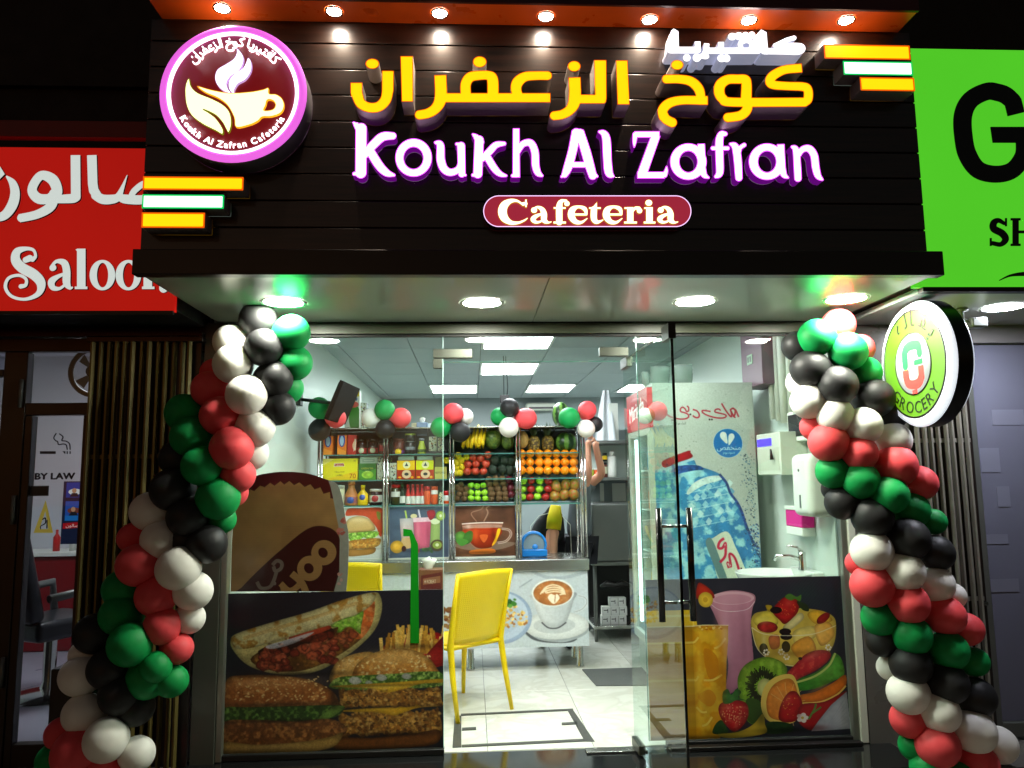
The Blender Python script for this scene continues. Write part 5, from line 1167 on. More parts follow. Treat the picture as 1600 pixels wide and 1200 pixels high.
# kiwi
cv.poly([(395, 830), (392, 740), (430, 670), (500, 630), (580, 618), (660, 650), (690, 700), (650, 790), (560, 870), (520, 960), (470, 1010), (420, 960)], (112, 158, 34), noise=0.1, shade=0.4, sk=8, mott=(140, 186, 52), mt=0.55)
for q in range(60):
    a = R(100+q*3.9+rnd.uniform(-1.5, 1.5)); cx_, cy__ = 540, 790; r1, r2 = rnd.uniform(38, 60), rnd.uniform(80, 112)
    cv.line([(cx_+r1*math.cos(a), cy__+r1*math.sin(a)*1.1), (cx_+r2*math.cos(a), cy__+r2*math.sin(a)*1.1)], 7, (30, 36, 14), False)
cv.ell(552, 800, 46, 56, (214, 218, 130), shade=0.3)
cv.poly([(440, 860), (520, 880), (520, 960), (470, 1005), (430, 960)], (52, 84, 24))
# melon / orange slices, watermelon
cv.poly([(735, 820), (740, 760), (850, 720), (940, 660), (975, 605), (1020, 640), (1030, 735), (960, 770), (860, 810)], (46, 130, 32), noise=0.2, shade=0.3, col2=(90, 170, 60), gdir=(1, 0)); cv.line([(730, 775), (850, 740), (940, 680), (985, 605)], 12, (190, 210, 110))
cv.poly([(752, 850), (850, 830), (960, 780), (1035, 735), (1035, 800), (960, 860), (860, 890), (765, 892)], (232, 122, 34), noise=0.1, shade=0.35); cv.line([(765, 895), (880, 890), (980, 850), (1036, 800)], 10, (240, 200, 100))
cv.poly([(680, 775), (685, 720), (740, 665), (800, 610), (870, 585), (940, 590), (958, 620), (920, 665), (850, 710), (760, 750), (710, 780)], (188, 36, 44), noise=0.08, shade=0.4, sk=7, mott=(212, 70, 60), mt=0.6)
cv.ell(772, 632, 12, 9, (20, 14, 14))
cv.poly([(548, 980), (522, 900), (545, 800), (610, 740), (700, 722), (740, 760), (760, 900), (720, 1000), (620, 1010)], (238, 206, 96)); cv.poly([(565, 960), (555, 880), (580, 810), (630, 765), (700, 748), (735, 790), (745, 900), (700, 985), (620, 990)], (236, 140, 46), noise=0.12, shade=0.25)
for q in range(9): a = R(-150+q*28); cv.line([(680, 900), (680+110*math.cos(a), 900+130*math.sin(a))], 4, (246, 200, 120), False, alpha=0.7)
cv.poly([(625, 985), (640, 900), (690, 830), (740, 830), (770, 900), (750, 975), (690, 1005)], (190, 26, 30), noise=0.1, shade=0.45, sk=6); blobs(cv, 20, 650, 745, 860, 970, 2, 4, [(230, 140, 60)])
cv.poly([(760, 905), (900, 890), (1036, 830), (990, 890), (900, 960), (850, 1030), (800, 1052), (740, 1000)], (176, 28, 34), shade=0.3)
cv.poly([(1038, 835), (1050, 1052), (812, 1060), (860, 1000), (940, 910)], (176, 182, 192), noise=0.06, shade=0.2, smooth=False)
for i in range(6): cv.line([(1035, 860+i*30), (900+i*8, 1050)], 4, (150, 156, 168), False, alpha=0.5)
# strawberry front
cv.poly([(270, 910), (290, 880), (350, 868), (420, 875), (446, 910), (440, 970), (400, 1025), (355, 1050), (310, 1010), (278, 960)], (200, 28, 34), noise=0.08, shade=0.45, sk=8, mott=(220, 70, 60), mt=0.62)
for i in range(52): a = rnd.uniform(0, 2*PI); r = rnd.uniform(0.1, 0.9); cv.ell(357+78*r*math.cos(a), 950+76*r*math.sin(a), 3, 4, (236, 170, 120))
cv.poly([(300, 880), (300, 820), (330, 800), (350, 835), (380, 800), (410, 820), (390, 850), (440, 870), (380, 866), (340, 884)], (60, 122, 52), noise=0.25, shade=0.3)
cv.poly([(228, 1050), (250, 1000), (285, 980), (310, 1020), (320, 1050), (270, 1062)], (34, 72, 28), noise=0.3); cv.poly([(535, 1040), (560, 1000), (640, 1000), (700, 1020), (690, 1060), (560, 1068)], (30, 62, 26), noise=0.3)
cv.poly([(260, 1060), (380, 1050), (470, 1010), (530, 950), (540, 1010), (535, 1065), (330, 1085)], (226, 190, 50), shade=0.2)
for q in range(5): cv.ell(765+22*math.cos(q*1.256), 980+18*math.sin(q*1.256), 15, 12, (242, 238, 228))
cv.ell(765, 980, 8, 8, (220, 190, 60)); cv.line([(800, 990), (840, 930), (850, 900)], 12, (96, 134, 60)); cv.line([(820, 960), (880, 920)], 10, (96, 134, 60))
for a_ in ((330, 500, 40, 220, (236, 190, 208), .45), (440, 480, 30, 200, (150, 96, 118), .45), (280, 400, 20, 100, (150, 96, 118), .3), (170, 700, 26, 260, (255, 214, 80), .45), (300, 700, 26, 260, (176, 104, 6), .45), (120, 900, 22, 200, (180, 108, 8), .4),
    (560, 400, 50, 24, (248, 236, 140), .4), (900, 470, 50, 40, (255, 216, 120), .4), (760, 600, 150, 22, (120, 84, 20), .5), (620, 560, 40, 60, (120, 90, 20), .4), (720, 300, 26, 22, (240, 110, 90), .45), (600, 660, 60, 20, (170, 206, 90), .4), (450, 740, 40, 60, (150, 190, 60), .3),
    (640, 850, 60, 60, (250, 176, 90), .35), (840, 620, 60, 16, (240, 110, 100), .45, -30), (900, 720, 90, 16, (130, 190, 90), .35, -28), (880, 810, 90, 12, (250, 170, 90), .4, -20), (330, 910, 26, 20, (246, 130, 120), .5), (410, 980, 30, 50, (120, 10, 18), .45), (690, 870, 22, 30, (240, 110, 100), .35), (740, 950, 20, 40, (110, 10, 16), .4),
    (520, 980, 40, 60, (24, 30, 12), .5), (300, 1050, 120, 16, (20, 30, 12), .4), (650, 1050, 200, 20, (10, 14, 8), .6), (980, 980, 40, 60, (210, 214, 222), .4), (860, 1040, 60, 20, (90, 16, 20), .4), (240, 1080, 300, 20, (10, 10, 8), .5), (560, 520, 16, 60, (250, 246, 220), .3)): cv.soft(*a_[:4], a_[4], a_[5], rot=(a_[6] if len(a_) > 6 else 0))
CV_FRUIT = cv
# ---- kraft box sticker; crop scale 6 from (340,730)
cv = Canvas(352, 735, 545, 925, 3.0, (164, 128, 76)); cv.tf(6, 340, 730)
for i in range(110): cv.line([(60, 180+i*9.4), (1300, 180+i*9.4)], 2.4, (134, 100, 56), False, alpha=0.75)
cv.a *= (0.92+0.16*fnoise(cv.h, cv.w, 60, 5))[:, :, None]
cv.poly([(100, 40), (1200, 20), (1240, 330), (1075, 305), (1050, 300), (1048, 240), (985, 258), (955, 195), (900, 215), (860, 165), (805, 190), (755, 145), (705, 172), (660, 130), (612, 165), (575, 132), (520, 175), (480, 145), (428, 188), (385, 170), (330, 225), (290, 205), (245, 250), (200, 300), (100, 300)], (72, 14, 18), False)
cv.poly([(120, 1260), (240, 1120), (345, 1010), (480, 880), (640, 740), (780, 625), (880, 570), (980, 562), (1070, 590), (1130, 650), (1160, 760), (1160, 900), (1130, 1260)], (54, 12, 16))
kk = (168, 130, 78)
for cx_, cy__ in ((998, 812), (868, 955)): cv.ell(cx_, cy__, 118, 118, kk, rot=30); cv.ell(cx_-8, cy__, 42, 50, (54, 12, 16), rot=-35)
cv.line([(700, 1000), (790, 1080), (840, 1180)], 64, kk); cv.line([(600, 1090), (680, 1160), (760, 1120), (800, 1060)], 56, kk); cv.line([(620, 1100), (640, 1200)], 56, kk)
cv.line([(520, 920), (560, 880), (605, 900), (600, 950), (550, 975), (530, 930)], 34, (120, 110, 100)); cv.line([(560, 975), (540, 1050), (500, 1120), (420, 1130), (380, 1070)], 34, (120, 110, 100)); cv.ell(545, 1090, 16, 16, (120, 110, 100)); cv.line([(320, 1190), (380, 1160), (430, 1190)], 30, (120, 110, 100)); cv.line([(520, 1180), (600, 1170)], 26, (120, 110, 100))
for i in range(110): cv.line([(600, 560+i*9.4), (1150, 560+i*9.4)], 1.6, (60, 30, 20), False, alpha=0.25)
CV_BOX = cv
# ---- fridge side : water bottle
cv = Canvas(1008, 597, 1190, 912, 3.0, (164, 174, 164)); cv.a *= (0.97+0.05*fnoise(cv.h, cv.w, 60, 9))[:, :, None]
for _ in range(60):
    u, v = rnd.uniform(1010, 1188), rnd.uniform(600, 740); r = rnd.uniform(0.4, 1.1); cv.tf(1, 0, 0); cv.ell(u, v, r, r*0.8, (96, 108, 100), alpha=0.7)
cv.tf(10, 1040, 600); RD = (150, 14, 38)
def scr(pts, w_=24): cv.line(pts, w_, RD)
scr([(930, 315), (985, 420), (1040, 500), (1075, 530), (1080, 480), (1070, 420), (1110, 395), (1140, 430), (1130, 500), (1100, 530)], 24); scr([(1100, 395), (1150, 430), (1190, 535)], 26); scr([(1060, 410), (1120, 530), (1140, 535)], 20)
scr([(910, 430), (880, 405), (830, 415), (820, 450), (880, 470), (960, 490), (995, 515), (960, 545), (860, 548), (740, 520), (650, 480), (615, 440), (640, 425), (750, 445)], 22)
scr([(470, 410), (530, 430), (565, 480), (560, 530), (510, 538), (465, 505)], 24)
scr([(380, 350), (405, 380), (400, 430), (370, 440), (350, 400), (310, 370), (275, 400), (280, 440), (340, 460), (395, 490), (395, 530), (350, 555), (260, 560), (150, 535), (90, 510), (10, 450), (-60, 440)], 22)
for x, y in ((728, 572), (765, 572), (428, 487), (138, 576), (172, 576)): cv.ell(x, y, 14, 14, (30, 14, 20))
cv.text('\uFE93\uFE8E\uFEF4\uFEA4\uFEDF\uFE8D \uFEEE\uFEEB \uFE80\uFE8E\uFEE4\uFEDF\uFE8D', 120, 645, 52, (60, 70, 66), sx=0.8)
cv.ell(1000, 950, 232, 232, (150, 200, 205)); cv.ell(1000, 950, 226, 226, (0, 96, 160))
hc = (196, 206, 196)
cv.poly([(990, 960), (900, 880), (880, 820), (905, 775), (950, 772), (985, 810)], hc); cv.poly([(1012, 985), (1085, 900), (1110, 850), (1095, 805), (1050, 798), (1015, 840)], hc)
cv.text('\uFEBA\uFED4\uFEA8\uFEE8\uFEE3', 1010, 1056, 110, (214, 224, 214), center=True, sx=1.05); cv.text('\uFEE1\uFEEE\uFEF3\uFEA9\uFEEE\uFEBB', 1010, 1116, 62, (200, 214, 206), center=True)
cv.tf(5.714, 1050, 700)
# bottle
cv.poly([(-240, 330), (-100, 190), (30, 140), (190, 115), (230, 170), (330, 205), (430, 250), (490, 320), (520, 400), (560, 480), (600, 560), (630, 640), (650, 760), (700, 860), (740, 960), (785, 1080), (800, 1210), (-240, 1210)], (64, 140, 178), col2=(34, 108, 164), gdir=(1, 0), noise=0.16, cell=12, shade=0.2, sk=8, mott=(140, 196, 204), mt=0.56)
cv.poly([(30, 190), (120, 165), (240, 170), (290, 205), (200, 215), (90, 235), (30, 250)], (30, 70, 130), noise=0.5, cell=4)
for k in range(5):
    y = 380+k*75
    for j in range(7):
        x = 170+j*62+k*12-60; cv.poly([(x, y+10-j*9), (x+30, y-30-j*9), (x+62, y+4-j*9), (x+28, y+44-j*9)], rnd.choice([(160, 205, 210), (110, 176, 196), (76, 148, 184), (190, 222, 220)]), False, alpha=0.75)
    cv.line([(110+k*14, y+40), (300+k*14, y+5), (470+k*18, y-30)], 7, (190, 220, 220), alpha=0.7)
cv.poly([(130, 400), (200, 320), (320, 270), (430, 265), (440, 300), (300, 340), (200, 390), (140, 430)], (206, 220, 206), alpha=0.85, noise=0.15)
cv.line([(425, 250), (485, 330), (515, 420), (570, 500), (610, 590), (640, 700), (700, 860), (760, 1000), (790, 1090)], 22, (20, 56, 120), noise=0.5, cell=3)
for _ in range(260):
    t_ = rnd.random(); x = rnd.uniform(-200, 640); y = rnd.uniform(300, 1200)
    if x < 430+(y-300)*0.4: cv.ell(x, y, rnd.uniform(2, 5), rnd.uniform(2, 4), rnd.choice([(30, 84, 130), (190, 226, 230)]), alpha=0.8)
cv.poly([(275, 850), (340, 815), (470, 760), (540, 900), (600, 1050), (640, 1210), (400, 1210), (330, 1010)], (176, 190, 170), col2=(214, 222, 200), gdir=(1, 0)); cv.poly([(275, 850), (330, 822), (400, 1010), (460, 1210), (400, 1210), (320, 1000)], (90, 120, 120))
cv.line([(440, 820), (400, 850), (385, 900), (420, 905), (450, 860), (450, 920), (440, 980), (395, 1030)], 22, (190, 20, 60)); cv.line([(470, 1080), (460, 1030), (490, 1070), (480, 960), (520, 980), (550, 1060), (570, 1170)], 20, (190, 20, 60)); cv.ell(580, 1085, 7, 7, (60, 10, 20)); cv.ell(592, 1108, 7, 7, (60, 10, 20))
cv.poly([(-80, 130), (30, 80), (160, 35), (175, 55), (188, 95), (60, 140), (-60, 185)], (168, 18, 34), shade=0.3)
cv.line([(30, 175), (110, 140), (200, 112)], 18, (150, 190, 200))
for _ in range(330):
    y = rnd.uniform(70, 1090); c_ = 690-abs(y-350)*0.02+ (y-300)*0.03; x = rnd.gauss(c_, 32); r = rnd.uniform(2.5, 8)
    cv.ell(x, y, r, r*0.55, rnd.choice([(24, 44, 70), (50, 96, 130), (130, 160, 160), (16, 26, 36)]), rot=rnd.uniform(0, 90))
for _ in range(160):
    y = rnd.uniform(700, 1090); x = rnd.gauss(720+(y-700)*0.1, 36); r = rnd.uniform(4, 12); cv.ell(x, y, r, r*0.6, rnd.choice([(40, 90, 150), (24, 40, 80), (150, 190, 200)]), rot=rnd.uniform(0, 90))
CV_FRIDGE = cv
# ---- counter front : plate and coffee cup; crop 3.333 from (660,840)
cv = Canvas(480, 892, 928, 1016, 2.2, (186, 196, 200)); cv.tf(3.333, 660, 840); cv.a *= (0.97+0.06*fnoise(cv.h, cv.w, 90, 21))[:, :, None]
cv.line([(560, 165), (640, 205), (740, 210), (860, 180)], 18, (150, 160, 168), alpha=0.7); cv.line([(440, 165), (470, 180), (455, 220)], 12, (150, 160, 168), alpha=0.7); cv.line([(500, 260), (570, 215)], 8, (140, 150, 158), alpha=0.7)
cv.ell(690, 485, 178, 75, (150, 158, 160)); cv.ell(690, 470, 175, 76, (214, 218, 216), shade=0.15, sk=8); cv.ell(682, 470, 110, 44, (190, 196, 196))
cv.poly([(520, 490), (600, 545), (720, 562), (800, 545), (760, 565), (640, 562), (560, 540)], (70, 76, 80))
cv.line([(790, 400), (830, 385), (856, 350), (845, 322), (812, 312)], 13, (206, 212, 212)); cv.line([(790, 400), (830, 385), (856, 350), (845, 322), (812, 312)], 4, (150, 158, 162))
cv.poly([(565, 300), (570, 330), (600, 420), (630, 465), (680, 480), (730, 470), (755, 430), (785, 340), (788, 290)], (222, 226, 224), col2=(170, 178, 182), gdir=(1, 0), shade=0.2, sk=8)
cv.line([(615, 452), (650, 482), (700, 484), (745, 455)], 7, (70, 70, 74)); cv.ell(677, 292, 112, 76, (226, 228, 222)); cv.ell(677, 294, 103, 68, (176, 108, 54), noise=0.12, mott=(196, 134, 78), mt=0.55, shade=0.2)
for k in range(4): cv.line([(610+k*12, 300-k*6), (640, 262+k*10), (685, 250+k*12), (730, 270+k*8), (742-k*10, 305)], 8, (236, 216, 180))
cv.poly([(650, 320), (665, 298), (685, 305), (700, 300), (712, 322), (690, 350), (672, 350)], (244, 232, 208)); cv.line([(690, 302), (686, 346)], 4, (170, 110, 60))
cv.ell(400, 420, 165, 145, (150, 170, 196), shade=0.1); cv.ell(395, 415, 150, 130, (182, 198, 214)); cv.ell(390, 420, 112, 94, (168, 186, 204))
for _ in range(80):
    x, y = rnd.uniform(380, 530), rnd.uniform(360, 470); cv.line([(x, y), (x+rnd.uniform(-20, 20), y+rnd.uniform(-14, 14))], 12, rnd.choice([(224, 184, 96), (206, 158, 66), (236, 206, 130), (160, 100, 40)]), False)
blobs(cv, 26, 425, 480, 325, 362, 6, 13, [(60, 120, 44), (96, 160, 60), (36, 84, 30)])
for _ in range(60):
    x, y = rnd.uniform(-60, 190), rnd.uniform(350, 470); r = rnd.uniform(10, 20); cv.ell(x, y, r, r*.7, rnd.choice([(176, 110, 50), (150, 80, 36), (206, 150, 80)]), shade=0.3)
CV_COUNTER = cv
# ---- rack prints; crop 5 from (480,640)
cv = Canvas(533, 784, 598, 874, 5, (206, 210, 208)); cv.tf(5, 480, 640)
cv.poly([(300, 790), (320, 730), (420, 728), (585, 735), (585, 960), (560, 965), (540, 900), (470, 810), (380, 790)], (196, 74, 44), noise=0.1); cv.poly([(540, 760), (570, 770), (570, 830), (550, 820)], (120, 120, 50))
cv.poly([(290, 940), (300, 860), (330, 815), (400, 795), (470, 815), (515, 860), (530, 920), (450, 935), (350, 945)], (226, 196, 140), shade=0.35, sk=5, col2=(200, 160, 96))
cv.poly([(320, 950), (400, 940), (500, 930), (560, 940), (540, 980), (480, 1000), (440, 985), (400, 1020), (360, 1030), (330, 1000)], (116, 168, 56), noise=0.35, cell=3, mott=(176, 210, 110), mt=0.55)
cv.poly([(320, 1020), (420, 1000), (560, 995), (575, 1030), (540, 1070), (420, 1085), (320, 1080)], (186, 124, 50), noise=0.3, cell=3, mott=(214, 164, 84), mt=0.55, shade=0.3)
cv.poly([(315, 1085), (420, 1090), (530, 1075), (520, 1125), (420, 1145), (320, 1145)], (196, 140, 70), shade=0.35)
cv.soft(400, 830, 90, 24, (244, 222, 176), .5); cv.soft(440, 935, 110, 8, (60, 60, 20), .45); cv.soft(440, 1085, 120, 8, (70, 40, 14), .5); cv.soft(430, 1050, 80, 12, (232, 184, 110), .35)
CV_R1 = cv
cv = Canvas(608, 783, 705, 874, 5, (76, 92, 116)); cv.tf(5, 480, 640); cv.a *= (0.9+0.2*fnoise(cv.h, cv.w, 60, 31))[:, :, None]
cv.line([(765, 748), (778, 830)], 13, (176, 200, 90), False); cv.line([(868, 740), (885, 830)], 13, (206, 206, 226), False); cv.ell(832, 800, 26, 20, (220, 210, 160))
cv.poly([(722, 820), (825, 818), (835, 1000), (800, 1070), (745, 1070), (730, 950)], (200, 196, 204), False, col2=(196, 150, 140), shade=0.15); cv.poly([(740, 1000), (820, 1000), (810, 1080), (750, 1080)], (206, 170, 120))
cv.poly([(825, 815), (970, 812), (955, 1080), (870, 1092), (840, 1000)], (214, 96, 130), False, shade=0.25, sk=6); cv.poly([(825, 815), (970, 812), (968, 850), (828, 855)], (230, 196, 214), False)
cv.poly([(968, 850), (1040, 830), (1035, 1040), (960, 1060)], (160, 186, 110), False, shade=0.25); cv.ell(1000, 850, 36, 26, (216, 226, 190))
cv.poly([(935, 760), (990, 750), (1000, 800), (960, 838)], (190, 40, 60), shade=0.3); cv.ell(1042, 800, 38, 44, (120, 150, 60)); cv.ell(1042, 800, 28, 34, (170, 196, 96)); cv.ell(1042, 800, 10, 14, (236, 240, 200))
cv.ell(702, 1072, 52, 56, (236, 180, 60), shade=0.3); cv.ell(755, 1090, 18, 26, (60, 20, 30)); cv.ell(1015, 1065, 52, 52, (96, 76, 44), shade=0.3); cv.ell(1015, 1062, 36, 34, (140, 160, 70)); cv.ell(1015, 1060, 14, 14, (226, 230, 190)); cv.ell(850, 1110, 30, 26, (196, 60, 80)); blobs(cv, 10, 900, 980, 1090, 1125, 10, 16, [(50, 96, 44), (80, 130, 60)])
cv.soft(865, 920, 18, 110, (240, 150, 176), .5); cv.soft(940, 950, 16, 110, (150, 50, 80), .45); cv.soft(760, 920, 16, 90, (226, 220, 226), .4); cv.soft(880, 1110, 180, 16, (30, 36, 50), .5); cv.soft(690, 1055, 20, 18, (255, 216, 120), .5)
CV_R2 = cv
cv = Canvas(709, 783, 804, 872, 5, (92, 60, 44)); cv.tf(4.614, 680, 640); cv.a *= (0.6+0.8*fnoise(cv.h, cv.w, 110, 41))[:, :, None]
cv.line([(300, 790), (260, 720), (330, 690), (350, 660)], 8, (190, 160, 140), alpha=0.5); cv.line([(350, 790), (380, 720), (370, 680), (400, 655)], 10, (200, 170, 150), alpha=0.5)
cv.poly([(150, 965), (350, 950), (560, 960), (560, 985), (440, 1020), (250, 1020), (150, 990)], (130, 116, 104), alpha=0.7)
cv.line([(478, 850), (530, 860), (545, 900), (510, 950), (450, 965)], 18, (196, 180, 170), alpha=0.85); cv.line([(478, 850), (530, 860), (545, 900), (510, 950), (450, 965)], 7, (110, 80, 66), alpha=0.8)
cv.poly([(192, 805), (490, 800), (470, 880), (440, 960), (400, 1010), (290, 1010), (230, 940), (200, 870)], (176, 120, 100), False, alpha=0.55); cv.poly([(205, 852), (470, 848), (440, 950), (395, 1000), (300, 1000), (235, 930)], (186, 56, 22), col2=(120, 26, 12), shade=0.25, sk=5)
cv.line([(192, 806), (340, 798), (490, 802)], 9, (226, 214, 206)); cv.ell(340, 828, 145, 16, (190, 150, 134), alpha=0.7); cv.poly([(320, 900), (380, 900), (350, 960)], (220, 110, 50), alpha=0.7)
cv.poly([(450, 852), (472, 858), (440, 950), (415, 985), (408, 978), (432, 920)], (240, 190, 30)); cv.poly([(260, 1020), (410, 1010), (420, 1045), (260, 1050)], (206, 110, 36))
cv.poly([(145, 930), (150, 880), (190, 865), (215, 890), (200, 960), (165, 960)], (86, 150, 60), shade=0.3); cv.poly([(200, 960), (210, 890), (250, 862), (272, 880), (265, 940), (230, 970)], (60, 124, 50), shade=0.3); cv.poly([(150, 940), (200, 925), (240, 950), (190, 985)], (70, 140, 56))
cv.soft(290, 900, 30, 70, (230, 110, 50), .5); cv.soft(420, 900, 24, 70, (60, 10, 6), .5); cv.soft(340, 1040, 200, 16, (30, 16, 10), .5); cv.soft(240, 830, 20, 30, (240, 220, 210), .4); cv.soft(180, 900, 30, 24, (140, 200, 100), .4); cv.soft(340, 700, 70, 60, (170, 140, 124), .25)
CV_R3 = cv
PM_ = {}
CV_BURGER.a *= 0.86; CV_FRUIT.a *= 0.86
for k, c in dict(burger=CV_BURGER, fruit=CV_FRUIT, box=CV_BOX, fridge=CV_FRIDGE, counter=CV_COUNTER, r1=CV_R1, r2=CV_R2, r3=CV_R3).items(): PM_[k] = print_mat('print_'+k, c, grain=dict(burger=0.16, fruit=0.14, box=0.1).get(k, 0.05), soft=1)
# ================================================================ posters in place
def printed_panel(nm, r, y0, y1, m, side, label, cat, parent=None):
    mb = MB().box(r[0], r[1], y0, y1, r[2], r[3], 0, front=1)
    return part(nm, mb, [side, m], parent) if parent else solo(nm, mb, [side, m], label, cat)
vin = mat('vinyl_back_white', (200, 200, 196), 0.5)
def shaped_print(nm, pts, mp, y0, y1, m, b, label, cat):
    mb = shape_mb([('p', pts)], mp, (y0, y1), 3, 0, 0.5); r = rect(b[0], b[1], b[2], b[3], y0)
    for fi, f in enumerate(mb.f):
        if mb.m[fi] == 0: mb.uv[fi] = [((mb.v[i][0]-r[0])/(r[1]-r[0]), (mb.v[i][2]-r[2])/(r[3]-r[2])) for i in f]
    return solo(nm, mb, [m, vin, vin], label, cat)
r_ = (XL+0.001, DX0-0.004, 0.032, 0.887)
printed_panel('burger_poster', r_, -0.0085, -0.0066, PM_['burger'], vin, 'large dark food poster of burgers, a filled wrap and fries on the left glass', 'poster')
x1_ = ay(1083, 1030, 0)[0]; r_ = (DX1+0.008, XR-0.002, 0.032, 0.917)
c_ = CV_FRUIT; wl = int((x1_-r_[0])/(r_[1]-x1_)*c_.w)          # the print runs on a little behind the door leaf
c_.a = np.concatenate([np.repeat(c_.a[:, :1], wl, 1)*0.9, c_.a], 1); c_.w += wl
printed_panel('fruit_poster', r_, -0.0085, -0.0066, print_mat('print_fruit_wide', c_), vin, 'dark poster of orange juice, pink milkshake and fruit salad low on the right glass', 'poster')
CV_BOX.tf(6, 340, 730)
CV_BOX.poly([(1020, 110), (1300, 60), (1300, 1300), (1095, 1300), (1100, 1165), (1146, 1000), (1146, 700), (1130, 560), (1078, 305), (1050, 190)], (150, 156, 142), False, noise=0.06)
blobs(CV_BOX, 9, 1130, 1195, 500, 660, 10, 26, [(196, 120, 104), (176, 90, 80)]); blobs(CV_BOX, 8, 1135, 1170, 985, 1120, 8, 18, [(190, 130, 116), (200, 160, 150)])
CV_BOX.tf(1, 0, 0); CV_BOX.a *= 0.74
shaped_print('kraft_box_sticker', SM([(122, 1165), (140, 600), (180, 380), (250, 230), (340, 95), (480, 55), (650, 42), (850, 60), (1020, 115), (1110, 150), (1160, 250), (1200, 480), (1228, 640), (1225, 900), (1205, 1165), (1180, 1165)], 3, False), planeY(-0.0082, 6, 340, 730), -0.0082, -0.0066, print_mat('print_box2', CV_BOX), (352, 735, 545, 925),
    'brown corrugated food box picture with a zigzag top on the left glass', 'sticker')
gt = shape_mb([('b', [(638, 829, 4), (638, 838, 4)]), ('p', [(630, 826), (643, 828), (653, 850), (655, 1005), (641, 1005), (642, 850), (640, 838), (630, 838)])], planeY(-0.012), (-0.012, -0.0095), 1, 0, 0.1)
solo('green_ribbon', gt, [mat('green_satin_ribbon', (0, 128, 20), 0.35, em=(0, 110, 14), es=0.0)]*3, 'bright green ribbon strip hanging on the left glass over the fries', 'ribbon')

# ================================================================ counter and rack
Yc = 1.75
ct = thing('service_counter', 'counter with a stainless top and a coffee cup print on its front', 'counter', (-0.2, 2.0, 0))
part('body', MB().box(-1.36, 0.905, Yc+0.012, 2.3, 0.19, 0.775), M_['graysteel'], ct)
def project(x, y, z):
    w_ = np.array([x, y, z])-CAM; return 800+FPX*(w_@Rv)/(w_@Fv), 600-FPX*(w_@Uv)/(w_@Fv)
mbp = MB().box(-1.36, 0.917, Yc, Yc+0.01, 0.187, 0.772)
cb_ = rect(480, 892, 928, 1016, Yc)
mbp.m[0] = 1; mbp.uv[0] = [((-1.36-cb_[0])/(cb_[1]-cb_[0]), 0), ((0.917-cb_[0])/(cb_[1]-cb_[0]), 0), ((0.917-cb_[0])/(cb_[1]-cb_[0]), 1), ((-1.36-cb_[0])/(cb_[1]-cb_[0]), 1)]
part('front_panel', mbp, [vin, PM_['counter']], ct)
part('worktop', MB().rbox(-1.37, 0.93, Yc-0.02, 2.34, 0.776, 0.865, 0.006), M_['steel'], ct)
for x in (-1.2, -0.02, 0.86):
    for y in (1.88, 2.2): part('foot', MB().lathe([(0.0, 0.0), (0.032, 0.0), (0.032, 0.01), (0.026, 0.02), (0.026, 0.19)], (x, y, 0), 16), M_['chrome'], ct)
Yr = 1.85
rk = thing('display_rack', 'stainless and glass display rack on the counter filled with groceries and fruit', 'rack', (-0.16, 2.0, 0.866))
PX = [-1.232, -0.702, -0.167, 0.378, 0.915]
for x in PX:
    for y in (1.835, 2.16):
        for d in (-0.013, 0.014): part('post', MB().tube([(x+d, y, 0.868), (x+d, y, 1.925)], 0.0105, 10), M_['chrome'], rk)
SZ = [1.720, 1.512, 1.306]
for z in SZ:
    part('shelf', MB().rbox(PX[0]+0.026, PX[-1]-0.026, 1.85, 2.15, z-0.008, z, 0.002, 1), glass('shelf_glass', (190, 225, 215)), rk)
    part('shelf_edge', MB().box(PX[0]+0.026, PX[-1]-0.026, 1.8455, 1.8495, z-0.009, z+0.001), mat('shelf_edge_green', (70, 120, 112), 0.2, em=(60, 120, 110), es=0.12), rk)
part('top_rail', MB().rbox(PX[0]-0.03, PX[-1]+0.03, 1.82, 2.18, 1.926, 1.938, 0.003), M_['steel'], rk)
part('back_panel', MB().box(PX[0], PX[-1], 2.175, 2.18, 1.31, 1.925), mat('rack_back_panel', (84, 98, 98), 0.5, noise=0.15), rk)
for k, (nm, a, b, c) in enumerate((('r1', 533, 784, 598), ('r2', 608, 783, 705), ('r3', 709, 783, 804))):
    cvb = dict(r1=(533, 784, 598, 874), r2=(608, 783, 705, 874), r3=(709, 783, 804, 872))[nm]
    rr = rect(*cvb, 1.872); x0, x1 = PX[k]+0.028, PX[k+1]-0.028
    mbp = MB().box(x0, x1, 1.872, 1.878, 0.885, 1.292); mbp.m[0] = 1
    ua, ub = (x0-rr[0])/(rr[1]-rr[0]), (x1-rr[0])/(rr[1]-rr[0]); mbp.uv[0] = [(ua, 0), (ub, 0), (ub, 1), (ua, 1)]
    part('printed_panel', mbp, [M_['white'], PM_[nm]], rk)
part('panel_ledge', MB().rbox(PX[0]+0.026, PX[3]-0.026, 1.866, 1.884, 0.869, 0.884, 0.002), M_['offwhite'], rk)

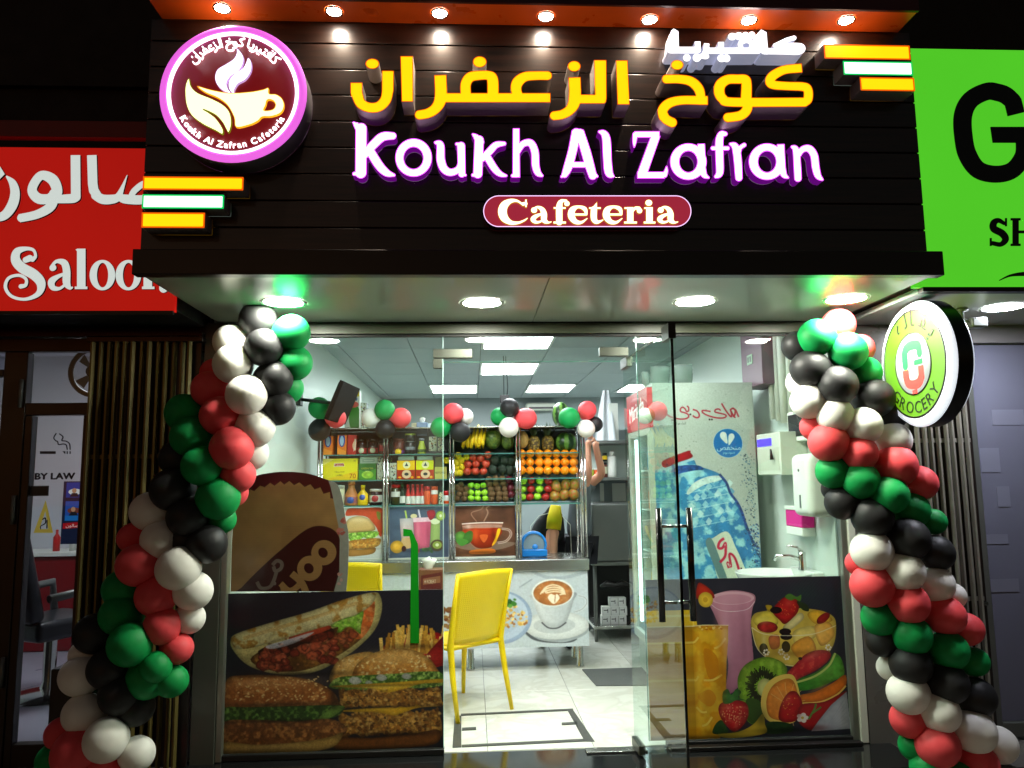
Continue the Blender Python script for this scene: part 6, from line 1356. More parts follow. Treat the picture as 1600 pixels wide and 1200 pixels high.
# ---- goods on the rack ------------------------------------------------
YF_ = 1.93
def goods_box(u0, v0, u1, v1, name, label, cat, cv=None, col=(150, 150, 150), dep=0.12, Y=1.90, group=None, snap=None):
    r = list(rect(u0, v0, u1, v1, Y))
    if snap is not None: h = r[3]-r[2]; r[2] = snap+0.001; r[3] = r[2]+h
    mb = MB().rbox(r[0], r[1], Y, Y+dep, r[2], r[3], 0.002, 1); sd = mat('carton_'+name, col, 0.45)
    if cv is None: return solo(name, mb, sd, label, cat, group)
    fr_ = MB().box(r[0]+0.003, r[1]-0.003, Y-0.0012, Y-0.0002, r[2]+0.003, r[3]-0.003, 0, front=1)
    t_ = thing(name, label, cat, ((r[0]+r[1])/2, Y, r[2]), group); part('carton', mb, sd, t_); part('printed_front', fr_, [sd, print_mat('print_'+name, cv)], t_)
    return t_
def cvs(w, h, bg, k=6): return Canvas(0, 0, w, h, k, bg)
S1, S2, S3, ST = SZ[0], SZ[1], SZ[2], 1.938
c = cvs(57, 34, (238, 224, 20)); c.poly([(0, 34), (57, 20), (57, 34)], (244, 206, 20), False); c.poly([(0, 0), (20, 0), (0, 12)], (250, 236, 120), False); c.poly([(20, 7), (35, 6.5), (36.5, 12), (19, 12.5)], (230, 220, 200), False); c.poly([(21, 7.8), (34.5, 7.4), (35.8, 11.4), (20.2, 11.6)], (170, 40, 30), False); c.text('Lipton', 28, 11, 4.6, (240, 230, 210), center=True)
c.text('YELLOW', 28.5, 22.6, 4.2, (120, 110, 20), center=True); c.text('LABEL', 28.5, 27.6, 4.2, (120, 110, 20), center=True); c.text('70', 44, 31.5, 11, (180, 60, 20)); c.text('18', 50, 4.5, 4, (120, 90, 20))
goods_box(502, 713, 559, 747, 'tea_box', 'wide bright yellow tea box with a red badge on the second shelf at the left', 'tea box', c, (226, 206, 30), snap=S2)
c = cvs(29, 26, (70, 150, 50)); c.poly([(0, 0), (29, 0), (29, 8), (14, 14), (0, 9)], (36, 110, 44), False); c.ell(15, 18, 10, 6, (150, 196, 60), noise=0.2); c.text('GREEN TEA', 14.5, 9, 4, (200, 190, 60), center=True); c.text('FRESH', 14.5, 13.5, 3, (220, 230, 160), center=True)
goods_box(560, 721, 588, 747, 'tea_box', 'green tea box between the yellow tea box and a floral box', 'tea box', c, (60, 130, 50), snap=S2)
c = cvs(28, 13, (176, 198, 184)); c.poly([(4, 4), (24, 4), (24, 9), (4, 9)], (150, 172, 160), False); c.line([(6, 6.5), (22, 6.5)], 1, (210, 220, 210))
goods_box(562, 706, 590, 719, 'small_carton', 'flat pale grey carton lying on top of the green tea box', 'carton', c, (170, 190, 178), Y=1.915, snap=S2+0.124)
def floral(w, h, s):
    c = cvs(w, h, (190, 200, 180)); rr = random.Random(s)
    for _ in range(26): c.ell(rr.uniform(0, w), rr.uniform(0, h), rr.uniform(.6, 1.8), rr.uniform(.4, 1.2), rr.choice([(60, 90, 60), (120, 60, 40), (60, 60, 90), (170, 150, 60), (40, 60, 50)]), rot=rr.uniform(0, 90))
    return c
goods_box(589, 720, 600, 747, 'floral_box', 'narrow floral patterned box left of the second post', 'box', floral(11, 27, 1), (180, 188, 170), snap=S2)
goods_box(608, 720, 619.5, 746, 'floral_box', 'narrow green floral box right of the second post', 'box', floral(11, 26, 5), (180, 188, 170), snap=S2)
goods_box(590, 707, 600, 719, 'small_carton', 'small dark speckled carton left of the second post on top of the floral box', 'carton', floral(10, 12, 9), (120, 100, 80), Y=1.93, snap=S2+0.13)
for k, (u0, u1, top) in enumerate(((620, 648.5, (244, 200, 10)), (649.5, 678, (214, 224, 20)))):
    c = cvs(28, 30, top); c.poly([(0, 15), (28, 15), (28, 30), (0, 30)], (176, 50, 26), False); c.ell(15, 7, 6, 6, (236, 232, 180)); c.poly([(12, 9), (15, 3), (18, 9)], (60, 80, 90), False); c.ell(15, 22, 7.5, 7, (230, 200, 160)); c.ell(15, 22, 3.5, 2.5, (50, 60, 60)); c.ell(24, 27, 2.5, 2, (236, 170, 30)); c.ell(4, 27, 3, 1.5, (236, 170, 30))
    goods_box(u0, 716, u1, 746, 'tea_box', ('yellow and red tea box with orange top half, left of its pair', 'yellow and red tea box with lime top half, right of its pair')[k], 'tea box', c, (190, 90, 20), snap=S2)
    goods_box(u0+2, 708, u1-1.5, 716, 'flat_carton', ('pale grey carton on top of the left yellow and red tea box', 'pale grey carton on top of the right yellow and red tea box')[k], 'carton', None, (168, 184, 172), Y=1.91, snap=S2+0.148)
c = cvs(20, 18, (186, 184, 96)); c.text('BEYOND', 10, 10, 4.6, (40, 40, 24), center=True); goods_box(679, 727, 698, 746, 'coffee_box', 'khaki yellow box with black lettering beside the third post', 'box', c, (170, 168, 80), snap=S2)
goods_box(680, 708, 692, 726, 'olive_box', 'dark olive box on top of the khaki box beside the third post', 'box', None, (92, 94, 30), Y=1.91, snap=S2+0.09)
# top row cell 1, 2
c = cvs(14, 31, (232, 120, 24)); c.ell(7, 8, 5.2, 11, (30, 60, 150)); c.ell(7, 9, 3.2, 8, (150, 186, 214)); c.poly([(0, 20), (14, 26), (14, 31), (0, 31)], (244, 150, 40), False)
goods_box(505, 674, 520, 704, 'cereal_box', 'orange box with a blue oval partly behind the leftmost black balloon', 'box', c, (220, 110, 20), snap=S1)
goods_box(527, 673, 541.5, 704, 'cereal_box', 'orange box with a blue oval right of the leftmost black balloon', 'box', c, (220, 110, 20), snap=S1)
c = cvs(15, 31, (190, 30, 24)); c.poly([(9, 14), (15, 6), (15, 24), (10, 22)], (220, 180, 150)); c.line([(11, 26), (14, 14), (13, 6)], 1.0, (240, 230, 220)); goods_box(542.5, 673, 557, 704, 'biscuit_box', 'red box with a pale leaf shape between the orange box and the jars', 'box', c, (180, 26, 22), snap=S1)
def jar(u, vt, vb, wpx, name, label, body, cap, lab=None, Y=1.93, snap=S1, group=None, capf=0.16, neck=None, labr=(0.25, 0.7), emb=None, cat='jar'):
    x = ay(u, vb, Y)[0]; z0 = snap+0.001; h = (vb-vt)*mpp(Y); r = wpx/2*mpp(Y); t_ = thing(name, label, cat, (x, Y, z0), group)
    zc = z0+h*(1-capf)
    prof = [(0, z0), (r*0.92, z0), (r, z0+h*0.05)]
    if neck: prof += [(r, z0+h*neck[0]), (r*neck[1], z0+h*(neck[0]+(1-capf-neck[0])*0.75)), (r*neck[1], zc), (0, zc)]
    else: prof += [(r, zc-h*0.06), (r*0.86, zc), (0, zc)]
    part('body', MB().lathe(prof, (x, Y, 0), 18), body, t_)
    rc = r*(neck[1]*1.12 if neck else 0.93)
    part('cap', MB().lathe([(0, zc+0.0005), (rc, zc+0.0005), (rc, z0+h*0.985), (rc*0.9, z0+h), (0, z0+h)], (x, Y, 0), 18), cap, t_)
    if lab: part('label_band', MB().lathe([(r*1.012, z0+h*labr[0]), (r*1.012, z0+h*labr[1])], (x, Y, 0), 18), lab, t_)
    if emb: part('emblem', MB().lathe([(0, Y-r*1.04), (r*0.5, Y-r*1.02), (r*0.55, Y-r*0.9)], (x, 0, z0+h*(labr[0]+labr[1])/2), 14, 0, 'y'), emb, t_)
    return t_
K = lambda n_, c_, r_=0.35, **k: mat(n_, c_, r_, **k)
drk = K('dark_coffee_glass', (40, 16, 16), 0.15); blk = K('black_cap', (18, 18, 20)); lbw = K('white_label', (214, 216, 210)); redm = K('red_plastic', (190, 26, 26)); redd = K('red_label', (170, 36, 40)); yel_ = K('mustard_yellow', (236, 196, 16)); brn = K('caramel_sauce', (190, 120, 60)); whp = K('cream_jar', (206, 206, 176)); grn = K('green_print', (50, 120, 60)); ora = K('spice_orange', (216, 84, 30)); gry = K('silver_label', (120, 130, 138), 0.3); brj = K('brown_jar', (96, 44, 34)); pur = K('purple_label', (96, 50, 110)); olv = K('green_yellow_bottle', (170, 184, 60)); blu = K('blue_print', (46, 80, 160))
jar(565.5, 680, 703.5, 15, 'coffee_jar', 'left one of two dark coffee jars with a red and cream label', drk, blk, redd, labr=(0.08, 0.42), emb=whp); jar(583, 680, 703.5, 15, 'coffee_jar', 'right one of two dark coffee jars with a red and cream label', drk, blk, redd, labr=(0.08, 0.42), emb=whp)
jar(596, 684, 703.5, 8, 'small_jar', 'small brown jar squeezed against the second post', brj, blk, redd)
jar(623, 680, 703.5, 18, 'cocoa_jar', 'brown jar with a yellow and purple label right of the second post', brj, brj, pur, labr=(0.05, 0.25), emb=yel_)
jar(641, 682, 703.5, 16, 'milk_tin', 'black and silver tin under another tin on the top shelf', blk, gry, gry, labr=(0.3, 0.5)); jar(641, 668, 681, 16, 'milk_tin', 'upper black tin with a green stripe stacked on another tin', blk, blk, K('lime_stripe', (150, 170, 60)), snap=S1+0.106, labr=(0.7, 0.9), capf=0.1)
jar(659, 680, 703.5, 13, 'green_bottle', 'squat lime green bottle with a narrow neck on the top shelf', olv, gry, K('dark_green_dot_label', (60, 90, 30)), neck=(0.35, 0.6), labr=(0.12, 0.3), cat='bottle')
goods_box(651, 663, 668, 681, 'blue_carton', 'blue carton behind the lime green bottle on the top shelf', 'carton', None, (56, 84, 120), Y=1.99)
goods_box(670, 675, 682.5, 698, 'sugar_packet', 'left white packet with grey print under the third green balloon', 'packet', floral(12, 22, 12), (206, 210, 204), snap=S1+0.02); goods_box(684, 677, 694, 698, 'sugar_packet', 'right white packet with grey print under the third green balloon', 'packet', floral(10, 22, 14), (206, 210, 204), snap=S1+0.02)
goods_box(666, 698.5, 697, 703.5, 'dark_tray', 'low dark tray carrying two white packets on the top shelf', 'tray', None, (24, 30, 40), snap=S1)
# third row
jar(532, 754, 784, 13, 'mayonnaise_jar', 'pale cream jar half hidden by the kraft box sticker', whp, lbw, None, snap=S3); jar(549, 748, 784, 19, 'sauce_bottle', 'caramel sauce bottle with an orange cap and a blue badge', brn, K('orange_cap', (206, 120, 60)), K('blue_badge_label', (150, 90, 100)), neck=(0.42, 0.5), emb=blu, labr=(0.1, 0.35), snap=S3, cat='bottle')
jar(567, 754, 784, 16, 'mustard_bottle', 'bright yellow mustard squeeze bottle', yel_, yel_, None, neck=(0.55, 0.35), capf=0.2, emb=blu, labr=(0.2, 0.6), snap=S3, cat='bottle'); jar(587, 760, 784, 19, 'chocolate_spread_jar', 'dark chocolate spread jar with a white lid and white label', drk, lbw, lbw, labr=(0.2, 0.62), emb=redd, snap=S3)
jar(618.5, 754, 784, 14, 'pickle_jar', 'dark green pickle jar with a red lid right of the second post', K('dark_olive_glass', (50, 56, 30), 0.15), redm, lbw, labr=(0.4, 0.65), snap=S3); jar(628.5, 752, 784, 9, 'dark_sauce_bottle', 'slim dark green sauce bottle with a white oval label', K('dark_green_glass', (20, 50, 36), 0.12), K('dark_green_cap', (20, 70, 40)), lbw, neck=(0.5, 0.4), labr=(0.08, 0.4), snap=S3, cat='bottle')
for k, u in enumerate((637.5, 645, 652.5, 659.5)): jar(u, 754, 784, 7, 'hot_sauce_bottle', 'slim hot sauce bottle with a white label, '+NTH[k]+' from the left of four', redm, redm, lbw, neck=(0.5, 0.6), labr=(0.05, 0.42), snap=S3, group='four hot sauce bottles in a row', cat='bottle')
jar(667.5, 757, 784, 10, 'spice_jar', 'orange red spice jar with a red lid right of the hot sauce bottles', ora, redm, None, snap=S3, capf=0.25); jar(679, 757, 784, 11, 'spice_jar', 'spice jar with an orange lid over a white band', ora, ora, lbw, labr=(0.55, 0.78), snap=S3, capf=0.2); goods_box(685.5, 765, 692.5, 784, 'herb_packet', 'small green and white packet between the spice jars and the third post', 'packet', floral(8, 20, 33), (80, 140, 90), snap=S3)
jar(697, 764, 784, 8, 'small_red_jar', 'small jar with a red cap and white label at the third post', lbw, redm, ora, labr=(0.05, 0.25), snap=S3, capf=0.35)
# on top of the rack
c = cvs(22, 60, (196, 200, 186)); c.poly([(0, 0), (22, 0), (22, 9), (0, 9)], (196, 186, 40), False); c.text('FROOT', 11, 7.2, 5.5, (40, 60, 20), center=True); c.ell(15, 44, 9, 22, (40, 120, 40)); c.ell(13, 22, 8, 5, (200, 90, 80)); c.ell(8, 14, 2, 3, (70, 100, 140)); c.ell(17, 13, 2, 3, (70, 100, 140)); c.ell(3, 36, 3, 8, (190, 60, 50))
goods_box(539, 604, 562, 663, 'fruit_carton', 'tall carton with a green melon print standing on top of the rack beside the television', 'carton', c, (206, 210, 200), dep=0.10, Y=1.93, snap=ST)
goods_box(563.5, 622, 573, 663, 'carton', 'narrow grey carton behind the tall melon carton on top of the rack', 'carton', floral(9, 40, 40), (130, 140, 140), Y=2.0, snap=ST)
tb_ = thing('tissue_box', 'blue and white tissue box with a tissue sticking out on top of the rack', 'tissue box', (ay(660, 668, 1.95)[0], 1.95, ST)); bx_ = ay(660, 668, 1.95)[0]
part('carton', MB().rbox(bx_-0.045, bx_+0.045, 1.90, 2.0, ST+0.001, ST+0.045, 0.004), K('tissue_box_blue', (120, 150, 190)), tb_)
def tissue(x, y, z, h, w_):
    mb = MB(); n_ = 12; vs = []; rr = random.Random(int(x*1000))
    for i in range(n_):
        a = 2*PI*i/n_; vs.append((x+0.2*w_*math.cos(a), y+0.12*w_*math.sin(a), z))
    for lv, (f, hh) in enumerate(((0.75, 0.45), (0.9, 0.8), (0.45, 1.0))):
        for i in range(n_):
            a = 2*PI*i/n_; k_ = f*rr.uniform(0.6, 1.15); vs.append((x+0.5*w_*k_*math.cos(a), y+0.25*w_*k_*math.sin(a), z+h*hh*rr.uniform(0.8, 1.1)))
    fs = [(l*n_+i, l*n_+(i+1) % n_, (l+1)*n_+(i+1) % n_, (l+1)*n_+i) for l in range(3) for i in range(n_)]
    return mb.add(vs, fs, 0, True)
part('tissue', tissue(bx_, 1.95, ST+0.045, 0.045, 0.06), M_['white'], tb_)
c = cvs(20, 8, (226, 230, 232)); c.ell(9, 4, 3, 3, (90, 100, 100)); goods_box(668.5, 649, 688, 657, 'white_packet', 'small white packet with a dark mark behind the third green balloon', 'packet', c, (226, 230, 232), Y=2.0, snap=ST)
goods_box(643, 660, 652, 668, 'small_carton', 'small cream carton left of the blue tissue box on top of the rack', 'carton', None, (200, 196, 160), Y=1.95, snap=ST)
# ---- fruit -------------------------------------------------------------
def skin(nm, col, col2, sc=6, rough=0.35, bump=0.1, bs=90, pos=(0.4, 0.6)):
    m = mat(nm, col, rough, bump=bump, bscale=bs); n = m.node_tree; tc = n.nodes.new('ShaderNodeTexCoord'); t = n.nodes.new('ShaderNodeTexNoise'); t.inputs['Scale'].default_value = sc; oi = n.nodes.new('ShaderNodeObjectInfo')
    va = n.nodes.new('ShaderNodeVectorMath'); va.operation = 'ADD'; n.links.new(tc.outputs['Object'], va.inputs[0]); n.links.new(oi.outputs['Location'], va.inputs[1]); n.links.new(va.outputs[0], t.inputs['Vector'])
    r = n.nodes.new('ShaderNodeValToRGB'); r.color_ramp.elements[0].color = lin(col); r.color_ramp.elements[1].color = lin(col2); r.color_ramp.elements[0].position = pos[0]; r.color_ramp.elements[1].position = pos[1]
    n.links.new(t.outputs['Fac'], r.inputs[0]); n.links.new(r.outputs[0], n.nodes['Principled BSDF'].inputs['Base Color']); return m
def ball(dent=0.0, tall=1.0, stem=None, n1=12, n2=16, taper=0.0):
    prof = []
    for i in range(n1+1):
        t = PI*i/n1; r = math.sin(t)*(1+taper*math.cos(t)); h = -math.cos(t)*tall
        if dent: h -= dent*math.exp(-(r/0.28)**2)*(1 if h > 0 else -0.6)
        prof.append((max(r, 0), h))
    mb = MB().lathe(prof, (0, 0, 0), n2)
    if stem is not None: mb.tube([(0, 0, tall-dent-0.05), (0.05, 0, tall+0.18)], 0.05, 6, 1)
    return mb
stemm = K('fruit_stem', (70, 50, 24), 0.8)
FK = {
 'orange': (ball(0.05, 0.96, None), [skin('orange_peel', (252, 158, 16), (244, 140, 8), 9, 0.4, 0.25, 160)]),
 'lemon': (ball(0, 1.08), [skin('lemon_peel', (232, 206, 30), (200, 190, 30), 7, 0.35, 0.2, 130)]),
 'pomegranate': (ball(0.08, 0.95, 1), [skin('red_fruit_skin', (176, 26, 30), (206, 96, 60), 5), stemm]),
 'avocado': (ball(0, 1.18, None, taper=-0.14), [skin('avocado_skin', (22, 44, 22), (14, 28, 16), 12, 0.5, 0.5, 120)]),
 'kiwi': (ball(0.02, 1.05), [skin('kiwi_skin', (104, 80, 44), (84, 62, 34), 20, 0.8, 0.4, 260)]),
 'green_apple': (ball(0.18, 0.9, 1), [skin('green_apple_skin', (130, 196, 30), (160, 210, 60), 5, 0.25), stemm]),
 'red_apple': (ball(0.18, 0.92, 1), [skin('red_apple_skin', (140, 20, 26), (170, 44, 36), 6, 0.25), stemm]),
 'plum': (ball(0.08, 0.96, 1), [skin('plum_skin', (74, 18, 34), (100, 26, 40), 6, 0.3), stemm]),
 'mango': (ball(0.0, 1.16, 1, taper=0.06), [skin('mango_skin', (120, 126, 40), (168, 84, 40), 3.0, 0.3, pos=(0.35, 0.65)), stemm]),
}
FME = {k: to_mesh(v[0], k, v[1], (0, 0, 0)) for k, v in FK.items()}
def by_place(lst, tol):
    rows = []
    for p in sorted(lst, key=lambda q: q[1]):
        if rows and abs(rows[-1][0][1]-p[1]) < tol: rows[-1].append(p)
        else: rows.append([p])
    nm = {}; RN = {1: [''], 2: ['upper row, ', 'lower row, '], 3: ['top row, ', 'middle row, ', 'bottom row, ']}.get(len(rows), ['row %s from the top, ' % NTH[i] for i in range(len(rows))])
    if len(rows) > 3: RN = [NTH[i]+' row down, ' for i in range(len(rows))]
    for i, r_ in enumerate(rows):
        for j, p in enumerate(sorted(r_)): nm[p] = RN[i]+NTH[j]+' from the left'
    return nm
def fruits(kind, lst, r, label, group, Y=1.93, jit=0.004, base=None, tilt=0.5, tol=5.5):
    NM = by_place(lst, tol)
    for (u, v) in lst:
        y = Y+random.uniform(-jit, jit); p = ay(u, v, y); o = bpy.data.objects.new(kind, FME[kind]); COL.objects.link(o); o.location = p
        s = r*mpp(Y)*random.uniform(0.96, 1.05); o.scale = (s, s*0.98, s); o.rotation_euler = (random.uniform(-tilt, tilt), random.uniform(-tilt, tilt), random.uniform(0, 6)); tag(o, label+', '+NM[(u, v)], kind.replace('_', ' '), group)
Cc = lambda l, sc=4.614, ou=680, ov=640: [(ou+a/sc, ov+b/sc) for a, b in l]
cols = (622, 684, 750, 812, 873, 935, 998)
fruits('orange', Cc([(c_, r_) for c_ in cols for r_ in (318, 378, 438)]), 6.9, 'front orange of the neat block', 'oranges in three rows', jit=0.002)
fruits('lemon', Cc([(165, 332), (150, 382), (187, 368), (226, 342), (147, 424), (190, 412), (150, 458), (180, 456), (82, 366)]), 5.2, 'lemon in the pile by the third post', 'lemons by the third post')
fruits('pomegranate', Cc([(272, 342), (328, 350), (380, 326), (235, 392), (295, 390), (366, 390), (232, 445), (290, 445), (348, 445)]), 6.2, 'red round fruit beside the lemons', 'red fruit beside the lemons')
fruits('avocado', Cc([(430, 368), (497, 370), (548, 372), (413, 435), (483, 435), (540, 437)]), 7.3, 'dark green avocado', 'avocados beside the oranges', tilt=0.2)
fruits('kiwi', Cc([(185, 543), (158, 560), (222, 572), (186, 578), (216, 610), (172, 612), (160, 641), (208, 643)]), 4.8, 'small brown kiwi left of the apples', 'kiwis left of the green apples')
fruits('green_apple', Cc([(258, 545), (302, 552), (347, 545), (258, 597), (307, 602), (355, 598), (258, 639), (307, 640), (360, 640)]), 5.1, 'green apple between the kiwis', 'green apples between the kiwis')
fruits('kiwi', Cc([(385, 505), (435, 500), (482, 500), (390, 537), (438, 535), (490, 530), (400, 573), (450, 572), (500, 572), (408, 608), (458, 608), (505, 608), (405, 641), (458, 642), (505, 642)]), 5.3, 'brown kiwi right of the apples', 'kiwis right of the green apples')
fruits('plum', Cc([(535, 508), (545, 565), (548, 612)]), 6.5, 'dark red plum at the fourth post', 'plums at the fourth post')
fruits('green_apple', Cc([(635, 515), (755, 515), (630, 574), (752, 572), (628, 630), (735, 627)]), 6.3, 'green apple in the right bay', 'green apples in the right bay')
fruits('red_apple', Cc([(693, 512), (690, 572), (682, 630), (815, 515), (812, 572), (795, 630)]), 6.3, 'dark red apple in the right bay', 'red apples in the right bay')
fruits('mango', Cc([(872, 552), (942, 540), (1005, 540), (862, 622), (930, 615), (998, 610)]), 8.0, 'mango in the right bay', 'mangoes in the right bay')
# kiwi style netting left out; bananas
ban = skin('banana_peel', (240, 206, 30), (226, 190, 20), 3, 0.4, 0.05); bm_tip = K('banana_tip', (70, 56, 20), 0.8)
bt = thing('banana_bunch', 'hand of yellow bananas on the top shelf beside the papaya', 'bananas', ay(740, 698, 1.92))
for u, tv, w_ in ((722, 688, 0.0), (729, 682, 0.01), (736, 676, 0.02), (742, 670, 0.02), (748, 672, 0.03), (753, 676, 0.02), (734, 690, -0.01), (746, 688, 0.0)):
    a = Vector(ay(u+6, tv-6 if tv < 680 else tv-3, 1.96)); b = Vector(ay(u, (tv+700)/2, 1.89-w_)); c = Vector(ay(u+2, 700.5, 1.93))
    P = [a.lerp(b, 0.0), a*0.25+b*0.5+c*0.25+Vector((0, -0.012, 0)), a*0.05+b*0.5+c*0.45+Vector((0, -0.006, 0)), c]
    mb = MB().tube(P, [0.007, 0.0165, 0.0165, 0.006], 8); bb = part('banana', mb, ban, bt); part('tip', MB().tube([P[-1], P[-1]+Vector((0, 0, -0.004))], 0.005, 6), bm_tip, bb)
mel = skin('papaya_skin', (60, 92, 30), (110, 130, 50), 4, 0.4)
for u, v, rx, ry, L in ((770, 686, 13, 15.5, 'large green papaya beside the bananas on the top shelf'), (793, 690, 10, 12.5, 'smaller dark green papaya behind the white balloon on the top shelf')):
    p = ay(u, v, 1.97); o = bpy.data.objects.new('papaya', to_mesh(ball(0.03, 1.0, None), 'papaya', [mel, stemm], (0, 0, 0))); COL.objects.link(o); o.location = p; o.scale = (rx*mpp(1.97), rx*mpp(1.97), ry*mpp(1.97)); tag(o, L, 'papaya')
p = ay(816, 687, 1.95); o = bpy.data.objects.new('melon', to_mesh(ball(0.02, 1.0, None), 'melon', [skin('melon_rind', (190, 156, 84), (170, 136, 70), 12, 0.6, 0.4, 60), stemm], (0, 0, 0))); COL.objects.link(o); o.location = p; o.scale = (9.5*mpp(1.95), 9.5*mpp(1.95), 13.5*mpp(1.95)); tag(o, 'tan oval melon right of the fourth post on the top shelf', 'melon')
# pineapples
pm_ = mat('pineapple_rind', (120, 98, 40), 0.6); n = pm_.node_tree; tc = n.nodes.new('ShaderNodeTexCoord'); vo = n.nodes.new('ShaderNodeTexVoronoi'); vo.inputs['Scale'].default_value = 62
rr = n.nodes.new('ShaderNodeValToRGB'); rr.color_ramp.elements[0].color = lin((176, 150, 66)); rr.color_ramp.elements[1].color = lin((66, 50, 22)); rr.color_ramp.elements[0].position = 0.2; rr.color_ramp.elements[1].position = 0.75
n.links.new(tc.outputs['Object'], vo.inputs['Vector']); n.links.new(vo.outputs['Distance'], rr.inputs[0]); n.links.new(rr.outputs[0], n.nodes['Principled BSDF'].inputs['Base Color']); bp = n.nodes.new('ShaderNodeBump'); bp.invert = True; bp.inputs['Distance'].default_value = 0.006; n.links.new(vo.outputs['Distance'], bp.inputs['Height']); n.links.new(bp.outputs[0], n.nodes['Principled BSDF'].inputs['Normal'])
for u, crown, L in ((834, True, 'left pineapple with dark leaves rising above the top rail'), (856, True, 'right pineapple left of the watermelons')):
    x, y, z = ay(u, 688, 1.97); z = S1+0.075; t_ = thing('pineapple', L, 'pineapple', (x, y, S1))
    part('fruit_body', MB().lathe([(0, z-0.072), (0.035, z-0.066), (0.052, z-0.03), (0.053, z+0.02), (0.044, z+0.055), (0.02, z+0.072), (0, z+0.073)], (x, y, 0), 20), pm_, t_)
    cr = MB()
    for i in range(22):
        a = i*2.4; t = i/22; h = 0.05+0.09*t; sp = 0.075*(1-t)+0.012; b0 = Vector((x+0.012*math.cos(a), y+0.012*math.sin(a), z+0.06)); tip = Vector((x+sp*math.cos(a), y+sp*math.sin(a), z+0.06+h)); md = b0.lerp(tip, 0.5)+Vector((0.3*sp*math.cos(a), 0.3*sp*math.sin(a), 0.01)); sd = Vector((-math.sin(a), math.cos(a), 0))*0.008
        cr.add([b0-sd, b0+sd, md+sd, md-sd, tip], [(0, 1, 2, 3), (3, 2, 4)], 0, True)
    part('leaf_crown', cr, K('pineapple_leaf', (44, 66, 34), 0.5), t_)
# watermelons
wm = mat('watermelon_rind', (40, 90, 30), 0.3); n = wm.node_tree; tc = n.nodes.new('ShaderNodeTexCoord'); sx = n.nodes.new('ShaderNodeSeparateXYZ'); at_ = n.nodes.new('ShaderNodeMath'); at_.operation = 'ARCTAN2'
n.links.new(tc.outputs['Object'], sx.inputs[0]); n.links.new(sx.outputs[0], at_.inputs[0]); n.links.new(sx.outputs[1], at_.inputs[1]); ns = n.nodes.new('ShaderNodeTexNoise'); ns.inputs['Scale'].default_value = 5; ns.inputs['Detail'].default_value = 5; n.links.new(tc.outputs['Object'], ns.inputs['Vector'])
m1 = n.nodes.new('ShaderNodeMath'); m1.operation = 'MULTIPLY_ADD'; m1.inputs[1].default_value = 2.4; n.links.new(ns.outputs['Fac'], m1.inputs[0]); m0 = n.nodes.new('ShaderNodeMath'); m0.operation = 'MULTIPLY'; m0.inputs[1].default_value = 7; n.links.new(at_.outputs[0], m0.inputs[0]); n.links.new(m0.outputs[0], m1.inputs[2])
sn = n.nodes.new('ShaderNodeMath'); sn.operation = 'SINE'; n.links.new(m1.outputs[0], sn.inputs[0]); rr = n.nodes.new('ShaderNodeValToRGB'); rr.color_ramp.elements[0].color = lin((96, 140, 56)); rr.color_ramp.elements[1].color = lin((18, 56, 20)); rr.color_ramp.elements[0].position = 0.2; rr.color_ramp.elements[1].position = 0.6
mr = n.nodes.new('ShaderNodeMapRange'); mr.inputs[1].default_value = -1; n.links.new(sn.outputs[0], mr.inputs[0]); n.links.new(mr.outputs[0], rr.inputs[0]); n.links.new(rr.outputs[0], n.nodes['Principled BSDF'].inputs['Base Color'])
wme = to_mesh(ball(0.02, 1.0, None, 18, 26), 'watermelon', [wm, stemm], (0, 0, 0))
for u, v, rx, ry, Y, zz, L in ((884, 686, 17.5, 15.5, 1.99, S1, 'striped watermelon standing on the top shelf under the green balloon'), (876, 648, 13.5, 19.5, 2.04, ST, 'striped watermelon on the top rail behind the green balloon')):
    x = ay(u, v, Y)[0]; rz = ry*mpp(Y); o = bpy.data.objects.new('watermelon', wme); COL.objects.link(o); o.location = (x, Y, zz+rz+0.001); o.scale = (rx*mpp(Y), rx*mpp(Y), rz); tag(o, L, 'watermelon')

# ================================================================ cell four: people, blue appliance
bl = K('blue_plastic', (20, 120, 200), 0.3); bo = thing('blue_dispenser', 'round topped blue plastic dispenser on the counter under the apples', 'dispenser', (ay(834, 870, 1.97)[0], 1.97, 0.866)); bx0 = ay(834, 870, 1.97)[0]; bz = 0.967
part('ring', MB().lathe([(0.088, 1.93), (0.108, 1.925), (0.108, 2.0), (0.088, 2.0), (0.088, 1.93)], (bx0, 0, bz), 32, 0, 'y'), bl, bo)
part('window', MB().lathe([(0.0, 1.94), (0.088, 1.94)], (bx0, 0, bz), 32, 0, 'y'), K('smoky_window', (120, 140, 150), 0.15), bo)
part('base', MB().rbox(bx0-0.11, bx0+0.11, 1.921, 2.03, 0.867, 0.93, 0.01), bl, bo); part('knob', MB().lathe([(0.0, 1.925), (0.02, 1.925), (0.024, 1.942)], (bx0+0.01, 0, bz-0.02), 16, 0, 'y'), bl, bo)

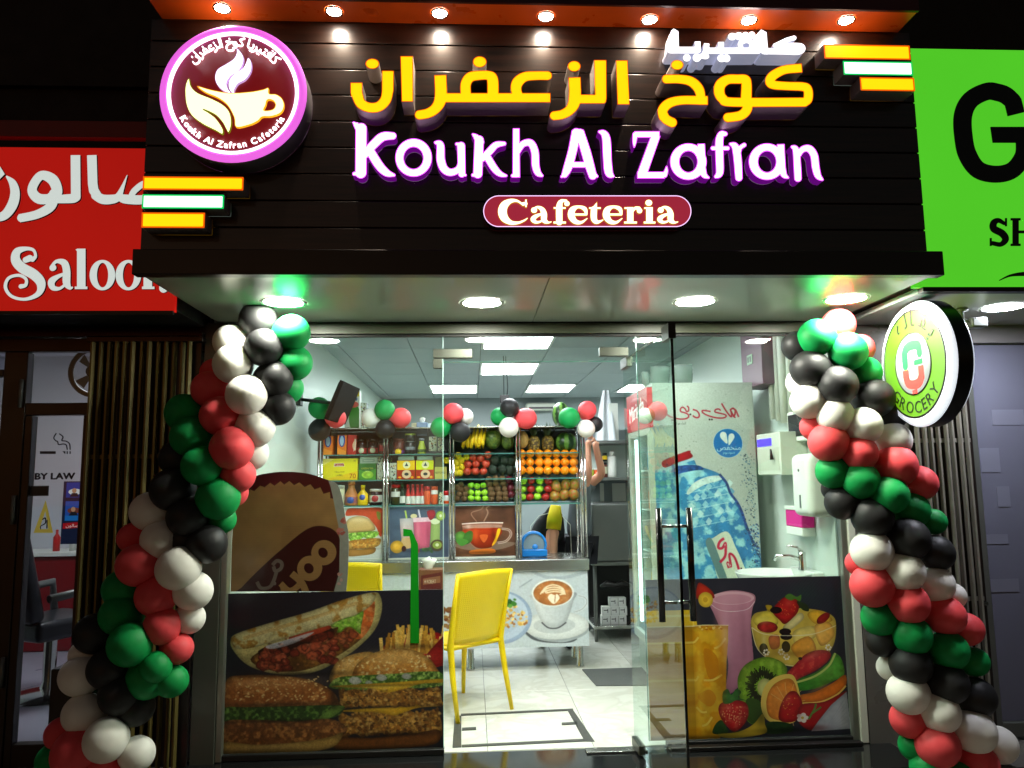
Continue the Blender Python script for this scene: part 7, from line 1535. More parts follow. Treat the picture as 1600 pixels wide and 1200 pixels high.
def skin_body(name, joints, edges, radii, m, parent, sub=2, root=0):
    me = bpy.data.meshes.new(name); me.from_pydata(joints, edges, []); o = bpy.data.objects.new(name, me); COL.objects.link(o)
    md = o.modifiers.new('Skin', 'SKIN'); md.use_smooth_shade = True; md.branch_smoothing = 0.6
    for i, r in enumerate(radii):
        sv = me.skin_vertices[0].data[i]; sv.radius = (r, r) if not isinstance(r, tuple) else r; sv.use_root = (i == root)
    ss = o.modifiers.new('Sub', 'SUBSURF'); ss.levels = sub; ss.render_levels = sub
    dg = bpy.context.evaluated_depsgraph_get(); nm = bpy.data.meshes.new_from_object(o.evaluated_get(dg)); bpy.data.objects.remove(o)
    nm.materials.clear(); nm.materials.append(m)
    for p_ in nm.polygons: p_.use_smooth = True; p_.material_index = 0
    off_ = ROOT[parent.name] if parent.name in ROOT else Vector((0, 0, 0))
    r0 = parent
    while r0.parent: r0 = r0.parent
    off_ = ROOT[r0.name]; nm.transform(Matrix.Translation(-off_)); ob = bpy.data.objects.new(name, nm); COL.objects.link(ob); ob.parent = parent; return ob
sk1 = mat('human_skin', (196, 140, 112), 0.5, sss=0.2, noise=0.08, nscale=12)
def person(label, loc, shirt, trousers, J, hair=True):
    t_ = thing('person', label, 'person', loc)
    # J: dict of joint positions
    names = list(J); idx = {k: i for i, k in enumerate(names)}
    E_ = [('pelvis', 'belly'), ('belly', 'chest'), ('chest', 'neck'), ('neck', 'skull'), ('chest', 'shL'), ('shL', 'elL'), ('elL', 'wrL'), ('wrL', 'palmL'), ('chest', 'shR'), ('shR', 'elR'), ('elR', 'wrR'), ('wrR', 'palmR'),
          ('pelvis', 'hipL'), ('hipL', 'knL'), ('knL', 'anL'), ('anL', 'toL'), ('pelvis', 'hipR'), ('hipR', 'knR'), ('knR', 'anR'), ('anR', 'toR')]
    rad = dict(pelvis=0.1, belly=0.095, chest=0.11, neck=0.055, skull=0.095, shL=0.052, shR=0.052, elL=0.043, elR=0.043, wrL=0.03, wrR=0.03, palmL=0.034, palmR=0.034, hipL=0.06, hipR=0.06, knL=0.045, knR=0.045, anL=0.04, anR=0.04, toL=0.035, toR=0.035)
    skin_body('body', [J[k] for k in names], [(idx[a], idx[b]) for a, b in E_], [rad[k] for k in names], sk1, t_)
    V = {k: Vector(v) for k, v in J.items()}
    for s in 'LR':
        w_, p_ = V['wr'+s], V['palm'+s]; d = (p_-w_).normalized(); sd = d.orthogonal().normalized()
        for k in range(4):
            o_ = sd*(k-1.5)*0.017; a = p_+o_; L_ = (0.062, 0.072, 0.068, 0.052)[k]; cu = d.cross(sd)*0.02
            skin_body('finger', [a, a+d*L_*0.5+cu*0.4, a+d*L_*0.85+cu*1.6], [(0, 1), (1, 2)], [0.0095, 0.009, 0.0075], sk1, t_, 1)
        a = w_+d*0.03+sd*0.022; skin_body('finger', [a, a+sd*0.03+d*0.02, a+sd*0.035+d*0.05], [(0, 1), (1, 2)], [0.011, 0.0105, 0.009], sk1, t_, 1)
    sh = ['pelvis', 'belly', 'chest', 'collar', 'shL', 'slL', 'shR', 'slR']; V['collar'] = V['chest'].lerp(V['neck'], 0.7); V['slL'] = V['shL'].lerp(V['elL'], 0.62); V['slR'] = V['shR'].lerp(V['elR'], 0.62)
    skin_body('shirt', [V[k] for k in sh], [(0, 1), (1, 2), (2, 3), (2, 4), (4, 5), (2, 6), (6, 7)], [0.15, 0.145, 0.17, 0.07, 0.088, 0.062, 0.088, 0.062], shirt, t_)
    tr_ = ['pelvis', 'hipL', 'knL', 'anL', 'hipR', 'knR', 'anR']
    skin_body('trousers', [V[k] for k in tr_], [(0, 1), (1, 2), (2, 3), (0, 4), (4, 5), (5, 6)], [0.15, 0.105, 0.075, 0.06, 0.105, 0.075, 0.06], trousers, t_)
    for s_ in 'LR': skin_body('shoe', [V['an'+s_]+Vector((0, 0.02, -0.03)), V['an'+s_].lerp(V['to'+s_], 0.5)+Vector((0, 0, -0.012)), V['to'+s_]+Vector((0, -0.05, 0.004))], [(0, 1), (1, 2)], [0.05, 0.047, 0.042], K('black_shoe_leather', (16, 15, 15), 0.4), t_, 1)
    h = V['skull']; d = (h-V['neck']).normalized()
    if hair: part('hair', to_world_ball(h+d*0.05+Vector((0, 0.025, 0)), 0.098), K('black_hair', (16, 13, 12), 0.6), t_)
    f = Vector((-1, -0.2, 0.1)).normalized() if label.find('bending') < 0 else Vector((0, 0.5, -0.8)).normalized(); q = d.cross(f).normalized()
    for s_ in (-1, 1): part('eye', to_world_ball(h+f*0.088+q*0.032*s_+d*0.015, 0.011), K('eye_white', (220, 220, 215), 0.2), t_); part('ear', to_world_ball(h+q*0.094*s_, 0.022), sk1, t_)
    part('nose', MB().tube([h+f*0.085+d*0.03, h+f*0.118-d*0.012], [0.007, 0.014], 8), sk1, t_); part('mouth', MB().tube([h+f*0.09-d*0.04-q*0.022, h+f*0.096-d*0.042, h+f*0.09-d*0.04+q*0.022], 0.005, 6), K('lips', (120, 60, 54), 0.5), t_)
    return t_, V
def to_world_ball(c, r):
    mb = MB(); prof = [(max(r*math.sin(PI*i/10), 0), -r*math.cos(PI*i/10)) for i in range(11)]; return mb.lathe(prof, tuple(c), 16)
grs = mat('grey_cotton', (92, 100, 104), 0.85, bump=0.2, bscale=40); bls = mat('black_polo_cotton', (14, 14, 17), 0.8, bump=0.2, bscale=40); jn = mat('dark_trousers', (26, 28, 36), 0.85)
Yp = 2.55; hd = Vector(ay(930, 690, Yp-0.05)); hd2 = Vector(ay(920, 688, Yp)); el = Vector(ay(941, 740, Yp)); shd = Vector(ay(917, 775, Yp+0.05)); cxp = ay(905, 800, Yp+0.1)[0]
person('person in a grey shirt reaching both arms up to the end of the rack', (cxp, Yp+0.1, 0), grs, jn, dict(pelvis=(cxp, Yp+0.12, 0.93), belly=(cxp, Yp+0.12, 1.1), chest=(cxp-0.01, Yp+0.1, 1.3), neck=(cxp-0.02, Yp+0.06, 1.46), skull=(cxp-0.05, Yp+0.02, 1.60),
    shL=(cxp+0.02, Yp-0.06, 1.38), elL=(ay(917, 740, Yp-0.1)[0], Yp-0.16, 1.55), wrL=(hd2.x-0.03, Yp-0.12, hd2.z-0.05), palmL=(hd2.x-0.01, Yp-0.14, hd2.z), shR=(cxp+0.03, Yp+0.2, 1.37), elR=tuple(el), wrR=(hd.x, Yp-0.08, hd.z-0.045), palmR=tuple(hd),
    hipL=(cxp, Yp+0.03, 0.88), knL=(cxp-0.04, Yp+0.02, 0.48), anL=(cxp-0.02, Yp+0.02, 0.08), toL=(cxp-0.16, Yp+0.01, 0.035), hipR=(cxp, Yp+0.21, 0.88), knR=(cxp-0.04, Yp+0.23, 0.48), anR=(cxp-0.02, Yp+0.23, 0.08), toR=(cxp-0.16, Yp+0.24, 0.035)))
Yb = 2.62; c1 = Vector(ay(862, 850, Yb)); s1 = Vector(ay(866, 795, Yb-0.28)); s2 = Vector(ay(864, 822, Yb-0.32)); hn = Vector(ay(862, 850, Yb-0.34))
tB, VB = person('person in a black uniform with a yellow sleeve bending down behind the counter', (c1.x, Yb, 0), bls, jn, dict(pelvis=(c1.x+0.02, Yb+0.16, 0.95), belly=(c1.x+0.01, Yb+0.04, 1.04), chest=(c1.x, Yb-0.1, 1.08), neck=(c1.x-0.03, Yb-0.24, 0.95), skull=(c1.x-0.05, Yb-0.28, 0.82),
    shL=(c1.x-0.15, Yb-0.12, 1.02), elL=(c1.x-0.2, Yb-0.2, 0.8), wrL=(c1.x-0.17, Yb-0.26, 0.6), palmL=(c1.x-0.16, Yb-0.27, 0.54), shR=tuple(s1+Vector((0.01, 0.02, 0))), elR=tuple(s2+Vector((0.0, 0, -0.06))), wrR=tuple(hn+Vector((0.01, 0, -0.06))), palmR=tuple(hn+Vector((0.01, 0, -0.13))),
    hipL=(c1.x-0.09, Yb+0.17, 0.88), knL=(c1.x-0.1, Yb+0.08, 0.48), anL=(c1.x-0.1, Yb+0.15, 0.08), toL=(c1.x-0.11, Yb+0.0, 0.035), hipR=(c1.x+0.11, Yb+0.17, 0.88), knR=(c1.x+0.12, Yb+0.08, 0.48), anR=(c1.x+0.12, Yb+0.15, 0.08), toR=(c1.x+0.13, Yb+0.0, 0.035)))
ys = K('yellow_sleeve_cloth', (224, 206, 10), 0.8); a, b = VB['shR'].lerp(VB['elR'], -0.05), VB['shR'].lerp(VB['elR'], 0.85)
part('yellow_sleeve', MB().tube([a+Vector((0, -0.05, 0.02)), a.lerp(b, 0.5)+Vector((0, -0.02, 0)), b], [0.045, 0.066, 0.064], 14), ys, tB)
part('white_piping', MB().tube([ay(828, 868, Yb-0.31), ay(829, 822, Yb-0.31), ay(842, 806, Yb-0.31), ay(860, 801, Yb-0.31), ay(878, 806, Yb-0.31), ay(891, 820, Yb-0.31), ay(893, 868, Yb-0.31)], 0.0035, 6), M_['offwhite'], tB)
# ================================================================ chairs and table
yc = mat('yellow_moulded_plastic', (232, 200, 4), 0.38, spec=0.45, bump=0.02, bscale=30)
ycb = mat('yellow_perforated_plastic', (232, 200, 4), 0.4); n = ycb.node_tree; tc = n.nodes.new('ShaderNodeTexCoord')
w1 = n.nodes.new('ShaderNodeTexWave'); w1.bands_direction = 'X'; w1.inputs['Scale'].default_value = 24; w2 = n.nodes.new('ShaderNodeTexWave'); w2.bands_direction = 'Z'; w2.inputs['Scale'].default_value = 24
mu = n.nodes.new('ShaderNodeMath'); mu.operation = 'MULTIPLY'; bp = n.nodes.new('ShaderNodeBump'); bp.inputs['Distance'].default_value = 0.004; bp.inputs['Strength'].default_value = 0.2; bp.invert = True
for w_ in (w1, w2): n.links.new(tc.outputs['Object'], w_.inputs['Vector'])
n.links.new(w1.outputs['Fac'], mu.inputs[0]); n.links.new(w2.outputs['Fac'], mu.inputs[1]); n.links.new(mu.outputs[0], bp.inputs['Height']); n.links.new(bp.outputs[0], n.nodes['Principled BSDF'].inputs['Normal'])
def make_chair():
    """x across, +y the way the sitter looks; origin between the rear feet"""
    t_ = thing('plastic_chair', 'yellow plastic chair seen from behind just inside the doorway', 'chair', (0, 0, 0), 'yellow plastic chairs')
    def surf(fn, nu, nv, th):
        mb = MB(); vs = []
        for s in (0, 1):
            for j in range(nv+1):
                for i in range(nu+1): vs.append(fn(i/nu, j/nv, s*th))
        N = (nu+1)*(nv+1); fs = []
        for j in range(nv):
            for i in range(nu):
                a = j*(nu+1)+i; fs.append((a, a+1, a+nu+2, a+nu+1)); fs.append((N+a, N+a+nu+1, N+a+nu+2, N+a+1))
        for i in range(nu): fs.append((i, N+i, N+i+1, i+1)); a = nv*(nu+1)+i; fs.append((a, a+1, N+a+1, N+a))
        for j in range(nv): a = j*(nu+1); fs.append((a, a+nu+1, N+a+nu+1, N+a)); b = a+nu; fs.append((b, N+b, N+b+nu+1, b+nu+1))
        return mb.add(vs, fs, 0, True)
    def back(u, v, s):
        w_ = 0.185+0.022*v; x = (u-0.5)*2*w_; z = 0.455+v*0.455+0.012*math.cos((u-0.5)*PI)*v; y = 0.085-0.10*v-0.03*math.cos((u-0.5)*PI)+s
        return (x, y, z)
    part('backrest', surf(back, 12, 12, 0.012), ycb, t_)
    def seat(u, v, s):
        w_ = 0.195+0.025*v; return ((u-0.5)*2*w_, 0.075+v*0.40, 0.452-0.014*math.cos((u-0.5)*PI)*math.sin(PI*v)-s-0.03*max(0, v-0.9)*5*0.1)
    part('seat', surf(seat, 12, 10, 0.022), yc, t_)
    for sx in (-1, 1):
        part('rear_leg', MB().tube([(sx*0.205, -0.005, 0.0), (sx*0.20, 0.05, 0.25), (sx*0.193, 0.082, 0.45), (sx*0.2, 0.04, 0.68), (sx*0.209, -0.012, 0.905)], [0.0125, 0.018, 0.021, 0.015, 0.011], 10), yc, t_)
        part('front_leg', MB().tube([(sx*0.215, 0.49, 0.0), (sx*0.212, 0.475, 0.25), (sx*0.205, 0.455, 0.438)], [0.0125, 0.017, 0.021], 10), yc, t_)
        part('seat_rail', MB().tube([(sx*0.198, 0.09, 0.432), (sx*0.208, 0.45, 0.432)], 0.014, 8), yc, t_)
    part('rear_rail', MB().tube([(-0.19, 0.083, 0.435), (0.19, 0.083, 0.435)], 0.016, 8), yc, t_)
    return t_
ch = make_chair(); A_ = Vector(az(715, 1131, 0)); B_ = Vector(az(799, 1108, 0)); mid = (A_+B_)/2; d = B_-A_
ch.location = mid; ch.rotation_euler.z = math.atan2(d.y, d.x); sc = d.length/0.41; ch.scale = (sc, sc, 1.0)
c2 = copy_tree(ch); c2['label'] = 'yellow plastic chair whose back shows beside the kraft box sticker'
rx_ = ay(597, 900, 1.0)[0]; c2.location = (rx_-0.215, 1.0, 0); c2.rotation_euler.z = R(-4); c2.scale = (1, 1, 1.03)
tb = thing('table', 'small dining table with a dark edge and chrome legs left of the doorway', 'table', (-0.62, 0.62, 0))
part('tabletop', MB().rbox(-1.05, -0.22, 0.3, 0.9, 0.722, 0.745, 0.008), mat('table_top_laminate', (60, 42, 34), 0.3, noise=0.2), tb)
part('column', MB().lathe([(0.03, 0.30), (0.03, 0.72)], (-0.62, 0.62, 0), 16), M_['chrome'], tb)
for k in range(4):
    a = PI/4+k*PI/2; part('leg', MB().tube([(-0.62, 0.62, 0.32), (-0.62+0.25*math.cos(a), 0.62+0.25*math.sin(a), 0.12), (-0.62+0.46*math.cos(a), 0.62+0.36*math.sin(a), 0.012)], 0.012, 10), M_['chrome'], tb)
Yt = 0.62; r_ = rect(654, 890, 693, 917, Yt)
nb = thing('napkin_box', 'brown napkin box with a dark red label and a white napkin on the table', 'napkin box', ((r_[0]+r_[1])/2, Yt, 0.746))
c = cvs(38, 26, (120, 72, 44)); c.poly([(3, 5), (36, 2), (36, 20), (3, 23)], (96, 26, 22), False); c.poly([(6, 8), (34, 5.5), (34, 12), (6, 14)], (140, 90, 60), False); c.text('H ROBERT', 8, 12.5, 5, (220, 200, 180), sx=0.8)
part('carton', MB().rbox(r_[0], r_[1], Yt, Yt+0.13, 0.747, r_[3], 0.003), K('napkin_box_brown', (110, 66, 40)), nb); part('printed_front', MB().box(r_[0]+0.004, r_[1]-0.004, Yt-0.0015, Yt-0.0003, 0.752, r_[3]-0.004, 0, front=1), [M_['offwhite'], print_mat('print_napkin', c)], nb)
part('napkin', tissue((r_[0]+r_[1])/2-0.02, Yt+0.06, r_[3], 0.075, 0.12), M_['white'], nb)

# ================================================================ television, speaker, far air conditioner
tv = thing('television', 'black television on a wall arm above the left end of the rack', 'television', ay(520, 620, 1.62))
P = [ay(u, v, 1.62) for u, v in ((496, 612), (508, 612))]; x0 = XL-0.01
part('wall_bracket', MB().rbox(x0, x0+0.04, 1.56, 1.66, 2.10, 2.24, 0.004), M_['black'], tv); part('arm', MB().tube([(x0+0.04, 1.61, 2.15), (x0+0.2, 1.6, 2.13), (x0+0.3, 1.62, 2.12)], 0.014, 8), M_['black'], tv)
def tilted(cx_, cy__, cz, w_, h_, th, rz, rx, m, nm, parent, off_n=0.0):
    mb = MB().rbox(-w_/2, w_/2, -th/2+off_n, th/2+off_n, -h_/2, h_/2, 0.006); Mx = Matrix.Translation((cx_, cy__, cz))@Matrix.Rotation(rz, 4, 'Z')@Matrix.Rotation(rx, 4, 'X')
    mb.v = [tuple(Mx@Vector(p)) for p in mb.v]; return part(nm, mb, m, parent)
tilted(x0+0.36, 1.62, 2.12, 0.5, 0.32, 0.035, R(84), R(22), mat('matt_black_case', (6, 6, 7), 0.7, spec=0.15), 'television_case', tv)
tilted(x0+0.36, 1.62, 2.12, 0.46, 0.28, 0.004, R(84), R(22), mat('dark_screen', (6, 8, 12), 0.08), 'screen', tv, off_n=0.021)
sp = Vector(ay(789, 624, 3.2)); t_ = thing('hanging_speaker', 'small black box with a thin cable hanging from the shop ceiling', 'speaker', sp)
part('speaker_case', MB().rbox(sp.x-0.05, sp.x+0.04, 3.15, 3.22, sp.z-0.04, sp.z+0.04, 0.005), M_['black'], t_); part('cable', MB().tube([(sp.x-0.01, 3.19, sp.z+0.03), (sp.x-0.01, 3.19, 2.745)], 0.004, 6), M_['black'], t_); part('cable', MB().tube([(sp.x+0.02, 3.19, sp.z+0.03), (sp.x+0.03, 3.19, sp.z+0.12), (sp.x+0.01, 3.19, 2.745)], 0.004, 6), M_['black'], t_)
r_ = rect(822, 629, 868, 641, 7.2); t_ = thing('air_conditioner', 'white split air conditioner on the rear wall far behind the rack', 'air conditioner', ((r_[0]+r_[1])/2, 7.3, r_[2]))
part('case', MB().rbox(r_[0], r_[1], 7.18, 7.395, r_[2], r_[3], 0.03), M_['offwhite'], t_); part('air_slot', MB().box(r_[0]+0.04, r_[1]-0.04, 7.174, 7.179, r_[2]+0.02, r_[2]+0.05), M_['black'], t_)

# ================================================================ kitchen side behind the counter
struct('kitchen_partition', MB().box(1.12, 2.165, 3.42, 3.5, 0, 2.0), mat('kitchen_wall_tile', (132, 142, 144), 0.4, noise=0.06))
ws = thing('wall_shelf', 'two tier grey steel wall shelf between the rack and the fridge', 'shelf', (1.4, 3.2, 1.45)); Ys = 2.95
r1 = rect(921, 688, 1000, 696, Ys); r2 = rect(918, 746, 1000, 752, Ys)
for r in (r1, r2): part('shelf_board', MB().rbox(r[0], 1.9, Ys, 3.41, r[3]-0.03, r[3], 0.003), M_['graysteel'], ws)
part('shelf_post', MB().rbox(1.62, 1.65, Ys+0.02, Ys+0.05, r2[3], r1[3]-0.03, 0.002), M_['graysteel'], ws)
part('shelf_panel', MB().box(r1[0]+0.04, 1.88, 3.39, 3.4, r2[3], r1[3]-0.03), M_['wallw'], ws)
z2 = r2[3]
jar(957, 706, 745, 13, 'white_bottle', 'tall white bottle on the wall shelf right of the raised arm', M_['white'], M_['white'], None, Y=3.1, snap=z2, neck=(0.8, 0.5), cat='bottle')
jar(945, 722, 745, 9, 'spice_tin', 'tin with a cream label beside the tall white bottle', brj, blk, whp, Y=3.1, snap=z2); jar(945, 708, 721, 8, 'black_tin', 'small black tin with a yellow stripe stacked beside the tall white bottle', blk, blk, yel_, Y=3.1, snap=z2+0.155)
for k, (u, c_) in enumerate(((926, olv), (931, ora), (937, yel_))): jar(u, 732, 746, 5, 'small_packet_jar', ('small green jar at the left end of the wall shelf', 'small orange jar between a green and a yellow one on the wall shelf', 'small yellow jar left of the tins on the wall shelf')[k], c_, M_['white'], None, Y=3.05, snap=z2)
# rolls / cover sheets
shm = mat('white_plastic_sheet', (214, 220, 224), 0.3, bump=0.3, bscale=14)
r = rect(930, 607, 962, 688, 3.0); mb = MB(); n_ = 22; vs = []
for j, (zz, f) in enumerate(((r1[3]+0.002, 1.0), ((r1[3]+r[3])/2, 0.75), (r[3], 0.32))):
    for i in range(n_+1):
        t = i/n_; x = r[0]+(r[1]-r[0])*(0.5+(t-0.5)*f)+0.02*j; vs.append((x, 3.06+0.02*math.sin(t*11+j)+0.05*j, zz))
mb.add(vs, [(j*(n_+1)+i, j*(n_+1)+i+1, (j+1)*(n_+1)+i+1, (j+1)*(n_+1)+i) for j in range(2) for i in range(n_)], 0, True)
solo('plastic_sheet', mb, shm, 'crumpled white plastic sheet standing on the upper wall shelf', 'plastic sheet')
r = rect(952, 630, 966, 680, 3.1); solo('paper_stack', MB().rbox(r[0], r[1], 3.1, 3.3, r1[3]+0.002, r[3], 0.004), M_['white'], 'upright stack of white paper beside the plastic sheet on the upper shelf', 'paper stack')
for k, (u0, u1) in enumerate(((938, 944), (957, 978))):
    r = rect(u0, 755, u1, 788, 3.4); solo('wall_notice', MB().box(r[0], r[1], 3.41, 3.418, r[2], r[3]), M_['white'], ('narrow white sheet on the kitchen wall below the shelf', 'wider white sheet on the kitchen wall beside the fridge')[k], 'notice')
cbn = thing('steel_cabinet', 'grey stainless cabinet with an open lower shelf between the counter and the fridge', 'cabinet', (1.4, 3.0, 0)); r = rect(925, 786, 1003, 878, 2.8); zt = r[3]; zb = r[2]
part('cabinet_body', MB().rbox(r[0], 1.8, 2.8, 3.35, zb, zt, 0.02, 3), M_['graysteel'], cbn); part('drip_edge', MB().rbox(r[0]-0.01, 1.81, 2.78, 3.36, zb-0.03, zb-0.001, 0.004), M_['graysteel'], cbn)
zs_ = ay(950, 978, 2.8)[2]; part('lower_shelf', MB().rbox(r[0], 1.8, 2.8, 3.35, zs_-0.03, zs_, 0.003), M_['steel'], cbn)
for x in (r[0]+0.02, 1.78):
    for y in (2.82, 3.32): part('leg', MB().tube([(x, y, 0.0), (x, y, zb-0.03)], 0.018, 10), M_['graysteel'], cbn)
part('back_sheet', MB().box(r[0]+0.03, 1.77, 3.33, 3.34, 0.1, zb-0.03), M_['black'], cbn)
# cup boxes
c = cvs(12, 13, (214, 216, 216)); c.line([(2, 5), (8, 5)], 1.2, (30, 30, 34)); c.line([(8, 3), (8, 9)], 1.0, (60, 60, 66)); c.line([(0.3, 0.3), (0.3, 12.7)], 0.8, (120, 120, 120)); pcup = print_mat('print_cupbox', c)
bw = (ay(960, 970, 2.86)[0]-ay(947.5, 970, 2.86)[0]); bh = 0.062
for row, cols_ in enumerate(((0, 1, 2), (0, 1, 2), (1, 2))):
    for k in cols_:
        x = ay(940.5, 970, 2.86)[0]+k*bw*1.04+(0.008 if row == 1 else 0); z0 = zs_+0.001+row*(bh*1.28+0.002)
        mb = MB().box(x, x+bw, 2.86, 2.95, z0, z0+bh*1.28, 0, front=1)
        L = {0: 'bottom', 1: 'middle', 2: 'top'}[row]+' row, '+{0: 'left', 1: 'centre', 2: 'right'}[k]
        solo('cup_box', mb, [M_['white'], pcup], 'small white carton on the steel cabinet shelf, '+L, 'carton', 'white cartons on the cabinet shelf')
mb = MB().tube([ay(u, v, 2.9) for u, v in ((938, 916), (948, 912), (962, 915), (972, 911), (985, 916))], [0.01, 0.03, 0.022, 0.032, 0.02], 8); solo('black_bag', mb, M_['black'], 'crumpled black bag lying over the white cartons on the cabinet shelf', 'bag')

# ================================================================ drinks fridge
fx, fy0, fy1, fzt = 1.29, 0.90, 1.62, 2.175; fg = thing('drinks_fridge', 'tall drinks fridge with a water bottle printed on its side and a red header', 'fridge', (1.65, 1.25, 0)); fw = mat('fridge_white_sheet', (176, 186, 176), 0.3)
rr = rect(1008, 597, 1190, 912, 0.9)
part('side_print', (lambda m_: (m_.m.__setitem__(0, 1), m_.uv.__setitem__(0, [((fx-rr[0])/(rr[1]-rr[0]), (0.06-rr[2])/(rr[3]-rr[2])), ((2.02-rr[0])/(rr[1]-rr[0]), (0.06-rr[2])/(rr[3]-rr[2])), ((2.02-rr[0])/(rr[1]-rr[0]), (fzt-rr[2])/(rr[3]-rr[2])), ((fx-rr[0])/(rr[1]-rr[0]), (fzt-rr[2])/(rr[3]-rr[2]))]), m_)[2])(MB().box(fx, 2.02, fy0, fy0+0.012, 0.06, fzt)), [fw, PM_['fridge']], fg)
part('top_sheet', MB().box(fx, 2.02, fy0+0.013, fy1, fzt-0.02, fzt), fw, fg); part('far_side', MB().box(fx, 2.02, fy1-0.012, fy1, 0.06, fzt-0.021), fw, fg); part('back_sheet', MB().box(2.008, 2.02, fy0+0.013, fy1-0.013, 0.06, fzt-0.021), fw, fg)
part('base', MB().box(fx+0.03, 2.0, fy0+0.02, fy1-0.02, 0.0, 0.059), M_['black'], fg); part('inner_floor', MB().box(fx, 2.0, fy0+0.014, fy1-0.014, 0.06, 0.3), fw, fg)
hz = 1.86
part('header_sign', MB().box(fx-0.04, fx-0.001, fy0-0.0, fy1, hz, fzt-0.03), mat('red_header_lit', (190, 24, 40), 0.3, em=(200, 26, 46), es=0.45), fg)
hm = text_mb('Mirinda', 0.17, 0, 0, -0.0, 0.002); v_ = [(fx-0.0405-0.002+y, (fy0+fy1)/2-x, (hz+fzt-0.03)/2-0.05+z+0.12*x) for x, y, z in hm.v]; hm.v = v_; part('header_lettering', hm, mat('white_header_letters', (240, 240, 240), 0.4, em=(240, 240, 240), es=0.6), fg)
part('door_frame', MB().box(fx-0.035, fx-0.001, fy0+0.0, fy0+0.05, 0.3, hz-0.005), M_['offwhite'], fg); part('door_frame', MB().box(fx-0.035, fx-0.001, fy1-0.05, fy1, 0.3, hz-0.005), M_['offwhite'], fg); part('door_frame', MB().box(fx-0.035, fx-0.001, fy0+0.051, fy1-0.051, 0.3, 0.36), M_['offwhite'], fg); part('door_frame', MB().box(fx-0.035, fx-0.001, fy0+0.051, fy1-0.051, hz-0.05, hz-0.005), M_['offwhite'], fg)
part('door_glass', MB().box(fx-0.022, fx-0.016, fy0+0.051, fy1-0.051, 0.361, hz-0.051), M_['glass'], fg)
part('light_tube', MB().tube([(fx+0.02, fy0+0.04, 0.4), (fx+0.02, fy0+0.04, 1.8)], 0.012, 8), mat('fridge_tube_light', (240, 250, 255), 0.4, em=(225, 242, 255), es=9), fg)
part('light_tube', MB().tube([(fx+0.02, fy1-0.04, 0.4), (fx+0.02, fy1-0.04, 1.8)], 0.012, 8), mat('fridge_tube_light_far', (240, 250, 255), 0.4, em=(225, 242, 255), es=9), fg)
SHZ = [0.32, 0.64, 0.95, 1.26, 1.56]
for z in SHZ: part('wire_shelf', MB().box(fx+0.05, 1.98, fy0+0.02, fy1-0.02, z-0.01, z), M_['white'], fg)
bot = MB().lathe([(0, 0), (0.031, 0), (0.033, 0.01), (0.033, 0.13), (0.014, 0.19), (0.012, 0.2), (0, 0.2)], (0, 0, 0), 14).lathe([(0.0, 0.222), (0.014, 0.222), (0.014, 0.2)], (0, 0, 0), 14, 1)
sets = [((120, 180, 210), (230, 240, 245), 'clear blue water bottle'), ((236, 190, 30), (220, 60, 20), 'yellow soft drink bottle'), ((60, 150, 60), (30, 90, 30), 'green soft drink bottle'), ((236, 120, 20), (20, 60, 160), 'orange soft drink bottle'), ((120, 180, 210), (230, 240, 245), 'clear blue water bottle')]
for k, z in enumerate(SHZ):
    bme_ = to_mesh(bot, 'drink_bottle', [mat('bottle_%d' % k, sets[k][0], 0.15), mat('bottle_cap_%d' % k, sets[k][1], 0.4)], (0, 0, 0))
    for j in range(7):
        for i in range(2):
            o = bpy.data.objects.new('drink_bottle', bme_); COL.objects.link(o); o.location = (fx+0.12+i*0.09, fy0+0.1+j*0.085, z+0.001)
            tag(o, sets[k][2]+' on the '+['bottom', 'second', 'middle', 'fourth', 'top'][k]+' fridge shelf, '+NTH[j]+' from the street side, '+['front', 'rear'][i]+' file', 'bottle', 'bottles on the '+['bottom', 'second', 'middle', 'fourth', 'top'][k]+' fridge shelf')
# tubs on top
tubm = glass('clear_tub_plastic', (214, 226, 218), 0.25, dirt=0.28)
for k, (u0, v0, u1, v1, L) in enumerate(((1016, 565, 1048, 597, 'left clear plastic tub on top of the fridge'), (1050, 563, 1084, 597, 'right clear plastic tub on top of the fridge against the wall'), (1003, 573, 1015, 597, 'small clear cup stack at the front corner of the fridge top'))):
    r = rect(u0, v0, u1, v1, 1.1); w_ = (r[1]-r[0])/2; cxx = (r[0]+r[1])/2; t_ = thing('plastic_tub', L, 'tub', (cxx, 1.12, fzt)); h_ = r[3]-r[2]
    for q in range(3): part('tub', MB().lathe([(0, fzt+0.002+q*h_*0.2), (w_*0.85, fzt+0.002+q*h_*0.2), (w_*0.95, fzt+h_*0.55+q*h_*0.2), (w_, fzt+h_*0.57+q*h_*0.2)], (cxx, 1.12, 0), 24, sy=0.8), tubm, t_)

# ================================================================ right wall fittings
mtb = thing('meter_box', 'cream wall box with a violet display and a key in its lock beside the fridge', 'control box', (2.1, 0.9, 1.62)); X0 = 1.99; a = ax(1218, 680, X0); b = ax(1182, 690, X0); zlo = ax(1218, 742, X0)[2]; zhi = ax(1218, 674, X0)[2]
part('case', MB().rbox(X0, 2.168, a[1], b[1], zlo, zhi, 0.006), M_['offwhite'], mtb); part('door_line', MB().box(X0-0.003, X0-0.0005, a[1]+0.03, b[1]-0.02, zlo+0.03, zhi-0.1), mat('cream_door', (186, 190, 172), 0.45), mtb)
part('display', MB().box(X0-0.004, X0-0.0004, a[1]+0.14, b[1]-0.02, zhi-0.085, zhi-0.035), mat('violet_display', (60, 40, 200), 0.3, em=(80, 60, 235), es=1.3), mtb); part('key', MB().tube([(X0-0.025, a[1]+0.1, zlo+0.17), (X0-0.02, a[1]+0.1, zlo+0.1)], [0.006, 0.014], 8), M_['black'], mtb)
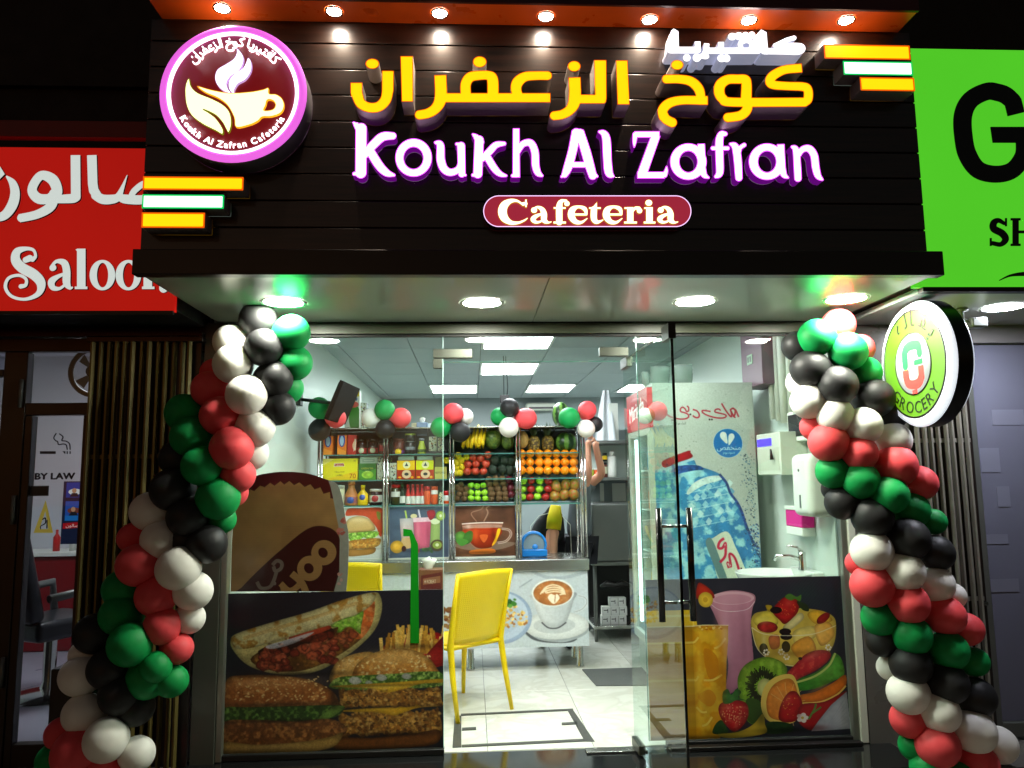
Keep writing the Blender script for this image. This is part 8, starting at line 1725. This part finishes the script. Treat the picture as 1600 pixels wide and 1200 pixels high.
pb = thing('purple_box', 'dull purple box with a small green sign above the fridge near the ceiling', 'box', (2.0, 1.2, 2.3)); X0 = 2.02; a = ax(1190, 560, X0); b = ax(1158, 560, X0); zlo = ax(1190, 600, X0)[2]
part('case', MB().rbox(X0, 2.168, a[1], b[1], zlo, 2.74, 0.004), mat('dull_purple_paint', (106, 74, 92), 0.4, noise=0.08), pb); gr_ = ax(1172, 562, X0); part('switch_plate', MB().box(X0-0.006, X0-0.0005, gr_[1]-0.05, gr_[1]+0.05, gr_[2]-0.035, gr_[2]+0.035), mat('pale_green_plate', (150, 180, 150), 0.4), pb)
for s_ in (-1, 1): part('switch', MB().box(X0-0.009, X0-0.0065, gr_[1]+s_*0.022-0.012, gr_[1]+s_*0.022+0.012, gr_[2]-0.02, gr_[2]+0.02), M_['graysteel'], pb)
pp = thing('wall_pipes', 'bundle of pale vertical pipes running down the right wall to the wall boxes', 'pipes', (2.13, 0.6, 1.8))
for k, y in enumerate((0.40, 0.50, 0.60, 0.70, 0.80)): part('pipe', MB().tube([(2.13, y, 1.82+0.02*k), (2.13, y, 2.765)], (0.032, 0.022, 0.036, 0.028, 0.03)[k], 12), M_['offwhite'], pp)
wmn = thing('wall_monitor', 'small dark wall screen in a white frame beside the right balloons', 'wall screen', (2.1, 0.4, 1.9)); X0 = 2.10; a = ax(1262, 660, X0); b = ax(1230, 660, X0); zl = ax(1240, 690, X0)[2]; zh = ax(1240, 643, X0)[2]
part('frame', MB().rbox(X0, 2.168, a[1], b[1], zl, zh, 0.005), M_['white'], wmn); part('screen', MB().box(X0-0.003, X0-0.0005, a[1]+0.02, b[1]-0.02, zl+0.03, zh-0.02), mat('wall_screen_dark', (28, 26, 34), 0.2), wmn)
dp = thing('towel_dispenser', 'white rounded paper towel dispenser on the right wall above the sink', 'dispenser', (2.1, 0.3, 1.3)); X0 = 2.04; a = ax(1296, 760, X0); b = ax(1243, 760, X0); zl = ax(1270, 808, X0)[2]; zh = ax(1270, 708, X0)[2]
part('case', MB().rbox(X0-0.03, 2.168, max(a[1], 0.04), b[1], zl, zh, 0.045, 5), M_['white'], dp); part('window_slot', MB().box(X0-0.0325, X0-0.0302, b[1]-0.14, b[1]-0.12, (zl+zh)/2-0.14, (zl+zh)/2-0.06), M_['graysteel'], dp); part('lock', MB().lathe([(0, X0-0.034), (0.009, X0-0.034), (0.009, X0-0.03)], (0, b[1]-0.13, zh-0.1), 12, 0, 'x'), M_['graysteel'], dp)
pc = thing('soap_dispenser', 'clear soap dispenser holding pink liquid on the wall above the sink', 'soap dispenser', (2.1, 0.55, 1.2)); a = ax(1255, 815, 2.09); b = ax(1230, 815, 2.09); zl = ax(1242, 836, 2.09)[2]; zm = ax(1242, 823, 2.09)[2]; zh = ax(1242, 794, 2.09)[2]
part('liquid', MB().rbox(2.08, 2.165, a[1], b[1], zm, zh-0.012, 0.008), mat('pink_soap', (206, 30, 130), 0.2, em=(200, 20, 120), es=0.15), pc); part('lid', MB().rbox(2.075, 2.168, a[1]-0.003, b[1]+0.003, zh-0.011, zh+0.012, 0.004), M_['white'], pc); part('base', MB().rbox(2.08, 2.168, a[1], b[1], zl, zm-0.001, 0.006), M_['white'], pc)
bn = thing('wash_basin', 'white wash basin on the right wall with a chrome mixer tap', 'basin', (1.93, 0.45, 0.7)); cxs, cys, zs = 1.92, 0.42, ay(1230, 893, 0.42)[2]
pf = [(0.0, zs-0.15), (0.12, zs-0.145), (0.2, zs-0.08), (0.235, zs-0.01), (0.24, zs), (0.225, zs+0.001), (0.19, zs-0.05), (0.1, zs-0.11), (0.0, zs-0.115)]
part('bowl', MB().lathe(pf, (cxs, cys, 0), 36, sx=1.02, sy=0.95), mat('ceramic_white', (216, 220, 214), 0.12), bn); part('pedestal', MB().lathe([(0.1, 0.0), (0.075, 0.1), (0.07, zs-0.145)], (cxs+0.06, cys, 0), 20), mat('ceramic_white_pedestal', (210, 214, 208), 0.15), bn); part('ledge', MB().rbox(2.09, 2.168, cys-0.18, cys+0.18, zs-0.06, zs+0.012, 0.01), mat('ceramic_ledge', (214, 218, 212), 0.15), bn)
tp_ = Vector((2.10, cys-0.02, zs+0.012)); part('tap_body', MB().lathe([(0.028, tp_.z), (0.024, tp_.z+0.02), (0.021, tp_.z+0.085), (0.024, tp_.z+0.11), (0, tp_.z+0.115)], (tp_.x, tp_.y, 0), 16), M_['chrome'], bn)
part('spout', MB().tube([tp_+Vector((0, 0, 0.06)), tp_+Vector((-0.07, 0.02, 0.085)), tp_+Vector((-0.15, 0.04, 0.085)), tp_+Vector((-0.165, 0.045, 0.055))], [0.014, 0.012, 0.011, 0.012], 10), M_['chrome'], bn); part('lever', MB().tube([tp_+Vector((0, 0, 0.11)), tp_+Vector((-0.03, 0, 0.14)), tp_+Vector((-0.09, 0.01, 0.15))], [0.012, 0.009, 0.007], 8), M_['chrome'], bn)

# ================================================================ saloon interior
sc_ = thing('barber_chair', 'black padded barber chair on a round chrome base inside the saloon', 'barber chair', az(75, 1085, 0)); lea = mat('black_leatherette', (20, 22, 28), 0.3, bump=0.15, bscale=30)
P0 = Vector(az(75, 1085, 0)); cxb, cyb = P0.x, P0.y
part('base_plate', MB().lathe([(0, 0.05), (0.06, 0.05), (0.27, 0.02), (0.3, 0.0)], (cxb, cyb, 0), 32), M_['chrome'], sc_); part('column', MB().lathe([(0.06, 0.04), (0.045, 0.1), (0.045, 0.42)], (cxb, cyb, 0), 18), M_['chrome'], sc_)
part('seat', MB().rbox(cxb-0.27, cxb+0.27, cyb-0.28, cyb+0.28, 0.42, 0.56, 0.04, 4), lea, sc_)
tl = MB().rbox(-0.26, 0.26, -0.06, 0.06, 0.0, 0.66, 0.055, 4); Mx = Matrix.Translation((cxb, cyb-0.26, 0.55))@Matrix.Rotation(R(14), 4, 'X'); tl.v = [tuple(Mx@Vector(p)) for p in tl.v]; part('backrest', tl, lea, sc_)
tl = MB().rbox(-0.13, 0.13, -0.05, 0.05, 0.0, 0.14, 0.045, 3); Mx = Matrix.Translation((cxb, cyb-0.42, 1.2))@Matrix.Rotation(R(10), 4, 'X'); tl.v = [tuple(Mx@Vector(p)) for p in tl.v]; part('headrest', tl, lea, sc_)
for s_ in (-1, 1): part('armrest', MB().tube([(cxb+s_*0.3, cyb-0.24, 0.72), (cxb+s_*0.31, cyb+0.2, 0.76), (cxb+s_*0.3, cyb+0.22, 0.52)], 0.03, 10), M_['graysteel'], sc_)
part('footrest_arm', MB().tube([(cxb+0.1, cyb+0.2, 0.42), (cxb+0.2, cyb+0.5, 0.2)], 0.02, 8), M_['chrome'], sc_); part('footrest', MB().rbox(cxb-0.1, cxb+0.34, cyb+0.46, cyb+0.58, 0.14, 0.2, 0.02), M_['black'], sc_)
cb2 = thing('red_cabinet', 'red saloon wall cabinet with bottles and a white counter', 'cabinet', (-3.6, 3.1, 0)); part('cabinet_body', MB().rbox(-4.9, -2.35, 2.95, 3.38, 0.0, 0.85, 0.01), K('red_laminate', (120, 14, 22), 0.35), cb2); part('counter_top', MB().rbox(-4.92, -2.33, 2.92, 3.39, 0.852, 0.89, 0.005), M_['white'], cb2); part('wall_panel', MB().box(-3.2, -2.35, 3.36, 3.392, 0.9, 1.35), K('red_wall_panel', (180, 20, 30), 0.4), cb2)
for k, (x, c_) in enumerate(((-3.9, redm), (-3.75, lbw), (-3.6, blk), (-3.45, lbw))):
    t_ = thing('cosmetic_bottle', ('red cosmetic bottle', 'short white cosmetic bottle', 'black cosmetic bottle', 'white cosmetic bottle nearest the barber chair')[k]+' on the saloon counter', 'bottle', (x, 3.05, 0.891)); part('body', MB().lathe([(0, 0.892), (0.03, 0.892), (0.03, 1.02), (0.012, 1.05), (0.012, 1.09), (0, 1.09)], (x, 3.05, 0), 12), c_, t_)
sc_.rotation_euler.z = R(-28)
c = Canvas(100, 755, 128, 855, 5, (24, 32, 60))
for k, (y, c_) in enumerate(((757, (30, 60, 150)), (787, (40, 80, 170)), (810, (30, 110, 190)))):
    c.poly([(104, y), (127, y), (127, y+24 if k < 2 else y+8), (104, y+24 if k < 2 else y+8)], c_, False)
for y, s_ in ((768, (220, 220, 225)), (798, (120, 60, 50))): c.ell(116, y+4, 9, 5, s_); c.ell(115, y+2, 3, 4, (190, 140, 110)); c.poly([(109, y+12), (112, y+6), (119, y+6), (122, y+12)], (30, 30, 40), False)
c.poly([(102, 822), (128, 820), (128, 829), (102, 831)], (170, 20, 30), False); c.text('\uFEE5\uFEEE\uFEDF\uFE8E\uFEBB', 115, 828, 7, (235, 230, 230), center=True)
r = rect(97, 752, 129, 850, 0.9); solo('advert_board', MB().box(r[0], r[1], 0.9, 0.93, r[2], r[3], 0, front=1), [blk, print_mat('print_advert', c, em=0.5)], 'dark upright board with blue portrait pictures inside the saloon door', 'advertising board')
fn = thing('wall_fan', 'black ring wall fan high inside the saloon behind the transom', 'fan', ay(140, 580, 1.0)); fc = Vector(ay(148, 581, 0.7)); rf = 0.155
part('guard_ring', MB().tube([(fc.x+rf*math.cos(a), 0.7, fc.z+rf*math.sin(a)) for a in np.linspace(0, 2*PI, 40, endpoint=False)], 0.017, 8, closed=True), M_['black'], fn); part('hub', MB().lathe([(0, 0.66), (0.04, 0.66), (0.05, 0.74), (0, 0.76)], (fc.x, 0, fc.z), 18, 0, 'y'), M_['black'], fn)
for k in range(4):
    a = k*PI/2+0.5; a2 = a+0.5; part('blade', MB().add([(fc.x+0.04*math.cos(a), 0.69, fc.z+0.04*math.sin(a)), (fc.x+0.13*math.cos(a), 0.68, fc.z+0.13*math.sin(a)), (fc.x+0.13*math.cos(a2), 0.71, fc.z+0.13*math.sin(a2)), (fc.x+0.04*math.cos(a2), 0.705, fc.z+0.04*math.sin(a2))], [(0, 1, 2, 3)]), M_['graysteel'], fn)
part('wall_arm', MB().tube([(fc.x+0.03, 0.75, fc.z), (fc.x+0.2, 0.78, fc.z-0.05), (-1.625, 0.78, fc.z-0.05)], 0.014, 8), M_['black'], fn)
r = rect(72, 1035, 142, 1300, -0.3); bxx = thing('black_box', 'black box shaped cabinet on the pavement behind the left balloons', 'box', ((r[0]+r[1])/2, -0.15, -0.02)); zt = ay(105, 1045, -0.3)[2]
part('cabinet_body', MB().rbox(r[0], r[1]+0.12, -0.3, -0.06, -0.149, zt, 0.008), M_['black'], bxx); part('latch', MB().rbox(r[1]+0.0, r[1]+0.03, -0.312, -0.301, zt-0.02, zt+0.02, 0.003), M_['graysteel'], bxx)
